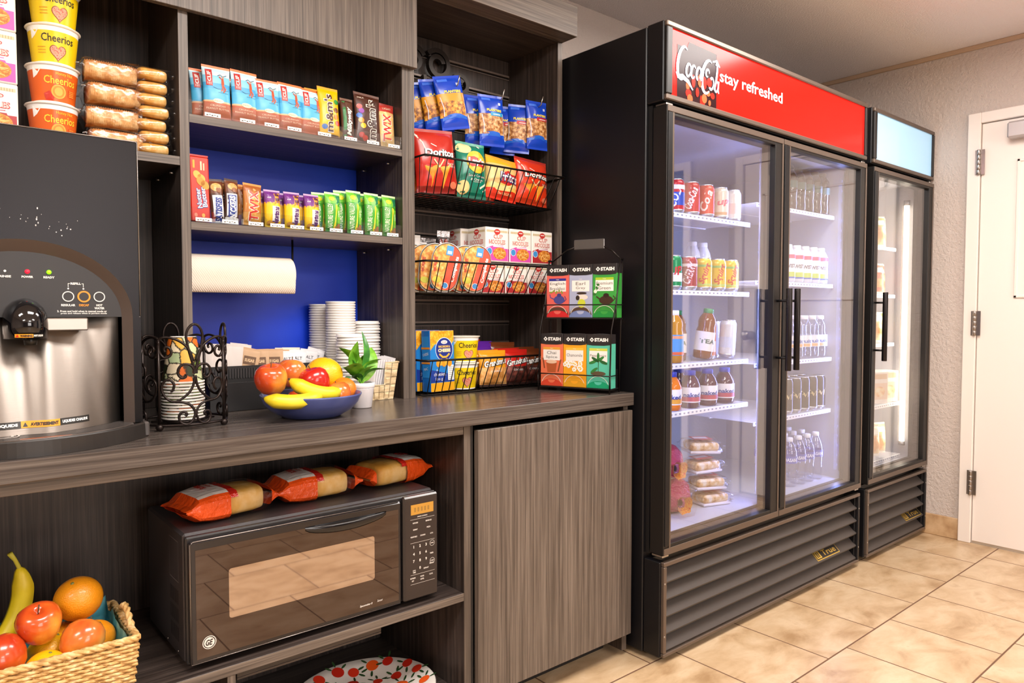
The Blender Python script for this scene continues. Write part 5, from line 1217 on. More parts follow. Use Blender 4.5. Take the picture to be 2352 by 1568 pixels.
    for k in range(70):
        cx, cz = rnd.choice([(-.115, .53), (-.06, .44), (-.10, .455), (.02, .435), (.06, .42), (-.115, .53), (-.115, .53)]); x, z = rnd.gauss(cx, .014), rnd.gauss(cz, .010); r_ = .0004+.0009*rnd.random()**2
        sp.disc(x, z, r_, r_*(1+rnd.random()), SP, FLAT, .0006, 6, 1)
    so = sp.build('dried_splashes', g); so['kind'] = 'stuff'
coffee()
# ---- iron cup holder
def cup_holder():
    g = thing('cup_holder', 'black wrought iron scrollwork cup holder beside the coffee machine', 'cup holder', (.482, 1.738, ZW))
    HW = .068; I = mat('#2a211e', .32, .65)
    U = lambda x: (x-570)/835*.145; Zz = lambda y: .012+(1400-y)*.0001740
    bow = lambda u: -HW-.024*(1-(u/HW)**2)
    def P(l): return [(U(x), Zz(y)) for x, y in l]
    cu = 655
    L = [[(cu, 740), (622, 640), (575, 500), (535, 350), (530, 270), (560, 195), (610, 150), (655, 138)], [(cu-20, 600), (560, 450), (470, 370), (360, 320), (250, 300), (170, 318), (140, 350)],
         [(cu, 740), (610, 670), (540, 640), (460, 650), (410, 700), (410, 770), (460, 812), (515, 795), (515, 760)], [(cu-6, 780), (630, 890), (570, 985), (470, 1060), (370, 1105), (270, 1080), (200, 1000), (185, 910), (230, 840), (300, 835), (348, 890), (330, 960), (300, 975)],
         [(365, 1108), (480, 1118), (570, 1150), (630, 1210), (648, 1270), (600, 1360), (520, 1395), (440, 1370), (408, 1300), (440, 1245), (500, 1240), (518, 1270), (495, 1290)], [(140, 350), (160, 480), (215, 550), (280, 545), (318, 500), (300, 440), (250, 420), (222, 450), (235, 480)]]
    def catm(pts, k=4):
        out = []
        for i in range(len(pts)-1):
            p0, p1, p2, p3 = pts[max(i-1, 0)], pts[i], pts[i+1], pts[min(i+2, len(pts)-1)]
            for j in range(k):
                t = j/k; out.append(tuple(.5*(2*b+(c-a)*t+(2*a-5*b+4*c-d)*t*t+(3*b-a-3*c+d)*t**3) for a, b, c, d in zip(p0, p1, p2, p3)))
        return out+[pts[-1]]
    m = MB()
    for l in L:
        pts = catm(P(l)); uc = U(cu)
        for sg in (1, -1):
            q = []
            for u, z in pts:
                uu = (u-uc)/(U(cu)-U(150))*HW*sg   # centre the pattern between the posts
                q.append((uu, bow(min(max(uu, -HW), HW)), z))
            m.tube(q, .0029, I, 6)
    m.box((-.005, bow(0)-.004, Zz(760)), (.005, bow(0)+.004, Zz(715)), I, .001); m.box((-.004, bow(0)-.003, Zz(1265)), (.004, bow(0)+.003, Zz(1230)), I, .001)
    m.tube([(HW*k/10, bow(HW*k/10), .012) for k in range(-10, 11)], .0027, I, 6)
    base = m.build('scroll_panel', g)
    for k in (1, 2, 3):
        c = base.copy(); COL.objects.link(c); c.parent = g; c.rotation_euler = (0, 0, k*pi/2)
    for sx in (-1, 1):
        for sy in (-1, 1):
            p = MB(); p.tube([(sx*HW, sy*HW, .010), (sx*HW, sy*HW, Zz(330))], .0034, I, 8); p.build('post', g)
            f = MB(); f.lathe([(.0005, .0003), (.006, .0022), (.0088, .008), (.006, .0138), (.0005, .0162)], I, 14); f.build('ball_foot', g, (sx*HW, sy*HW, 0))
    fl = MB(); fl.tube([(.044*cos(2*pi*k/28), .044*sin(2*pi*k/28), .012) for k in range(28)], .0025, I, 6, True)
    for k in range(4): fl.tube([(-HW if k % 2 else HW*cos(k*pi/2), 0, .0122), (0, 0, .0122)] if k % 2 == 0 else [(0, HW*sin(k*pi/2), .0122), (0, 0, .0122)], .0022, I, 6)
    fl.build('floor_ring', g)
cup_holder()
# ---- inverted printed cups inside it
def voronoi_print():
    mt, nt, b = newmat('garden_print'); L = nt.links.new
    tc = nt.nodes.new('ShaderNodeTexCoord'); v = nt.nodes.new('ShaderNodeTexVoronoi'); v.inputs['Scale'].default_value = 44; v2 = nt.nodes.new('ShaderNodeTexVoronoi'); v2.inputs['Scale'].default_value = 44; v2.feature = 'DISTANCE_TO_EDGE'
    nz = nt.nodes.new('ShaderNodeTexNoise'); nz.inputs['Scale'].default_value = 30; mx = nt.nodes.new('ShaderNodeMix'); mx.data_type = 'VECTOR'; mx.inputs[0].default_value = .006
    L(tc.outputs['Object'], mx.inputs[4]); L(nz.outputs['Color'], mx.inputs[5]); L(mx.outputs[1], v.inputs['Vector']); L(mx.outputs[1], v2.inputs['Vector'])
    sp = nt.nodes.new('ShaderNodeSeparateColor'); L(v.outputs['Color'], sp.inputs[0])
    r = ramp(nt, [(0, '#2e3a1e'), (.16, '#6f8a3a'), (.32, '#cfd8a8'), (.48, '#e2701e'), (.62, '#f0b84e'), (.78, '#efe0c0'), (.9, '#b5c79a')]); r.color_ramp.interpolation = 'CONSTANT'; L(sp.outputs[0], r.inputs['Fac'])
    e = nt.nodes.new('ShaderNodeMapRange'); e.inputs[1].default_value = .03; e.inputs[2].default_value = .09; L(v2.outputs['Distance'], e.inputs[0])
    m2 = nt.nodes.new('ShaderNodeMix'); m2.data_type = 'RGBA'; m2.inputs[6].default_value = lin('#2a2214'); L(e.outputs[0], m2.inputs[0]); L(r.outputs['Color'], m2.inputs[7]); L(m2.outputs[2], b.inputs['Base Color']); b.inputs['Roughness'].default_value = .45
    return mt
GARD = voronoi_print()
def printed_cup():
    m = MB(); PW = C('#efe9e2', .45)
    m.lathe([(.0445, .0), (.0462, .0012), (.0462, .0032), (.0445, .0046)], PW, 32, closed_ends=False); m.lathe([(.0430, .0046), (.0405, .022), (.0305, .104)], GARD, 32, closed_ends=False); m.lathe([(.0305, .104), (.0295, .1046), (.028, .1035), (0, .1035)], PW, 32)
    return m.build('paper_cup')
lbs = ['lowest upside-down paper cup in the iron holder']+[f'{w_} upside-down paper cup from the bottom in the iron holder' for w_ in ('second', 'third', 'fourth', 'fifth', 'sixth', 'seventh', 'eighth', 'ninth', 'tenth', 'eleventh', 'twelfth')]+['topmost upside-down paper cup in the iron holder, its vegetable print in view']
for i in range(13): place(printed_cup, lbs[i], 'paper cup', 'paper cups in the iron holder', (.482, 1.738, ZW+.0155+i*.0068), (0, 0, i*.7))
# ---- black organiser with packets
def organiser():
    g = thing('packet_organizer', 'long black organizer tray of sugar and tea packets behind the fruit bowl', 'organizer', (.585, 1.88, ZW))
    B = mat('#1c1a1b', .5); W_ = .345
    m = MB()
    for a, b in (((0, 0, .0005), (W_, .006, .075)), ((0, .204, .0005), (W_, .21, .113)), ((0, .006, .0005), (.005, .204, .075)), ((W_-.005, .006, .0005), (W_, .204, .075)), ((.005, .006, .0005), (W_-.005, .204, .006)), ((.005, .068, .006), (W_-.005, .072, .113)), ((0, .068, .075), (.005, .204, .113)), ((W_-.005, .068, .075), (W_, .204, .113))): m.box(a, b, B, .001)
    for x in (.115, .23): m.box((x-.002, .072, .006), (x+.002, .204, .105), B)
    for x in (.115, .23): m.box((x-.002, .006, .006), (x+.002, .068, .07), B)
    m.build('tray', g)
    r = MB()
    for k in range(46): r.box((.006+k*.0073, .0655, .080), (.0095+k*.0073, .068, .106), mat('#3a3738', .4))
    r.build('vent_slats', g)
organiser()
def packet(col, mark, w_=.050, h_=.078):
    def f():
        p = Pouch(w_, h_, .006, .006, hash(col) % 97 if False else 61, .0008, .0); p.body([(0, C(col, .55)), (.93, C(col, .6))])
        if mark == 'brown':
            p.rect(-.32, .40, .32, .70, C('#6a4a30', .6), .0008, 2); p.text('SUGAR', .0, .55, .12, C('#e0bd92', .6), .34, rot=.0, bold=.04); p.rect(-.3, .26, .3, .32, C('#7a5a3a', .6), .0008, 2)
        if mark == 'white': p.text('SALT', .0, .70, .12, C('#3a3a3e', .6), .34, l=.0009); p.disc(.0, .45, .3, .14, C('#b9b6b6', .6), .0008)
        if mark == 'yellow': p.rect(-.4, .82, .4, .93, C('#d8c21e', .5), .0008, 2)
        return p.mb.build('sugar_packet' if mark == 'brown' else 'packet')
    f.__name__ = 'packet_'+col+mark; return f
PK_W, PK_B, PK_G, PK_Y = packet('#d8cdc6', 'plain', .046, .115), packet('#c9a27c', 'brown'), packet('#e4e2e4', 'white'), packet('#ece8d8', 'yellow')
rnd = random.Random(11)
ordn = ['first', 'second', 'third', 'fourth', 'fifth', 'sixth', 'seventh', 'eighth', 'ninth']
for i in range(9): place(PK_W, f'{ordn[i]} pale stirrer packet from the left in the black organizer', 'packet', 'pale packets in the organizer', (.600+i*.0125, 1.985+.006*(i % 3), ZW+.052+.003*(i % 2)), (-.16, .05+.012*i, -.35+.03*i))
for i in range(6): place(PK_B, f'{ordn[i]} brown sugar packet from the left in the black organizer', 'packet', 'brown packets in the organizer', (.716+i*.020, 1.985+.007*(i % 2), ZW+.072+.004*((i+1) % 2)), (-.18, (.22, .12, -.02, .04, .0, .02)[i], -.28), name='')
for i in range(6): place(PK_G, f'{ordn[i]} white salt packet from the left in the black organizer', 'packet', 'white packets in the organizer', (.830+i*.015, 1.985+.008*(i % 2), ZW+.068), (-.18, (.02, .05, .08, .1, .16, .3)[i], -.3))
for i in range(2): place(PK_Y, ['yellow topped packet behind the white salt packets', 'second yellow topped packet, at the back of the organizer'][i], 'packet', None, (.842+i*.022, 2.03, ZW+.075), (-.1, .02, -.3))
# ---- paper towel roll under the shelf
tw = thing('paper_towel_roll', 'beige paper towel roll hung under the lower shelf', 'paper towel', (.541, 1.915, 1.222))
TWM, nt, b = newmat('embossed_towel'); b.inputs['Base Color'].default_value = lin('#e6d6c8'); b.inputs['Roughness'].default_value = .85
tc = nt.nodes.new('ShaderNodeTexCoord'); mpn = nt.nodes.new('ShaderNodeMapping'); mpn.inputs['Rotation'].default_value = (0, R(35), 0); wv = nt.nodes.new('ShaderNodeTexWave'); wv.inputs['Scale'].default_value = 70; wv.inputs['Distortion'].default_value = 1.5; wv.inputs['Detail'].default_value = 2
bp = nt.nodes.new('ShaderNodeBump'); bp.inputs['Strength'].default_value = .28; bp.inputs['Distance'].default_value = .003; nt.links.new(tc.outputs['Object'], mpn.inputs[0]); nt.links.new(mpn.outputs[0], wv.inputs['Vector']); nt.links.new(wv.outputs['Fac'], bp.inputs['Height']); nt.links.new(bp.outputs['Normal'], b.inputs['Normal'])
m = MB(); rr = .046; m.lathe([(.017, .002), (rr-.002, .002), (rr, .004), (rr, .271), (rr-.002, .273), (.017, .273)], TWM, 40, axis='x', closed_ends=False); m.build('roll', tw)
m = MB(); sh = [(0, -rr*cos(a)-.0006, rr*sin(a)) for a in (0.9, .6, .3, 0.0, -.3)]+[(0, -rr-.001+.004, -.030), (0, -rr+.006, -.050), (0, -rr+.012, -.0525)]
vs = [(x, y, z) for x in (.003, .262, .2715) for _, y, z in sh]; ns = len(sh); m.add(vs, [(i*ns+k, i*ns+k+1, (i+1)*ns+k+1, (i+1)*ns+k) for i in range(2) for k in range(ns-1)], TWM, True); m.build('loose_sheet', tw)
m = MB(); m.lathe([(.0165, .001), (.0165, .274)], C('#a58a6a', .7), 20, axis='x'); m.build('core_tube', tw)
m = MB(); m.lathe([(.005, -.001), (.005, .284)], WIRE, 10, axis='x'); m.tube([(.282, 0, 0), (.282, 0, .0965)], .003, WIRE, 8); m.tube([(.0, 0, 0), (.0, 0, .0965)], .003, WIRE, 8); m.build('wire_hanger', tw)
# ---- stacks of white cups and lids
PAPER = C('#f7f2ed', .5)
def white_cup():
    m = MB(); m.lathe([(.033, .0), (.033, .002), (.0385, .055), (.0475, .118), (.0505, .1195), (.0512, .1215), (.0505, .1235), (.0482, .1235), (.0477, .1215), (.0331, .0065), (0, .0062)], PAPER, 36, closed_ends=False)
    return m.build('paper_cup')
for s, (x, y, n, nm) in enumerate(((.992, 1.966, 23, 'front'), (.984, 2.064, 22, 'rear'))):
    for i in range(n):
        pos = 'lowest' if i == 0 else ('topmost' if i == n-1 else (ordn+['tenth', 'eleventh', 'twelfth', 'thirteenth', 'fourteenth', 'fifteenth', 'sixteenth', 'seventeenth', 'eighteenth', 'nineteenth', 'twentieth', 'twenty-first', 'twenty-second'])[i])
        place(white_cup, f'{pos} white paper cup of the {nm} tall stack against the blue wall' if pos in ('lowest', 'topmost') else f'{pos} white paper cup from the bottom of the {nm} tall stack', 'paper cup', f'white cups, {nm} stack', (x, y, ZW+.0005+i*.0075), (0, 0, i*.4), scale=(.86, .86, 1))
LIDM = C('#f3eeea', .35)
def cup_lid():  # flat white cup lid, nested in the two short stacks
    m = MB(); m.lathe([(.0505, 0), (.052, .001), (.052, .0035), (.0485, .005), (.0475, .0085), (.0465, .0095), (.044, .0088), (.043, .006), (0, .006)], LIDM, 36, closed_ends=False)
    return m.build('cup_lid')
for s, (x, y, n, nm) in enumerate(((1.080, 1.974, 26, 'right'), (.976, 1.878, 22, 'front'))):
    for i in range(n):
        place(cup_lid, f'{"lowest" if i == 0 else "topmost" if i == n-1 else "middle"} white cup lid of the {nm} short stack' if i in (0, n-1) else f'white cup lid inside the {nm} short stack, between its top and bottom', 'bowl', f'white lids, {nm} stack', (x+.0012*sin(i*1.7), y+.001*cos(i*2.1), ZW+.0005+i*.0088), (0, 0, i*.3), scale=(.84, .84, 1) if s == 0 else (.77, .77, 1))
# ---- fruit bowl
BOWLM = mat('#4a5590', .28, coat=.3)
m = MB(); m.lathe([(0, .003), (.060, .003), (.068, .0005), (.072, .003), (.098, .018), (.114, .036), (.1215, .053), (.1228, .0555), (.1215, .0575), (.119, .0565), (.111, .038), (.095, .022), (.065, .009), (0, .008)], BOWLM, 56)
tag(m.build('fruit_bowl', None, (.765, 1.676, ZW)), 'shallow blue bowl of fruit on the worktop', 'bowl')
def apple_mat(name, c0, c1, c2): return mottled(name, c0, c1, c2, 9, .22, 5, 0, (.36, .5, .66), (1, 1, .5), .4)
APM = [apple_mat('apple_skin', '#b5301a', '#d65a20', '#eeb044'), apple_mat('red_apple_skin', '#b01a14', '#c92a1a', '#e06a2a'), apple_mat('blush_apple_skin', '#cc5224', '#e58c38', '#f5cc66')]
STEM = C('#5a3e22', .7)
def apple(k):
    def f():
        t = bpy.data.objects.new('apple', None); COL.objects.link(t)
        m = MB(); pr = [(.0005, .012)]+[(r_, z) for r_, z in ((.006, .004), (.015, .0005), (.024, .004), (.034, .017), (.0385, .034), (.0385, .046), (.034, .060), (.025, .069), (.015, .0715), (.007, .067), (.0005, .058))]
        n = 28; vs = []
        m.lathe(pr, APM[k], n); m.v = [(x*(1+.018*cos(3*atan2(y, x)+k)), y*(1+.018*cos(3*atan2(y, x)+k)), z+.0022*cos(2*atan2(y, x))*min(1, (x*x+y*y)/.001)) for x, y, z in m.v]
        m.build('flesh', t); s_ = MB(); s_.tube([(0, 0, .058), (.001, 0, .068), (.004, .001, .080)], [.0012, .0011, .0016], STEM, 6); s_.build('stem', t)
        return t
    f.__name__ = f'apple{k}'; return f
AP = [apple(0), apple(1), apple(2)]
def orange_fruit(col):
    def f():
        t = bpy.data.objects.new('orange', None); COL.objects.link(t)
        mt, nt, b = newmat('citrus_peel'); b.inputs['Base Color'].default_value = lin(col); b.inputs['Roughness'].default_value = .38; b.inputs['Coat Weight'].default_value = .15
        tc = nt.nodes.new('ShaderNodeTexCoord'); v = nt.nodes.new('ShaderNodeTexVoronoi'); v.inputs['Scale'].default_value = 420; bp = nt.nodes.new('ShaderNodeBump'); bp.inputs['Strength'].default_value = .25; bp.inputs['Distance'].default_value = .002; bp.invert = True
        nt.links.new(tc.outputs['Object'], v.inputs['Vector']); nt.links.new(v.outputs['Distance'], bp.inputs['Height']); nt.links.new(bp.outputs['Normal'], b.inputs['Normal'])
        m = MB(); r_ = .04; m.lathe([(max(r_*sin(pi*k/16), .0002), r_-r_*.95*cos(pi*k/16)-(.002 if k == 16 else 0)) for k in range(17)], mt, 32); m.build('peel', t)
        s_ = MB(); s_.lathe([(.0035, .0755), (.003, .0775), (0, .078)], C('#7a7a3a', .7), 8); s_.build('navel', t)
        return t
    f.__name__ = 'orange'+col; return f
OR_, YE, OR2 = orange_fruit('#e08c12'), orange_fruit('#efb40e'), orange_fruit('#e67a1a')
BANM = mottled('banana_skin', '#c9b21a', '#e3cc22', '#ecd83e', 12, .42, 4, 0, (.3, .5, .7))
def banana():
    t = bpy.data.objects.new('banana', None); COL.objects.link(t)
    n = 24; pts = []; rs = []
    for k in range(n+1):
        a = -.72+1.44*k/n; pts.append((.115*sin(a), 0, .115*(1-cos(a)))); f = k/n
        rs.append(.0165*min(1, (f/.16)**.6 if f > 0 else .15)*min(1, ((1-f)/.22)**.55 if f < 1 else 0)+.0025)
    m = MB(); m.tube(pts, rs, BANM, 6); m.build('peel', t)
    e = pts[-1]; s_ = MB(); s_.tube([pts[-2], e, (e[0]+.012, 0, e[2]+.012), (e[0]+.022, 0, e[2]+.026)], [.0042, .0040, .0038, .0050], C('#b9b23a', .6), 6); s_.build('stem', t)
    q = pts[0]; b_ = MB(); b_.tube([q, (q[0]-.004, 0, q[2]+.004)], [.003, .0022], C('#3a2c18', .8), 6); b_.build('tip', t)
    return t
B0 = ZW
for fn, lb, loc, rot, sc, cat in (
    (AP[0], 'orange-red apple at the left of the blue bowl', (.662, 1.672, .926), (.15, -.2, .5), .98, 'apple'), (AP[2], 'orange-red apple at the back left of the blue bowl', (.733, 1.730, .930), (.1, .1, 1.2), .98, 'apple'), (AP[1], 'bright red apple at the top of the blue bowl', (.786, 1.684, .911), (-.2, .15, 2.0), .98, 'apple'), (AP[2], 'small blush apple at the right of the blue bowl', (.826, 1.640, .888), (.3, .2, 2.6), .78, 'apple'),
    (YE, 'large yellow citrus fruit at the back of the blue bowl', (.822, 1.750, .908), (.1, .2, 0), 1.22, 'orange'), (OR2, 'small orange behind the blush apple in the blue bowl', (.858, 1.700, .888), (.2, .1, 0), .82, 'orange')):
    place(fn, lb, cat, 'fruit in the blue bowl', loc, rot, scale=(sc,)*3)
place(banana, 'front yellow banana in the blue bowl', 'banana', 'fruit in the blue bowl', (.690, 1.588, .912), (-1.15, .0, -.03), scale=(.90, .9, .9))
place(banana, 'rear yellow banana in the blue bowl, slanting to the right', 'banana', 'fruit in the blue bowl', (.752, 1.612, .926), (-.9, .26, .0), scale=(.88, .95, .95))
MB_under = MB()
for nm, loc, k, lb in (('apple', (.735, 1.690, .874), 0, 'apple underneath the others in the blue bowl'), ('apple', (.800, 1.715, .874), 1, 'apple under the yellow citrus fruit in the blue bowl')): place(AP[k], lb, 'apple', 'fruit in the blue bowl', loc, (0, 0, 1), scale=(.72,)*3)
# ---- potted plant
pl = thing('potted_plant', 'small green plant in a white ribbed pot beside the fruit bowl', 'plant', (.938, 1.742, ZW))
m = MB(); POTM = C('#e9e4e6', .45); vs = []; n = 48
m.lathe([(.026, .0005), (.0275, .002), (.0335, .052), (.0345, .054)], POTM, n, closed_ends=True); m.v = [(x*(1+.012*(-1)**(i % 2)), y*(1+.012*(-1)**(i % 2)), z) for i, (x, y, z) in enumerate(m.v)]
m.lathe([(.0345, .054), (.0362, .056), (.0366, .067), (.0355, .0685), (.0335, .067), (.033, .058)], POTM, n, closed_ends=False); m.build('pot', pl)
m = MB(); m.lathe([(.0332, .058), (.02, .060), (0, .061)], C('#4a3426', .9, bump=(300, .8)), 24); m.build('soil', pl)
LEAFM = [mottled('leaf_light', '#4f8a1e', '#6fae2e', '#93c64a', 30, .35, 3, .1), mottled('leaf_dark', '#1f5a1e', '#357a2a', '#4f9a3a', 30, .32, 3, .1)]
def leaf(m, base, tip, wid, droop, mt_, twist=0.0):
    b, t = Vector(base), Vector(tip); d = t-b; L_ = d.length; side = d.cross(Vector((0, 0, 1))); side = side.normalized() if side.length > 1e-4 else Vector((1, 0, 0)); side = (Matrix.Rotation(twist, 3, d.normalized()) @ side); up = side.cross(d).normalized(); n = 9; vs = []
    for i in range(n+1):
        f = i/n; c = b+d*f+Vector((0, 0, -droop*L_*f*f))+up*(.16*L_*sin(pi*f)); w_ = wid*(sin(pi*min(1, f**.8))**.75)*(1 if f < .98 else .02)+.0006
        vs += [c+side*w_+up*w_*.28, c, c-side*w_+up*w_*.28]
    m.add([tuple(v) for v in vs], [(3*i+k, 3*i+k+1, 3*i+k+4, 3*i+k+3) for i in range(n) for k in (0, 1)], mt_, True)
LF = [((0, 0, .07), (-.078, -.05, .125), .019, .10, 0, .3), ((0, .0, .07), (-.062, -.03, .085), .015, .1, 1, .2), ((0, 0, .08), (-.055, .02, .165), .016, .02, 0, .6), ((0, 0, .08), (-.015, -.01, .180), .016, .0, 0, 1.2), ((0, 0, .09), (.008, .01, .206), .0085, .0, 1, .9), ((0, 0, .08), (.022, -.005, .150), .014, .02, 0, -.9), ((0, 0, .07), (.052, -.02, .135), .017, .06, 0, -.4), ((0, 0, .065), (.060, -.03, .110), .014, .10, 1, -.3), ((0, 0, .065), (.048, .03, .170), .018, .08, 0, .9), ((0, 0, .07), (-.035, -.03, .120), .014, .05, 1, .4), ((0, 0, .06), (.02, -.045, .12), .014, .06, 0, 0), ((0, 0, .06), (-.02, .04, .15), .014, .05, 1, 0)]
for i, (a, b_, w_, dr, k, tw_) in enumerate(LF):
    m = MB(); leaf(m, a, b_, w_*1.25, dr, LEAFM[k], tw_); m.tube([(a[0]*.2, a[1]*.2, .058), a, tuple(p+(q-p)*.25+(0.02*0) for p, q in zip(a, b_))], .0016, LEAFM[0], 5); m.build('leaf', pl)
# ---- woven strip basket with white packets
wb = thing('woven_basket', 'small pale woven wood basket of white packets in the corner', 'basket', (1.062, 1.884, ZW))
STRIP = mottled('wood_strip', '#b99a6e', '#d9bf94', '#eadbb8', 24, .6, 4, .2, (.3, .5, .7), (1, 1, 6)); m = MB()
hb, ht, db, dt_, H_ = .040, .054, .032, .042, .110
def side_pt(s, f, side):
    z = H_*f; hx = hb+(ht-hb)*f; hy = db+(dt_-db)*f
    return {'f': (s*hx, -hy, z), 'b': (-s*hx, hy, z), 'r': (hx, s*hy, z), 'l': (-hx, -s*hy, z)}[side]
nrm = {'f': (0, -1), 'b': (0, 1), 'r': (1, 0), 'l': (-1, 0)}
for sd in 'fbrl':
    nc = 5 if sd in 'fb' else 4
    for r_ in range(5):
        for c in range(nc):
            if sd == 'f' and r_ >= 2 and c in (0, 1, 2) and r_ < 5: continue
            over = (r_+c) % 2; a = .0026 if over else .0006
            s0, s1 = -1+2*c/nc+.02, -1+2*(c+1)/nc-.02; f0, f1 = r_/5+.006, (r_+1)/5-.006
            q = [side_pt(s, f, sd) for s, f in ((s0, f0), (s1, f0), (s1, f1), (s0, f1))]; qm = side_pt((s0+s1)/2, (f0+f1)/2, sd); nx, ny = nrm[sd]
            vs = [(x+nx*.0006, y+ny*.0006, z+.0006) for x, y, z in q]+[(qm[0]+nx*a+(x-qm[0])*.55, qm[1]+ny*a+(y-qm[1])*.55, z*.55+qm[2]*.45) for x, y, z in q]+[(x-nx*.001, y-ny*.001, z+.0006) for x, y, z in q]
            m.add(vs, [(4, 5, 6, 7)]+[(k, (k+1) % 4, 4+(k+1) % 4, 4+k) for k in range(4)]+[(11, 10, 9, 8)]+[(8+k, 8+(k+1) % 4, (k+1) % 4, k) for k in range(4)], STRIP)
    if sd != 'f': m.tube([side_pt(-1, 1, sd), side_pt(1, 1, sd)], .0028, STRIP, 6)
m.tube([side_pt(-1, .4, 'f'), side_pt(.2, .4, 'f'), side_pt(.2, 1, 'f'), side_pt(1, 1, 'f')], .0026, STRIP, 6); m.box((-hb, -db, .0005), (hb, db, .004), STRIP); m.build('weave', wb)
PKW = packet('#e9e6e8', 'plain', .046, .092)
for i in range(8): place(PKW, f'{ordn[i]} white packet from the left in the pale woven basket', 'packet', 'white packets in the woven basket', (1.036+i*.0075, 1.884, ZW+.030), (-.12, .10+.01*i, -1.25))
# ---- tea display rack
tr_ = thing('tea_rack', 'black wire display rack with six tea boxes, standing against the black cooler', 'rack', (1.606, 1.759, ZW), R(-71.1))
TW_ = mat('#2e2927', .3, .7); BS = mat('#131212', .45)
for u in (.0, .254):
    m = MB(); m.tube([(u, -.006, .0005), (u+.004*(1 if u < .1 else 1), -.004, .20), (u+.012, .016, .285), (u+.012, .046, .43)], .0026, TW_, 8); m.tube([(u, .070, .0005), (u+.010, .070, .43)], .0026, TW_, 8); m.box((u+.008, .044, .426), (u+.014, .071, .431), TW_); m.build('side_frame', tr_)
for z, yo, u0 in ((.0145, .0, .002), (.2395, .016, .014)):
    s_ = MB(); s_.box((u0, yo-.002, z-.004), (u0+.252, .074 if yo else .068, z), BS, .001); s_.box((u0+.004, .0655, z), (u0+.248, .0675, z+.06), BS); s_.build('tray', tr_)
    r = MB(); r.tube([(u0-.003, yo+.05, z+.042), (u0-.003, yo-.008, z+.042), (u0+.001, yo-.010, z+.042), (u0+.251, yo-.010, z+.042), (u0+.255, yo-.008, z+.042), (u0+.255, yo+.05, z+.042)], .0019, TW_, 6); r.tube([(u0-.003, yo-.008, z-.002), (u0-.003, yo-.008, z+.042)], .0019, TW_, 6); r.tube([(u0+.255, yo-.008, z-.002), (u0+.255, yo-.008, z+.042)], .0019, TW_, 6); r.build('rail', tr_)
h = MB(); h.tube([(.022, .055, .428), (.075, .055, .463), (.10, .055, .470)], .0026, TW_, 8); h.tube([(.262, .055, .428), (.235, .055, .455), (.205, .055, .470)], .0026, TW_, 8); h.box((.100, .052, .462), (.208, .058, .495), mat('#6a6664', .3, .5), .002); h.build('sign_plate', tr_)
TEAS = [('English', 'Breakfast', '#e0655a', '#2f2f8a', '#c9252a', '#40459a'), ('Earl', 'Grey', '#aab0cc', '#aab0cc', '#6f7fb0', '#c9cf3a'), ('Premium', 'Green', '#3a9a3f', '#a9c82e', '#1f8a3a', '#3f2a1c'), ('Chai', 'Spice', '#e8744e', '#e8a23a', '#d0422a', '#b5602a'), ('Chamomile', '', '#f0a420', '#f0c040', '#d99a1e', '#ffffff'), ('Peppermint', '', '#58bfa4', '#c8d04a', '#0f9a6a', '#2a7a36')]
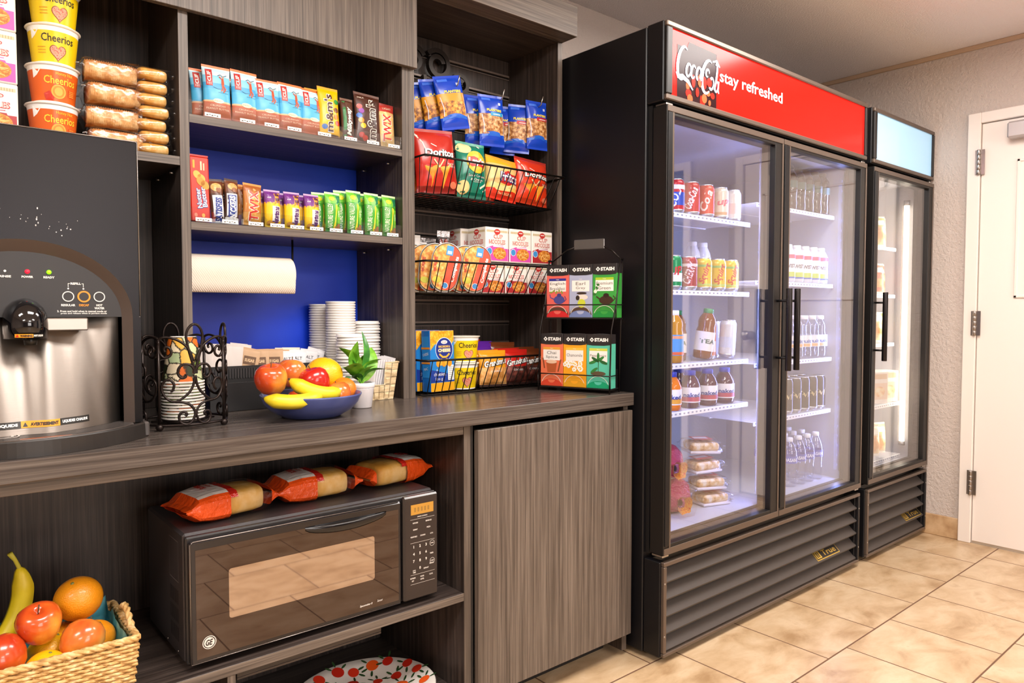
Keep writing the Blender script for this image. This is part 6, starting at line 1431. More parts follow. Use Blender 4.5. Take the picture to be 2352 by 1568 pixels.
for i, (t1, t2, col, strip, base, pic) in enumerate(TEAS):
    up = i < 3; c = i % 3; W_, D_, H2 = .0815, .044, .172
    z0 = .2402 if up else .0152; yo = .0200 if up else .002; u0 = (.016 if up else .004)+.0835*c
    m = MB(); CB2 = C(col, .4); BK = C('#2a2627', .4)
    m.box((0, 0, 0), (W_, D_, H2-.030), CB2, .0006); m.box((0, 0, H2-.030), (W_, D_, H2), BK, .0006)
    mp = lambda u, v, l: (u+W_/2, -l, v); mtp = lambda u, v, l: (u+W_/2, v+D_/2, H2+l)
    m.poly([(-W_/2, H2-.030), (-W_/2, H2-.033), (-.02, H2-.0355), (.02, H2-.0355), (W_/2, H2-.033), (W_/2, H2-.030)], BK, mp, .0004)
    m.text('STASH', .010, H2-.017, .0115, WHITE, mp, .0006, .047, bold=.05); m.poly([(-.030, H2-.017), (-.0225, H2-.0095), (-.015, H2-.017), (-.0225, H2-.0245)], WHITE, mp, .0006); m.poly([(-.0255, H2-.017), (-.0225, H2-.014), (-.0195, H2-.017), (-.0225, H2-.020)], BK, mp, .0009)
    m.disc(0, 0, .026, .018, C('#cfcac6', .4), mtp, .0006, 24, 1); m.disc(0, 0, .023, .0155, BK, mtp, .0009, 24, 1); m.poly([(-.018, 0), (0, .011), (.018, 0), (0, -.011)], C('#cfcac6', .4), mtp, .0012); m.poly([(-.007, 0), (0, .005), (.007, 0), (0, -.005)], BK, mtp, .0015)
    LBX = C('#f2ece6', .5); m.rect(-.031, H2-.087, .031, H2-.049, LBX, mp, .0005); m.rect(-.031, H2-.052, .031, H2-.044, C(strip, .4), mp, .0008); m.text('TEA', 0, H2-.048, .003, C('#f6f0e0', .5), mp, .0011, .012)
    TC = C('#6a6460', .5); m.text(t1, 0, H2-.062 if t2 else H2-.068, .010, TC, mp, .0009, min(.056, .0085*len(t1))); 
    if t2: m.text(t2, 0, H2-.077, .010, TC, mp, .0009, min(.056, .0085*len(t2)))
    PIC = C(pic, .4)
    if i == 0:
        m.disc(.006, .058, .020, .014, C('#4a4a8c', .35), mp, .0008); m.disc(.006, .073, .008, .006, C('#3c3c7a', .35), mp, .0010); m.stroke([(-.012, .060), (-.026, .066), (-.028, .076)], .003, C('#4a4a8c', .35), mp, .0010); m.stroke([(.024, .052), (.032, .060), (.026, .070)], .0025, C('#3c3c7a', .35), mp, .0010)
        for k in range(5): m.disc(-.024+.010*k, .083+.004*(k % 2), .006, .003, C('#8a9a3a', .5), mp, .0010, 8, 1, rot=.5*k)
    elif i == 1:
        m.disc(.004, .079, .018, .004, C('#3a2a20', .5), mp, .0008); m.disc(.006, .066, .020, .009, C('#e6d8cc', .5), mp, .0008); m.disc(.004, .046, .014, .014, C('#c9d03a', .5), mp, .0012); m.disc(-.010, .064, .007, .008, C('#33261e', .5), mp, .0010, 10, 1)
    elif i == 2:
        m.disc(.006, .056, .024, .014, C('#3f2a1e', .35), mp, .0008); m.disc(.006, .071, .010, .007, C('#33211a', .35), mp, .0010); m.stroke([(-.016, .060), (-.028, .068)], .004, C('#3f2a1e'), mp, .0010); m.stroke([(.028, .052), (.037, .062), (.030, .070)], .003, C('#3f2a1e'), mp, .0010); m.disc(-.031, .084, .006, .006, C('#f4f0d8', .5), mp, .0012, 8, 1)
        for k in range(4): m.disc(-.034+.004*k, .075+.010*k, .006, .004, C('#2a6a28', .5), mp, .0008, 8, 1, rot=k)
    elif i == 3:
        m.poly([(-.020, .080), (.020, .080), (.015, .046), (-.015, .046)], C('#b0562c', .4), mp, .0008); m.disc(0, .080, .020, .006, C('#e6bfa0', .5), mp, .0012); m.stroke([(.024, .048), (.034, .088)], .005, C('#8a4a24', .5), mp, .0010); m.stroke([(-.026, .058), (-.032, .092)], .004, C('#7a3f20', .5), mp, .0010)
    elif i == 4:
        rq = random.Random(6)
        for k in range(14):
            cx, cy = -.034+.068*rq.random(), .048+.038*rq.random()
            for a in range(7): m.disc(cx+.005*cos(a*.9), cy+.005*sin(a*.9), .0034, .0026, C('#f8f6f0', .5), mp, .0008+.00004*k, 7, 1, rot=a*.9)
            m.disc(cx, cy, .0024, .0024, C('#e8b81e', .5), mp, .0014, 7, 1)
    else:
        m.stroke([(0, .050), (.001, .086)], .0022, C('#2a5a26', .5), mp, .0008)
        for x, y, r_ in ((-.018, .084, .35), (.018, .084, -.35), (-.010, .092, -.5), (.008, .094, .6), (0, .100, 1.57), (-.014, .058, .6)): m.disc(x, y, .015, .0048, C('#2f7a34' if r_ > 0 else '#1f5a28', .5), mp, .0010, 10, 1, rot=r_)
        m.disc(0, .048, .026, .007, C('#5a4a34', .5), mp, .0009)
    m.disc(0, .008, .040, .026, C('#5a4030', .5) if i in (0, 1) else CB2, mp, .0010, 24, 1, a0=0, a1=180); m.disc(0, .002, .040, .022, C(base, .4), mp, .0013, 24, 1, a0=0, a1=180); m.ring(0, .002, .036, .0375, C('#f4f0e4', .5), mp, .0016, 20, 20, 160); m.disc(0, .021, .013, .010, C(col, .4), mp, .0016, 14, 1, a0=180, a1=360)
    box = m.build('tea_box'); M_ = tr_.matrix_basis
    ca, sa = cos(R(-71.1)), sin(R(-71.1)); box.location = (1.606+u0*ca-yo*sa, 1.759+u0*sa+yo*ca, ZW+z0); box.rotation_euler = (0, 0, R(-71.1))
    tag(box, ['red English breakfast tea box, top left in the rack', 'lavender Earl Grey tea box, top middle in the rack', 'green premium tea box, top right in the rack', 'orange chai spice tea box, bottom left in the rack', 'yellow chamomile tea box, bottom middle in the rack', 'mint green peppermint tea box, bottom right in the rack'][i], 'tea box', 'tea boxes in the rack')
# ------------------------------------------------------------------ below the worktop: microwave, bread, fruit basket, platter
def microwave():
    g = thing('microwave', 'black countertop microwave on the lower shelf with three bread bags on top', 'microwave', (.428, 1.55, .372))
    W_, H_, z0 = .621, .286, .012
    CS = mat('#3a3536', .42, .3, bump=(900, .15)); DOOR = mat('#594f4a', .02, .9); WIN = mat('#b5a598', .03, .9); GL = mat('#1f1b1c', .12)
    b = MB(); b.box((0, .016, z0), (W_, .30, H_), CS, .005); b.box((.001, .001, z0+.001), (W_-.001, .016, H_-.004), mat('#2a2727', .3), .003); b.build('case', g)
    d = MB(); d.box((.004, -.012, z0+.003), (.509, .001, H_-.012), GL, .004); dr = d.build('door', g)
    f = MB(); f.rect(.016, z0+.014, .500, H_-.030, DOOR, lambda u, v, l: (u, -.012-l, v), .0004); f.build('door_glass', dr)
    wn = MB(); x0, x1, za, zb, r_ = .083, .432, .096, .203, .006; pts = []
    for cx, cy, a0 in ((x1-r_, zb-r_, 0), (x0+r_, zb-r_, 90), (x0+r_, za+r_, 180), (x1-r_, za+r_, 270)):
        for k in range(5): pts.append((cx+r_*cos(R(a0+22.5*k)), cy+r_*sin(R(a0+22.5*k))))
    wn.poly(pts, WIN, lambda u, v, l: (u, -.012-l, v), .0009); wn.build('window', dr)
    hd = MB(); prof = []
    for k in range(21):
        x = .255+.21*k/20; s = sin(pi*k/20)**.6; prof.append((x, s))
    hd.add([(x, -.0125-.010*s, H_-.030-.002*s) for x, s in prof]+[(x, -.0125-.006*s, H_-.034-.016*s) for x, s in prof]+[(x, -.0125, H_-.036-.019*s) for x, s in prof]+[(x, -.0125, H_-.028) for x, s in prof], [(j*21+k, j*21+k+1, ((j+1) % 4)*21+k+1, ((j+1) % 4)*21+k) for j in range(4) for k in range(20)], mat('#141213', .12), True); hd.build('handle', dr)
    tr = MB(); SV = mat('#8a8380', .2, .8); tr.tube([(.006, -.010, z0+.008), (.006, -.010, H_-.018), (.012, -.010, H_-.012), (.500, -.010, H_-.012)], .0014, SV, 6); tr.tube([(.006, -.0105, z0+.005), (.505, -.0105, z0+.005)], .0014, SV, 6); tr.build('door_trim', dr)
    mp = lambda u, v, l: (u, -.0128-l, v); lg = MB(); GY = C('#d8d2cc', .4); cx, cz = .041, z0+.045
    lg.ring(cx, cz, .0125, .0140, GY, mp, .0006, 32); lg.disc(cx, cz, .0108, .0108, GY, mp, .0004, 26, 1); lg.text('GE', cx, cz, .0125, GL, mp, .0008, .0150, shear=.3, bold=.03)
    for k in range(4): lg.stroke([(cx+.0118*cos(k*pi/2+.3+t*.35), cz+.0118*sin(k*pi/2+.3+t*.35)) for t in range(4)], .0012, GL, mp, .0010)
    lg.build('round_emblem', dr); lg = MB()
    lg.text('Spacemaker II', .408, z0+.026, .0062, GY, mp, .0006, .034, shear=.25, bold=.02); lg.text('Sensor', .446, z0+.0285, .0056, GY, mp, .0006, .0155, shear=.25); lg.build('lettering', dr)
    c = MB(); c.box((.514, -.014, z0+.003), (W_-.003, .001, H_-.004), mat('#2c2727', .14), .004); c.rect(.519, z0+.008, W_-.008, H_-.014, mat('#332c2b', .16, .3), lambda u, v, l: (u, -.014-l, v), .0004)
    cp = c.build('control_panel', g); mpc = lambda u, v, l: (u, -.0146-l, v)
    ds = MB(); ds.rect(.535, H_-.052, .603, H_-.026, mat('#a8792e', .3, emit=('#b5822e', .25)), mpc, .0004)
    for k in range(5): ds.rect(.545+.010*k, H_-.045, .550+.010*k, H_-.034, C('#8f6a2e', .4), mpc, .0007)
    ds.build('display', cp)
    q = MB(); T = lambda s_, x, z, h_=.0042, w_=None: q.text(s_, x, z, h_, GY, mpc, .0006, w_ or .0028*len(s_), bold=.03)
    T('SENSOR COOKING', .569, H_-.058, .0028, .030)
    for z in (H_-.064, H_-.124, H_-.206, H_-.230): q.rect(.533, z, .606, z+.0006, GY, mpc, .0006)
    for s_, x, z in (('POPCORN', .548, .073), ('BEVERAGE', .588, .073), ('REHEAT', .548, .090), ('PIZZA', .588, .090), ('VEGETABLE', .543, .108), ('CHICKEN', .570, .108), ('AUTO', .597, .108), ('EXPRESS', .540, .214), ('POWER', .568, .214), ('CLOCK', .595, .214), ('SET', .540, .221), ('LEVEL', .568, .221), ('REMIND', .597, .186), ('TIMER', .597, .160), ('COOK', .544, .195), ('TIME', .544, .200), ('DEFROST', .580, .195)): T(s_, x, H_-z, .0036, .0022*len(s_))
    for k, (r_, cc) in enumerate(((0, 0), (0, 1), (0, 2), (1, 0), (1, 1), (1, 2), (2, 0), (2, 1), (2, 2))): q.text(str(k+1), .543+cc*.0185, H_-.134-r_*.0185, .0072, GY, mpc, .0006, bold=.03)
    q.text('0', .5615, H_-.1905, .0072, GY, mpc, .0006, bold=.03)
    for z in (.134, .180): q.ring(.6025-.004, H_-z, .0068, .0075, GY, mpc, .0006, 20)
    T('STOP', .5985, H_-.134, .0034, .009); T('START', .5985, H_-.180, .0034, .010); q.build('key_print', cp)
    v = MB(); ms = lambda u, z, l: (-l, u, z)
    for r_ in range(3):
        for k in range(9): v.rect(.055+k*.007, .045+r_*.040, .058+k*.007, .076+r_*.040, mat('#151314', .6), ms, .0004)
    for a, b_ in (((.05, .175), (.05, .262)), ((.05, .262), (.115, .262)), ((.115, .262), (.115, .175)), ((.115, .175), (.05, .175))): v.stroke([a, b_], .0016, mat('#6a6462', .4), ms, .0006)
    v.build('side_vents', g)
    for x, y in ((.03, .03), (W_-.03, .03), (.03, .27), (W_-.03, .27)): MB().lathe([(.011, .0003), (.011, .0125)], mat('#111', .6) if False else BLACK, 12, (x, y, 0)).build('foot', g)
    for y in (.06, .14): MB().lathe([(.0025, 0), (.0025, .001), (0, .0016)], STEEL, 8, axis='x').build('screw', g, (-.0002, y, .024), (0, 0, pi))
microwave()
# bread bags
BUN = mottled('bun_crust', '#d99a3a', '#ecb85a', '#f6d08a', 18, .55, 4, .15); ORF = mat('#e8541a', .22, bump=(70, .5)); REDF = mat('#c9261c', .22, bump=(70, .4)); WHF = mat('#efe8e2', .3, bump=(70, .3))
def bread_bag():
    t = bpy.data.objects.new('bread_bag', None); COL.objects.link(t)
    L_, D_, H_ = .185, .120, .058; n = 22
    xs = [-.5, -.49, -.45, -.3, -.1, .1, .3, .45, .49, .5]; rs = [.55, .78, .93, 1, 1.01, 1, 1, .93, .78, .55]; m = MB(); vs = []
    e = lambda q, p: math.copysign(abs(q)**p, q)
    for x, s in zip(xs, rs):
        for k in range(n): a = 2*pi*k/n; vs.append((x*L_*.93, e(cos(a), .5)*D_/2*s*.95, .0025+(H_-.005)/2+e(sin(a), .55)*(H_-.005)/2*s))
    m.add(vs, [(i*n+k, i*n+(k+1) % n, (i+1)*n+(k+1) % n, (i+1)*n+k) for i in range(len(xs)-1) for k in range(n)]+[tuple(range(n))[::-1], tuple((len(xs)-1)*n+k for k in range(n))], BUN, True); m.build('bread', t)
    rnd = random.Random(8); w = MB()
    sec = [(-.135, .12, 1.02), (-.118, .30, 1.0), (-.100, .85, 1.02), (-.06, 1.04, 1.05), (-.02, 1.06, 1.06), (.0, 1.06, 1.06), (.05, 1.05, 1.06), (.084, .98, 1.04), (.100, .72, 1.0), (.112, .28, .98), (.126, .10, 1.02)]
    V = []
    for x, sz, sy in sec:
        for k in range(n):
            a = 2*pi*k/n; j = 1+.05*(rnd.random()-.5); V.append((x+.006*(rnd.random()-.5)*(1 if abs(x) > .1 else .3), e(cos(a), .5)*D_/2*sy*j, max(.0006, H_/2+e(sin(a), .55)*H_/2*sz*j)))
    def mfor(i, k):
        a = 2*pi*(k+.5)/n; top = sin(a) > .25
        if i <= 1: return ORF
        if i in (2, 3): return WHF if (.55 < sin(a) and abs(cos(a)) < .75) else ORF
        if i == 4: return REDF if top else FILM
        if i >= 8: return ORF
        return FILM
    for i in range(len(sec)-1):
        for k in range(n): w.add([V[i*n+k], V[i*n+(k+1) % n], V[(i+1)*n+(k+1) % n], V[(i+1)*n+k]], [(0, 1, 2, 3)], mfor(i, k), True)
    o = w.build('wrapper', t)
    q = MB(); mt_ = lambda u, v, l: (u, v, H_*1.035-.5*(v*v)/.06*.06-abs(u+.05)*.10+l)
    RD = C('#c9261c', .3)
    q.text('SUPER', -.064, .006, .016, RD, mt_, .004, .040, rot=u90, bold=.06); q.text('SOFT', -.044, .006, .013, RD, mt_, .004, .034, rot=u90, bold=.06); q.text('HONEY BUNS', -.006, .0, .008, C('#f4e6d8', .4), mt_, .0035, .05, rot=u90); q.build('bag_print', t)
    return t
ZM = .372+.2865
for (x, y, rz, lb) in ((.548, 1.672, .18, 'orange wrapped bread bag at the left end of the microwave top'), (.772, 1.690, .02, 'orange wrapped bread bag in the middle of the microwave top'), (.990, 1.700, pi+.2, 'orange wrapped bread bag at the right end of the microwave top')):
    place(bread_bag, lb, 'bread bag', 'bread bags on the microwave', (x, y, ZM), (0, 0, rz), scale=(.86, 1, 1.12))
# seagrass basket
fb = thing('fruit_basket', 'rectangular woven seagrass basket of fruit on the lower shelf, left of the microwave', 'basket', (.115, 1.665, .3722))
GRASS = mottled('seagrass', '#a97c42', '#d2a868', '#ecd0a0', 60, .7, 4, .4, (.3, .5, .7)); hx, hy, H_ = .222, .112, .100
m = MB(); nrow = 11
def rect_path(s, z, n=26):
    a, b = hx*s, hy*s; out = []
    for k in range(n): out.append((-a+2*a*k/n, -b, z))
    for k in range(n//2): out.append((a, -b+2*b*k/(n//2), z))
    for k in range(n): out.append((a-2*a*k/n, b, z))
    for k in range(n//2): out.append((-a, b-2*b*k/(n//2), z))
    return out
for r_ in range(nrow):
    z = .006+r_*.0082; s = .955+.045*r_/nrow; base = rect_path(s, z, 40)
    for ph in (0, pi):
        pts = []
        for i, (x, y, zz) in enumerate(base):
            o = .0028*sin(i*pi/2*.9+ph+r_*1.5); nx = (1 if x >= hx*s-1e-6 else -1 if x <= -hx*s+1e-6 else 0); ny = (1 if y >= hy*s-1e-6 else -1 if y <= -hy*s+1e-6 else 0); pts.append((x+nx*o, y+ny*o, zz+.0020*cos(i*pi/2*.9+ph+r_*1.5)))
        m.tube(pts, .0036, GRASS, 5, True)
m.box((-hx*.95, -hy*.95, .0005), (hx*.95, hy*.95, .006), GRASS); 
for k in range(-4, 5):
    for sy in (-1, 1): m.tube([(k*.048, sy*hy*.95, .004), (k*.048, sy*hy*.995, H_-.006)], .003, GRASS, 5)
m.build('weave', fb)
rm = MB()
for ph in (0, 2*pi/3, 4*pi/3):
    base = rect_path(1.0, H_, 60); rm.tube([(x+.0036*cos(i*.9+ph)*(1 if abs(abs(x)-hx) < 1e-6 else 0), y+.0036*cos(i*.9+ph)*(1 if abs(abs(y)-hy) < 1e-6 else 0), z+.0036*sin(i*.9+ph)) for i, (x, y, z) in enumerate(base)], .0046, GRASS, 5, True)
rm.build('rim', fb)
for sx in (-1, 1):
    h = MB(); 
    for ph in (0, pi): h.tube([(sx*(hx+.002)+.003*sin(k*1.3+ph), -.055+.11*k/16, H_+.028*sin(pi*k/16)+.003*cos(k*1.3+ph)) for k in range(17)], .0045, GRASS, 6)
    h.build('handle', fb)
TEAL = mottled('teal_paper', '#2f7f94', '#4aa0b0', '#7cc0c8', 20, .6, 3, .3); m = MB()
lp = []
rq = random.Random(5)
for k, (x, y, z) in enumerate(rect_path(.93, 0, 18)): lp.append((x, y, .098+.030*rq.random()*(1 if y > 0 else .2)))
n = len(lp); m.add([(x*.9, y*.86, .008) for x, y, z in lp]+[(x, y, .08) for x, y, z in lp]+lp, [(j*n+k, j*n+(k+1) % n, (j+1)*n+(k+1) % n, (j+1)*n+k) for j in range(2) for k in range(n)]+[tuple(range(n))[::-1]], TEAL); m.build('paper_liner', fb)
for fn, lb, loc, rot, sc, cat in (
    (OR_, 'large orange at the top right of the fruit basket', (.272, 1.714, .4845), (.3, -.3, 0), 1.14, 'orange'), (OR_, 'orange half hidden at the right side of the fruit basket', (.276, 1.676, .4105), (.2, .2, 0), .94, 'orange'),
    (AP[0], 'dark orange-red apple in the middle of the fruit basket, stem in view', (.186, 1.660, .480), (.35, -.25, .4), 1.02, 'apple'), (AP[2], 'striped blush apple at the front of the fruit basket', (.236, 1.606, .440), (.5, .5, 1.6), 1.02, 'apple'), (AP[0], 'orange-red apple at the left front of the fruit basket', (.128, 1.596, .446), (.3, .6, 2.4), 1.04, 'apple'),
    (YE, 'yellow citrus fruit at the right front corner of the fruit basket', (.276, 1.612, .396), (.1, 0, 0), .80, 'orange'), (YE, 'yellow citrus fruit behind the front rim of the fruit basket', (.180, 1.600, .400), (.1, .2, 0), .96, 'orange'), (YE, 'yellow citrus fruit between the apples in the fruit basket', (.188, 1.680, .402), (.1, .4, 0), 1.0, 'orange'), (OR_, 'orange behind the dark apple in the fruit basket', (.228, 1.705, .405), (0, .3, 0), 1.0, 'orange')):
    place(fn, lb, cat, 'fruit in the seagrass basket', loc, rot, scale=(sc,)*3)
place(banana, 'upright yellow-green banana with its stem on top, in the fruit basket', 'banana', 'fruit in the seagrass basket', (.160, 1.738, .515), (0, -1.18, .5), scale=(1.1, 1.15, 1.1))
place(banana, 'yellow-green banana at the left edge of the photo, in the fruit basket', 'banana', 'fruit in the seagrass basket', (.078, 1.720, .470), (0.2, -1.05, .3), scale=(1.05, 1.2, 1.05))
# platter
pt = thing('platter', 'white oval platter with a red fruit pattern at the bottom of the base unit', 'platter', (.895, 1.655, .0985)); m = MB(); MEL = C('#ece4dc', .25)
m.lathe([(0, .006), (.12, .006), (.125, .0005), (.13, .004), (.165, .018), (.190, .0305), (.193, .0335), (.190, .035), (.163, .024), (.128, .011), (0, .010)], MEL, 64, sy=.86); o = m.build('dish', pt)
q = MB(); rq = random.Random(12); put = []
def dz(u, v):
    r_ = sqrt(u*u+(v/.86)**2); return .0105 if r_ < .126 else .0105+(r_-.126)/(.190-.126)*.0245
dm = lambda u, v, l: (u, v, dz(u, v)+l); FR = [C('#d4341c', .3), C('#e85a1e', .3), C('#c42a1a', .3)]; GRN = C('#2c4a26', .4)
for k in range(400):
    u, v = (rq.random()*2-1)*.18, (rq.random()*2-1)*.155
    if sqrt(u*u+(v/.86)**2) > .178 or any((u-a)**2+(v-b)**2 < .040**2 for a, b in put): continue
    put.append((u, v)); a = rq.random()*6.28; r_ = .012+.006*rq.random()
    q.disc(u, v, r_, r_*.9, FR[len(put) % 3], dm, .0008, 16, 2)
    for d_ in (-.6, .5, 1.4): q.disc(u+(r_+.009)*cos(a+d_), v+(r_+.009)*sin(a+d_), .010, .0032, GRN, dm, .0010, 8, 1, rot=a+d_)
q.build('fruit_pattern', pt)
# ------------------------------------------------------------------ drinks and food in the coolers
ALUM = mat('#c9c9cc', .28, .9)
def can(col, bands, txt, tcol, name='drink_can', hh=.122, rr=.033, rot=1.2):
    def f():
        t = bpy.data.objects.new(name, None); COL.objects.link(t)
        m = MB(); B = C(col, .22, metal=.15)
        m.lathe([(rr*.78, .001), (rr*.86, .004), (rr*.97, .012), (rr, .016)], ALUM, 28); m.lathe([(rr, .016), (rr, hh-.018)], B, 28, closed_ends=False); m.lathe([(rr, hh-.018), (rr*.97, hh-.012), (rr*.84, hh-.004)], B, 28, closed_ends=False); m.build('can_body', t)
        l = MB(); l.lathe([(rr*.84, hh-.004), (rr*.85, hh-.001), (rr*.82, hh), (rr*.78, hh-.004), (0, hh-.004)], ALUM, 28, closed_ends=False); l.box((-.004, -.012, hh-.004), (.004, .006, hh-.0028), ALUM); l.build('can_top', t)
        mp = cup_mp(rr, rr, hh); q = MB()
        for z0, z1, c_ in bands: q.rect(-.05, z0, .05, z1, C(c_, .25), mp, .0003, 24, 1)
        if txt: q.text(txt, -.004, hh*.52, .030, C(tcol, .3), mp, .0006, .078, rot=rot, shear=.25, bold=.03)
        if bands or txt: q.build('print', t)
        return t
    f.__name__ = 'can_'+col+(txt or ''); return f
CANS1 = [(can('#c4222c', [(.03, .075, '#2848b0'), (.085, .10, '#e9e6ee')], 'COLA', '#e9e6ee'), 'red and blue soda can'), (can('#c01a20', [], 'Coca-Cola', '#f2eef0'), 'red soda can with white script'), (can('#d8503a', [], 'Cola', '#f6e9e2'), 'orange-red soda can'), (can('#e2d8c6', [(.02, .03, '#c9a27a')], '7up', '#d06a7a', rot=.2), 'cream soda can'), (can('#e6dedb', [(.03, .07, '#e2bfb8')], None, '#c04a4a'), 'pale pink and white soda can')]
LX = [2.066, 2.155, 2.245, 2.335, 2.418]
nth = ['leftmost', 'second', 'third', 'fourth', 'rightmost']
for i, (fn, nm) in enumerate(CANS1):
    place(fn, f'{nm} at the front of the top left cooler shelf', 'soda can', 'cans on the top left cooler shelf', (LX[i], 1.562, 1.4605), (0, 0, -.75))
    place(fn, f'{nm} behind the {nth[i]} front can, top left cooler shelf', 'soda can', 'cans on the top left cooler shelf', (LX[i], 1.635, 1.4605), (0, 0, -.4))
SQ = can('#e6c23c', [(.088, .096, '#8fb86a'), (.02, .028, '#b8c96a')], 'Squirt', '#c43a3a')
CANS2 = [(can('#1f8f4e', [(.03, .06, '#e9f0ea')], '7UP', '#c92a2a', rot=.2), 'green soda can'), (can('#9c1c2c', [(.086, .096, '#e6ccd0')], 'CHERRY', '#e8cfd2'), 'dark red soda can'), (SQ, 'yellow citrus soda can'), (SQ, 'yellow citrus soda can'), (SQ, 'yellow citrus soda can')]
for i, (fn, nm) in enumerate(CANS2):
    place(fn, f'{nth[i]} can, a {nm}, at the front of the second left cooler shelf', 'soda can', 'cans on the second left cooler shelf', (LX[i]-.01, 1.562, 1.1965), (0, 0, -.75+.1*i))
def bottle(name, prof, liquid, capc, label=None, capz=None, ltxt=None, ltc='#333333', lab2=None, rough=.12, shell=None):
    """prof: (radius, height) outline; label: (z0, z1, colour)"""
    def f():
        t = bpy.data.objects.new('bottle', None); COL.objects.link(t)
        m = MB(); m.lathe(prof, shell or liquid, 24); m.build('bottle_body', t)
        c = MB(); r_, z = prof[-1]; CM = C(capc, .35); c.lathe([(r_+.0015, z-.016), (r_+.0022, z-.015), (r_+.0022, z-.001), (r_, z+.001), (0, z+.001)], CM, 20, closed_ends=False); c.build('cap', t)
        if label:
            z0, z1, lc = label
            rad = max(r for r, zz in prof if z0-.002 <= zz <= z1+.002)+.0006
            l = MB(); l.lathe([(rad, z0), (rad, z1)], C(lc, .4), 28, closed_ends=False); mp = cup_mp(rad, rad, 1)
            for a, b, cc in (lab2 or []): l.rect(-rad*1.5, a, rad*1.5, b, C(cc, .4), mp, .0004, 14, 1)
            if ltxt: l.text(ltxt, 0, (z0+z1)/2, min(.016, (z1-z0)*.5), C(ltc, .4), mp, .0008, rad*1.7, bold=.03)
            l.build('label_band', t)
        return t
    f.__name__ = 'bottle_'+name; return f
SPORT = [(.028, .0005), (.034, .004), (.035, .03), (.033, .05), (.035, .075), (.035, .10), (.031, .118), (.033, .135), (.030, .150), (.018, .168), (.0165, .184)]
JUICE = [(.030, .0005), (.036, .004), (.037, .020), (.037, .085), (.034, .092), (.030, .104), (.019, .118), (.018, .134)]
SLIM = [(.026, .0005), (.031, .004), (.032, .02), (.032, .11), (.029, .125), (.018, .145), (.016, .158)]
WATER = [(.027, .0005), (.031, .004), (.030, .02), (.0315, .03), (.030, .045), (.0315, .06), (.030, .075), (.0315, .09), (.032, .10), (.032, .13), (.030, .15), (.022, .175), (.013, .192), (.0125, .205)]
LQ = lambda c: mat(c, .08, coat=.6)
SPB = bottle('sport', SPORT, LQ('#c58a2a'), '#f2f2f6', (.028, .100, '#5a9ad2'), lab2=[(.030, .040, '#e06a3a'), (.086, .096, '#e8a070')])
TEA = bottle('tea', SPORT, LQ('#7a3f1c'), '#2f8f5a', (.030, .100, '#e6e2e2'), ltxt='TEA', ltc='#4a6a5a')
PAL = can('#dfe2ee', [(.04, .08, '#c9d2ee')], None, '#8a92b0', hh=.145, rr=.031)
PEA = can('#d88a6a', [(.03, .07, '#ecd2c6')], None, '#8a92b0', hh=.145, rr=.031)
for x, y, fn, lb, rot in ((2.062, 1.56, SPB, 'front amber sports drink bottle with a white cap on the third left cooler shelf', 0), (2.035, 1.635, SPB, 'rear amber sports drink bottle on the third left cooler shelf', 0), (2.175, 1.63, TEA, 'upright brown tea bottle with a green cap on the third left cooler shelf', 0), (2.238, 1.565, TEA, 'leaning brown tea bottle with a green cap on the third left cooler shelf', .14), (2.325, 1.60, PEA, 'peach coloured tall can on the third left cooler shelf', 0), (2.392, 1.562, PAL, 'front pale tall can on the third left cooler shelf', .05), (2.425, 1.64, PAL, 'rear pale tall can on the third left cooler shelf', 0)):
    place(fn, lb, 'bottle' if fn in (SPB, TEA) else 'soda can', 'drinks on the third left cooler shelf', (x, y, .9415+(.004 if rot else 0)), (0, rot, -.6))
JO = bottle('orange_juice', JUICE, LQ('#e07a1c'), '#2a3fb8', (.022, .076, '#ecebf2'), ltxt='naked', ltc='#2a3f8f', lab2=[(.026, .044, '#e0a23a')])
JP = bottle('berry_juice', JUICE, LQ('#4a2038'), '#2a3fb8', (.022, .076, '#ecebf2'), ltxt='naked', ltc='#2a3f8f', lab2=[(.026, .042, '#b5475a')])
for i, (x, y) in enumerate(((2.050, 1.56), (2.160, 1.56), (2.268, 1.56), (2.378, 1.56), (2.105, 1.65), (2.215, 1.65), (2.325, 1.65))):
    place(JO if i == 0 else JP, ['orange juice bottle with a blue cap at the left of the fourth left cooler shelf', 'leftmost front purple juice bottle with a blue cap', 'middle front purple juice bottle with a blue cap', 'rightmost front purple juice bottle with a blue cap', 'purple juice bottle behind the orange one', 'purple juice bottle in the back row behind the leftmost purple one', 'purple juice bottle in the back row behind the middle purple one'][i], 'bottle', 'juice bottles on the fourth left cooler shelf', (x, y, .7755), (0, 0, -.7))
WB2 = bottle('white_cap', SLIM, LQ('#e3e6f0'), '#f4f4f8', (.03, .11, '#dfe4f2'))
for i, x in enumerate((2.36, 2.43)): place(WB2, ['left white bottle at the back of the second left cooler shelf', 'right white bottle at the back of the second left cooler shelf'][i], 'bottle', 'white bottles on the second left cooler shelf', (x, 1.70, 1.1965), (0, 0, 0), scale=(1, 1, 1.25))
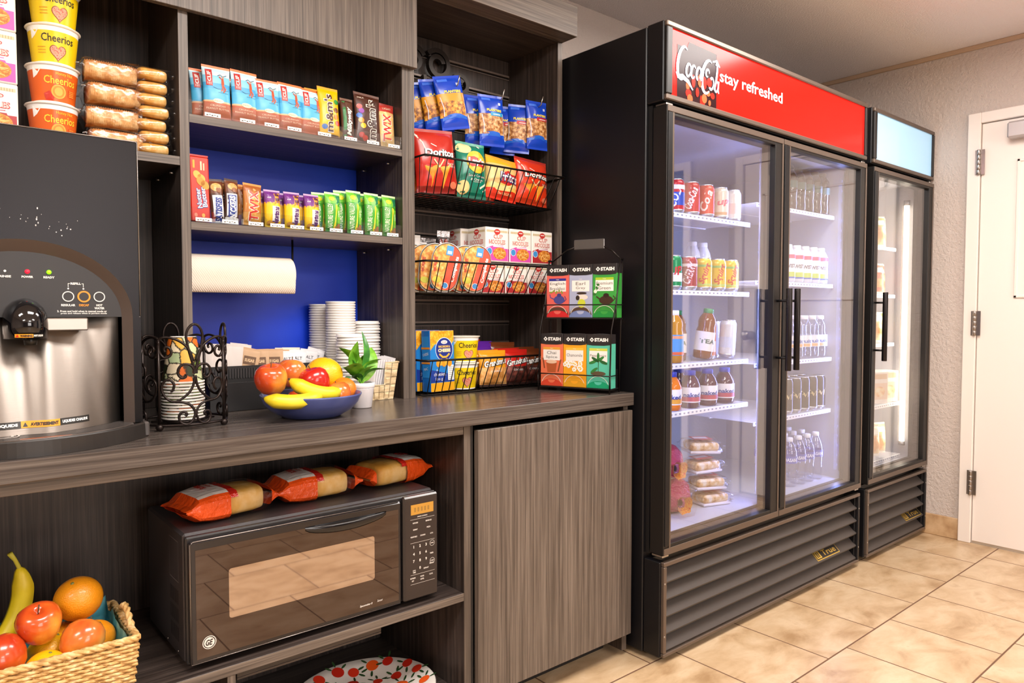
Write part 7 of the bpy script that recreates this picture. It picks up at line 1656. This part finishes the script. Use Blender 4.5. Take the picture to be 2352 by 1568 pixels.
# ---- right half
RX = [2.895, 2.966, 3.037, 3.106]
COLA = bottle('dark', SPORT, LQ('#2a1a1c'), '#26282c', (.09, .12, '#3a6a5a')); VIT = bottle('vitamin', SLIM, LQ('#e6e9f4'), '#f2f4fa', (.020, .118, '#f0f2f8'), ltxt='TWIST', ltc='#6a5a6a', lab2=[(.100, .116, '#d05a78'), (.024, .044, '#b9cc5a'), (.018, .024, '#3a5ab8')])
FLA = bottle('flavoured', SPORT, LQ('#e4e0ea'), '#f4f4fa', (.05, .10, '#e6e8f2'), ltxt='fruit', ltc='#4a6ab8', lab2=[(.052, .064, '#eab07a')], shell=PET)
ENER = can('#211d20', [], 'M', '#b8a878', hh=.150, rr=.031, rot=0)
WAT = bottle('water', WATER, PET, '#e9edfa', (.10, .13, '#4a54b8'), ltxt='DASANI', ltc='#e6e9fa', shell=PET)
for j, (z, fn, nm, cat) in enumerate(((1.5435, COLA, 'dark soda bottle', 'bottle'), (1.2435, VIT, 'white bottle with pink bands', 'bottle'), (.9215, FLA, 'clear flavoured water bottle', 'bottle'), (.6925, ENER, 'tall black energy drink can', 'soda can'))):
    sh = ['top', 'second', 'third', 'fourth'][j]
    for i, x in enumerate(RX): place(fn, f'{nth[i] if i < 3 else "rightmost"} front {nm}, {sh} right cooler shelf', cat, f'drinks on the {sh} right cooler shelf', (x, 1.556, z), (0, 0, -.8), scale=(.95, .95, 1))
    place(fn, f'{nm} half hidden at the left end, {sh} right cooler shelf', cat, f'drinks on the {sh} right cooler shelf', (2.824, 1.556, z), (0, 0, -.8), scale=(.95, .95, 1))
    for i, x in enumerate(RX): place(fn, f'{nth[i] if i < 3 else "rightmost"} {nm} in the back row, {sh} right cooler shelf', cat, f'drinks on the {sh} right cooler shelf', (x-.02, 1.632, z), (0, 0, -.8), scale=(.95, .95, 1))
for r_ in range(3):
    for i, x in enumerate((2.84, 2.915, 2.99, 3.065)): place(WAT, f'{nth[i] if i < 3 else "rightmost"} water bottle in the {("front", "middle", "rear")[r_]} row on the right cooler floor', 'bottle', 'water bottles on the cooler floor', (x+.018*r_, 1.545+.074*r_, .386), (0, 0, -.8))
# ---- packed bread and sandwiches on the left cooler floor
LOAF = mottled('loaf', '#8a5a2e', '#b5824a', '#d9ae78', 30, .6, 3); MAG = mat('#a3183f', .25, bump=(160, .7)); GOLD = mottled('gold_print', '#b5561e', '#d9a02e', '#c23a1e', 160, .3, 2)
def bread_loaf_bag():
    t = bpy.data.objects.new('bread_loaf_bag', None); COL.objects.link(t)
    m = MB(); n = 18; vs = []; e = lambda q, p: math.copysign(abs(q)**p, q)
    for y, s in ((.0, .7), (.012, .9), (.04, 1), (.09, 1.02), (.14, 1), (.17, .9), (.18, .7)):
        for k in range(n): a = 2*pi*k/n; vs.append((e(cos(a), .6)*.060*s, y, .058+e(sin(a), .6)*.054*s))
    m.add(vs, [(i*n+k, i*n+(k+1) % n, (i+1)*n+(k+1) % n, (i+1)*n+k) for i in range(6) for k in range(n)]+[tuple(range(n))[::-1], tuple(6*n+k for k in range(n))], LOAF, True); m.build('loaf', t)
    w = MB(); rq = random.Random(2); vs = []; sec = [(.186, .6, 1), (.17, 1.0, 1.02), (.09, 1.10, 1.1), (.02, 1.08, 1.1), (-.012, .85, .95), (-.03, .34, .40), (-.038, .16, .2), (-.046, .22, .30), (-.075, .42, .55), (-.10, .50, .62)]
    for y, sx, sz in sec:
        for k in range(n): a = 2*pi*k/n; j = 1+.10*(rq.random()-.5)*(2 if y < -.04 else 1); vs.append((e(cos(a), .6)*.060*sx*j, y+.006*(rq.random()-.5), max(.0006, .058-(.012 if y < -.02 else 0)+e(sin(a), .6)*.054*sz*j)))
    for i in range(len(sec)-1):
        mm = MAG if i in (3, 4, 5) else (GOLD if i in (7,) else FILM)
        w.add([v for v in vs[i*n:(i+2)*n]], [(k, (k+1) % n, n+(k+1) % n, n+k) for k in range(n)], mm, True)
    w.build('wrapper', t); return t
for x, y, z, rot, lb in ((2.130, 1.600, .386, (0, 0, -.40), 'lower bread bag with a magenta twisted neck on the left cooler floor'), (2.105, 1.612, .512, (0, 0, -.28), 'upper bread bag with a magenta twisted neck on the left cooler floor')): place(bread_loaf_bag, lb, 'bread bag', 'bread bags on the cooler floor', (x, y, z), rot, scale=(1.1, 1, 1.05))
def sandwich_tray():
    t = bpy.data.objects.new('sandwich_pack', None); COL.objects.link(t)
    m = MB(); m.box((-.075, -.05, .0005), (.075, .05, .010), C('#e9e6f0', .4), .003); m.box((-.07, -.045, .010), (.07, .045, .040), mottled('sandwich', '#b5803e', '#e0bd86', '#e9dccb', 40, .6), .008); m.build('food_tray', t)
    film_wrap(t, .152, .048, .104, .02, 3); l = MB(); l.rect(-.05, -.03, .045, .035, C('#c9343a', .3), lambda u, v, q: (u, v, .0515+q), .0008); l.rect(-.04, -.01, .03, .02, C('#ece6ec', .3), lambda u, v, q: (u, v, .0515+q), .0013); l.build('label_band', t)
    return t
for x, y, z, rot, lb in ((2.352, 1.600, .386, (0, 0, -.3), 'lowest wrapped sandwich pack on the left cooler floor'), (2.338, 1.608, .447, (0, 0, -.45), 'second wrapped sandwich pack of the pile on the left cooler floor'), (2.325, 1.620, .510, (.03, -.02, -.25), 'third wrapped sandwich pack of the pile on the left cooler floor'), (2.330, 1.630, .580, (.04, .03, -.5), 'topmost wrapped sandwich pack of the pile on the left cooler floor'), (2.352, 1.75, .386, (0, 0, -.1), 'wrapped sandwich pack at the right back of the left cooler floor')): place(sandwich_tray, lb, 'sandwich', 'sandwich packs on the cooler floor', (x, y, z), rot, scale=(.84, .9, 1))
# ---- narrow cooler
FP = [mottled('frozen_print', '#d98a4a', '#ecc48a', '#f2e2c0', 30, .4, 3), mottled('red_print', '#b5442e', '#dc7a52', '#efc79a', 30, .4, 3)]
def frozen_bag(k, top):
    def f():
        p = Pouch(.085, .155, .045, .008, 70+k, .003, .03); p.body([(0, C('#f0e6d8', .3)), (.08, FP[k]), (.66, C(top, .3)), (.95, C('#f0e6d8', .3))]); p.rect(-.34, .70, .34, .86, C('#f6f0e6', .4), .0012); p.disc(.0, .36, .3, .14, C('#e2a25a', .4), .0012); return p.mb.build('frozen_food_bag')
    f.__name__ = 'frozen'+str(k)+top; return f
FA, FB, FC = frozen_bag(0, '#b9c26a'), frozen_bag(1, '#c9503a'), frozen_bag(0, '#e2d6bc')
def carton(col):
    def f():
        m = MB(); m.box((-.055, -.04, 0), (.055, .04, .155), C('#efe6dc', .4), .002); mp = lambda u, v, l: (u, -.04-l, v); m.rect(-.05, .02, .05, .10, C(col, .4), mp, .0005); m.disc(0, .058, .034, .026, FP[0], mp, .0009); m.rect(-.046, .12, .046, .145, C('#d9b48a', .4), mp, .0005); return m.build('frozen_food_carton')
    f.__name__ = 'carton'+col; return f
KA = carton('#e9c9ae')
for fn, x, y, z, rz, lb, cat in ((FA, 3.728, 1.575, 1.4435, -.5, 'left green topped food bag on the top shelf of the narrow cooler', 'food bag'), (FC, 3.798, 1.600, 1.4435, -.5, 'right cream food bag on the top shelf of the narrow cooler', 'food bag'), (FB, 3.725, 1.575, 1.2085, -.5, 'left red food bag on the second shelf of the narrow cooler', 'food bag'), (FB, 3.800, 1.600, 1.2085, -.45, 'right red food bag on the second shelf of the narrow cooler', 'food bag'),
    (FC, 3.725, 1.58, .9665, -.5, 'left cream food bag on the third shelf of the narrow cooler', 'food bag'), (FA, 3.800, 1.605, .9665, -.5, 'right food bag on the third shelf of the narrow cooler', 'food bag'), (KA, 3.648, 1.550, .6725, -.35, 'left food carton on the fourth shelf of the narrow cooler', 'food carton'), (KA, 3.768, 1.550, .6725, -.35, 'right food carton on the fourth shelf of the narrow cooler', 'food carton'),
    (FC, 3.655, 1.55, .4055, -.4, 'left cream food bag on the bottom shelf of the narrow cooler', 'food bag'), (FA, 3.760, 1.565, .4055, -.45, 'right green topped food bag on the bottom shelf of the narrow cooler', 'food bag')):
    place(fn, lb, cat, 'food packs in the narrow cooler', (x, y, z), (-.06 if cat == 'food bag' else 0, 0, rz))
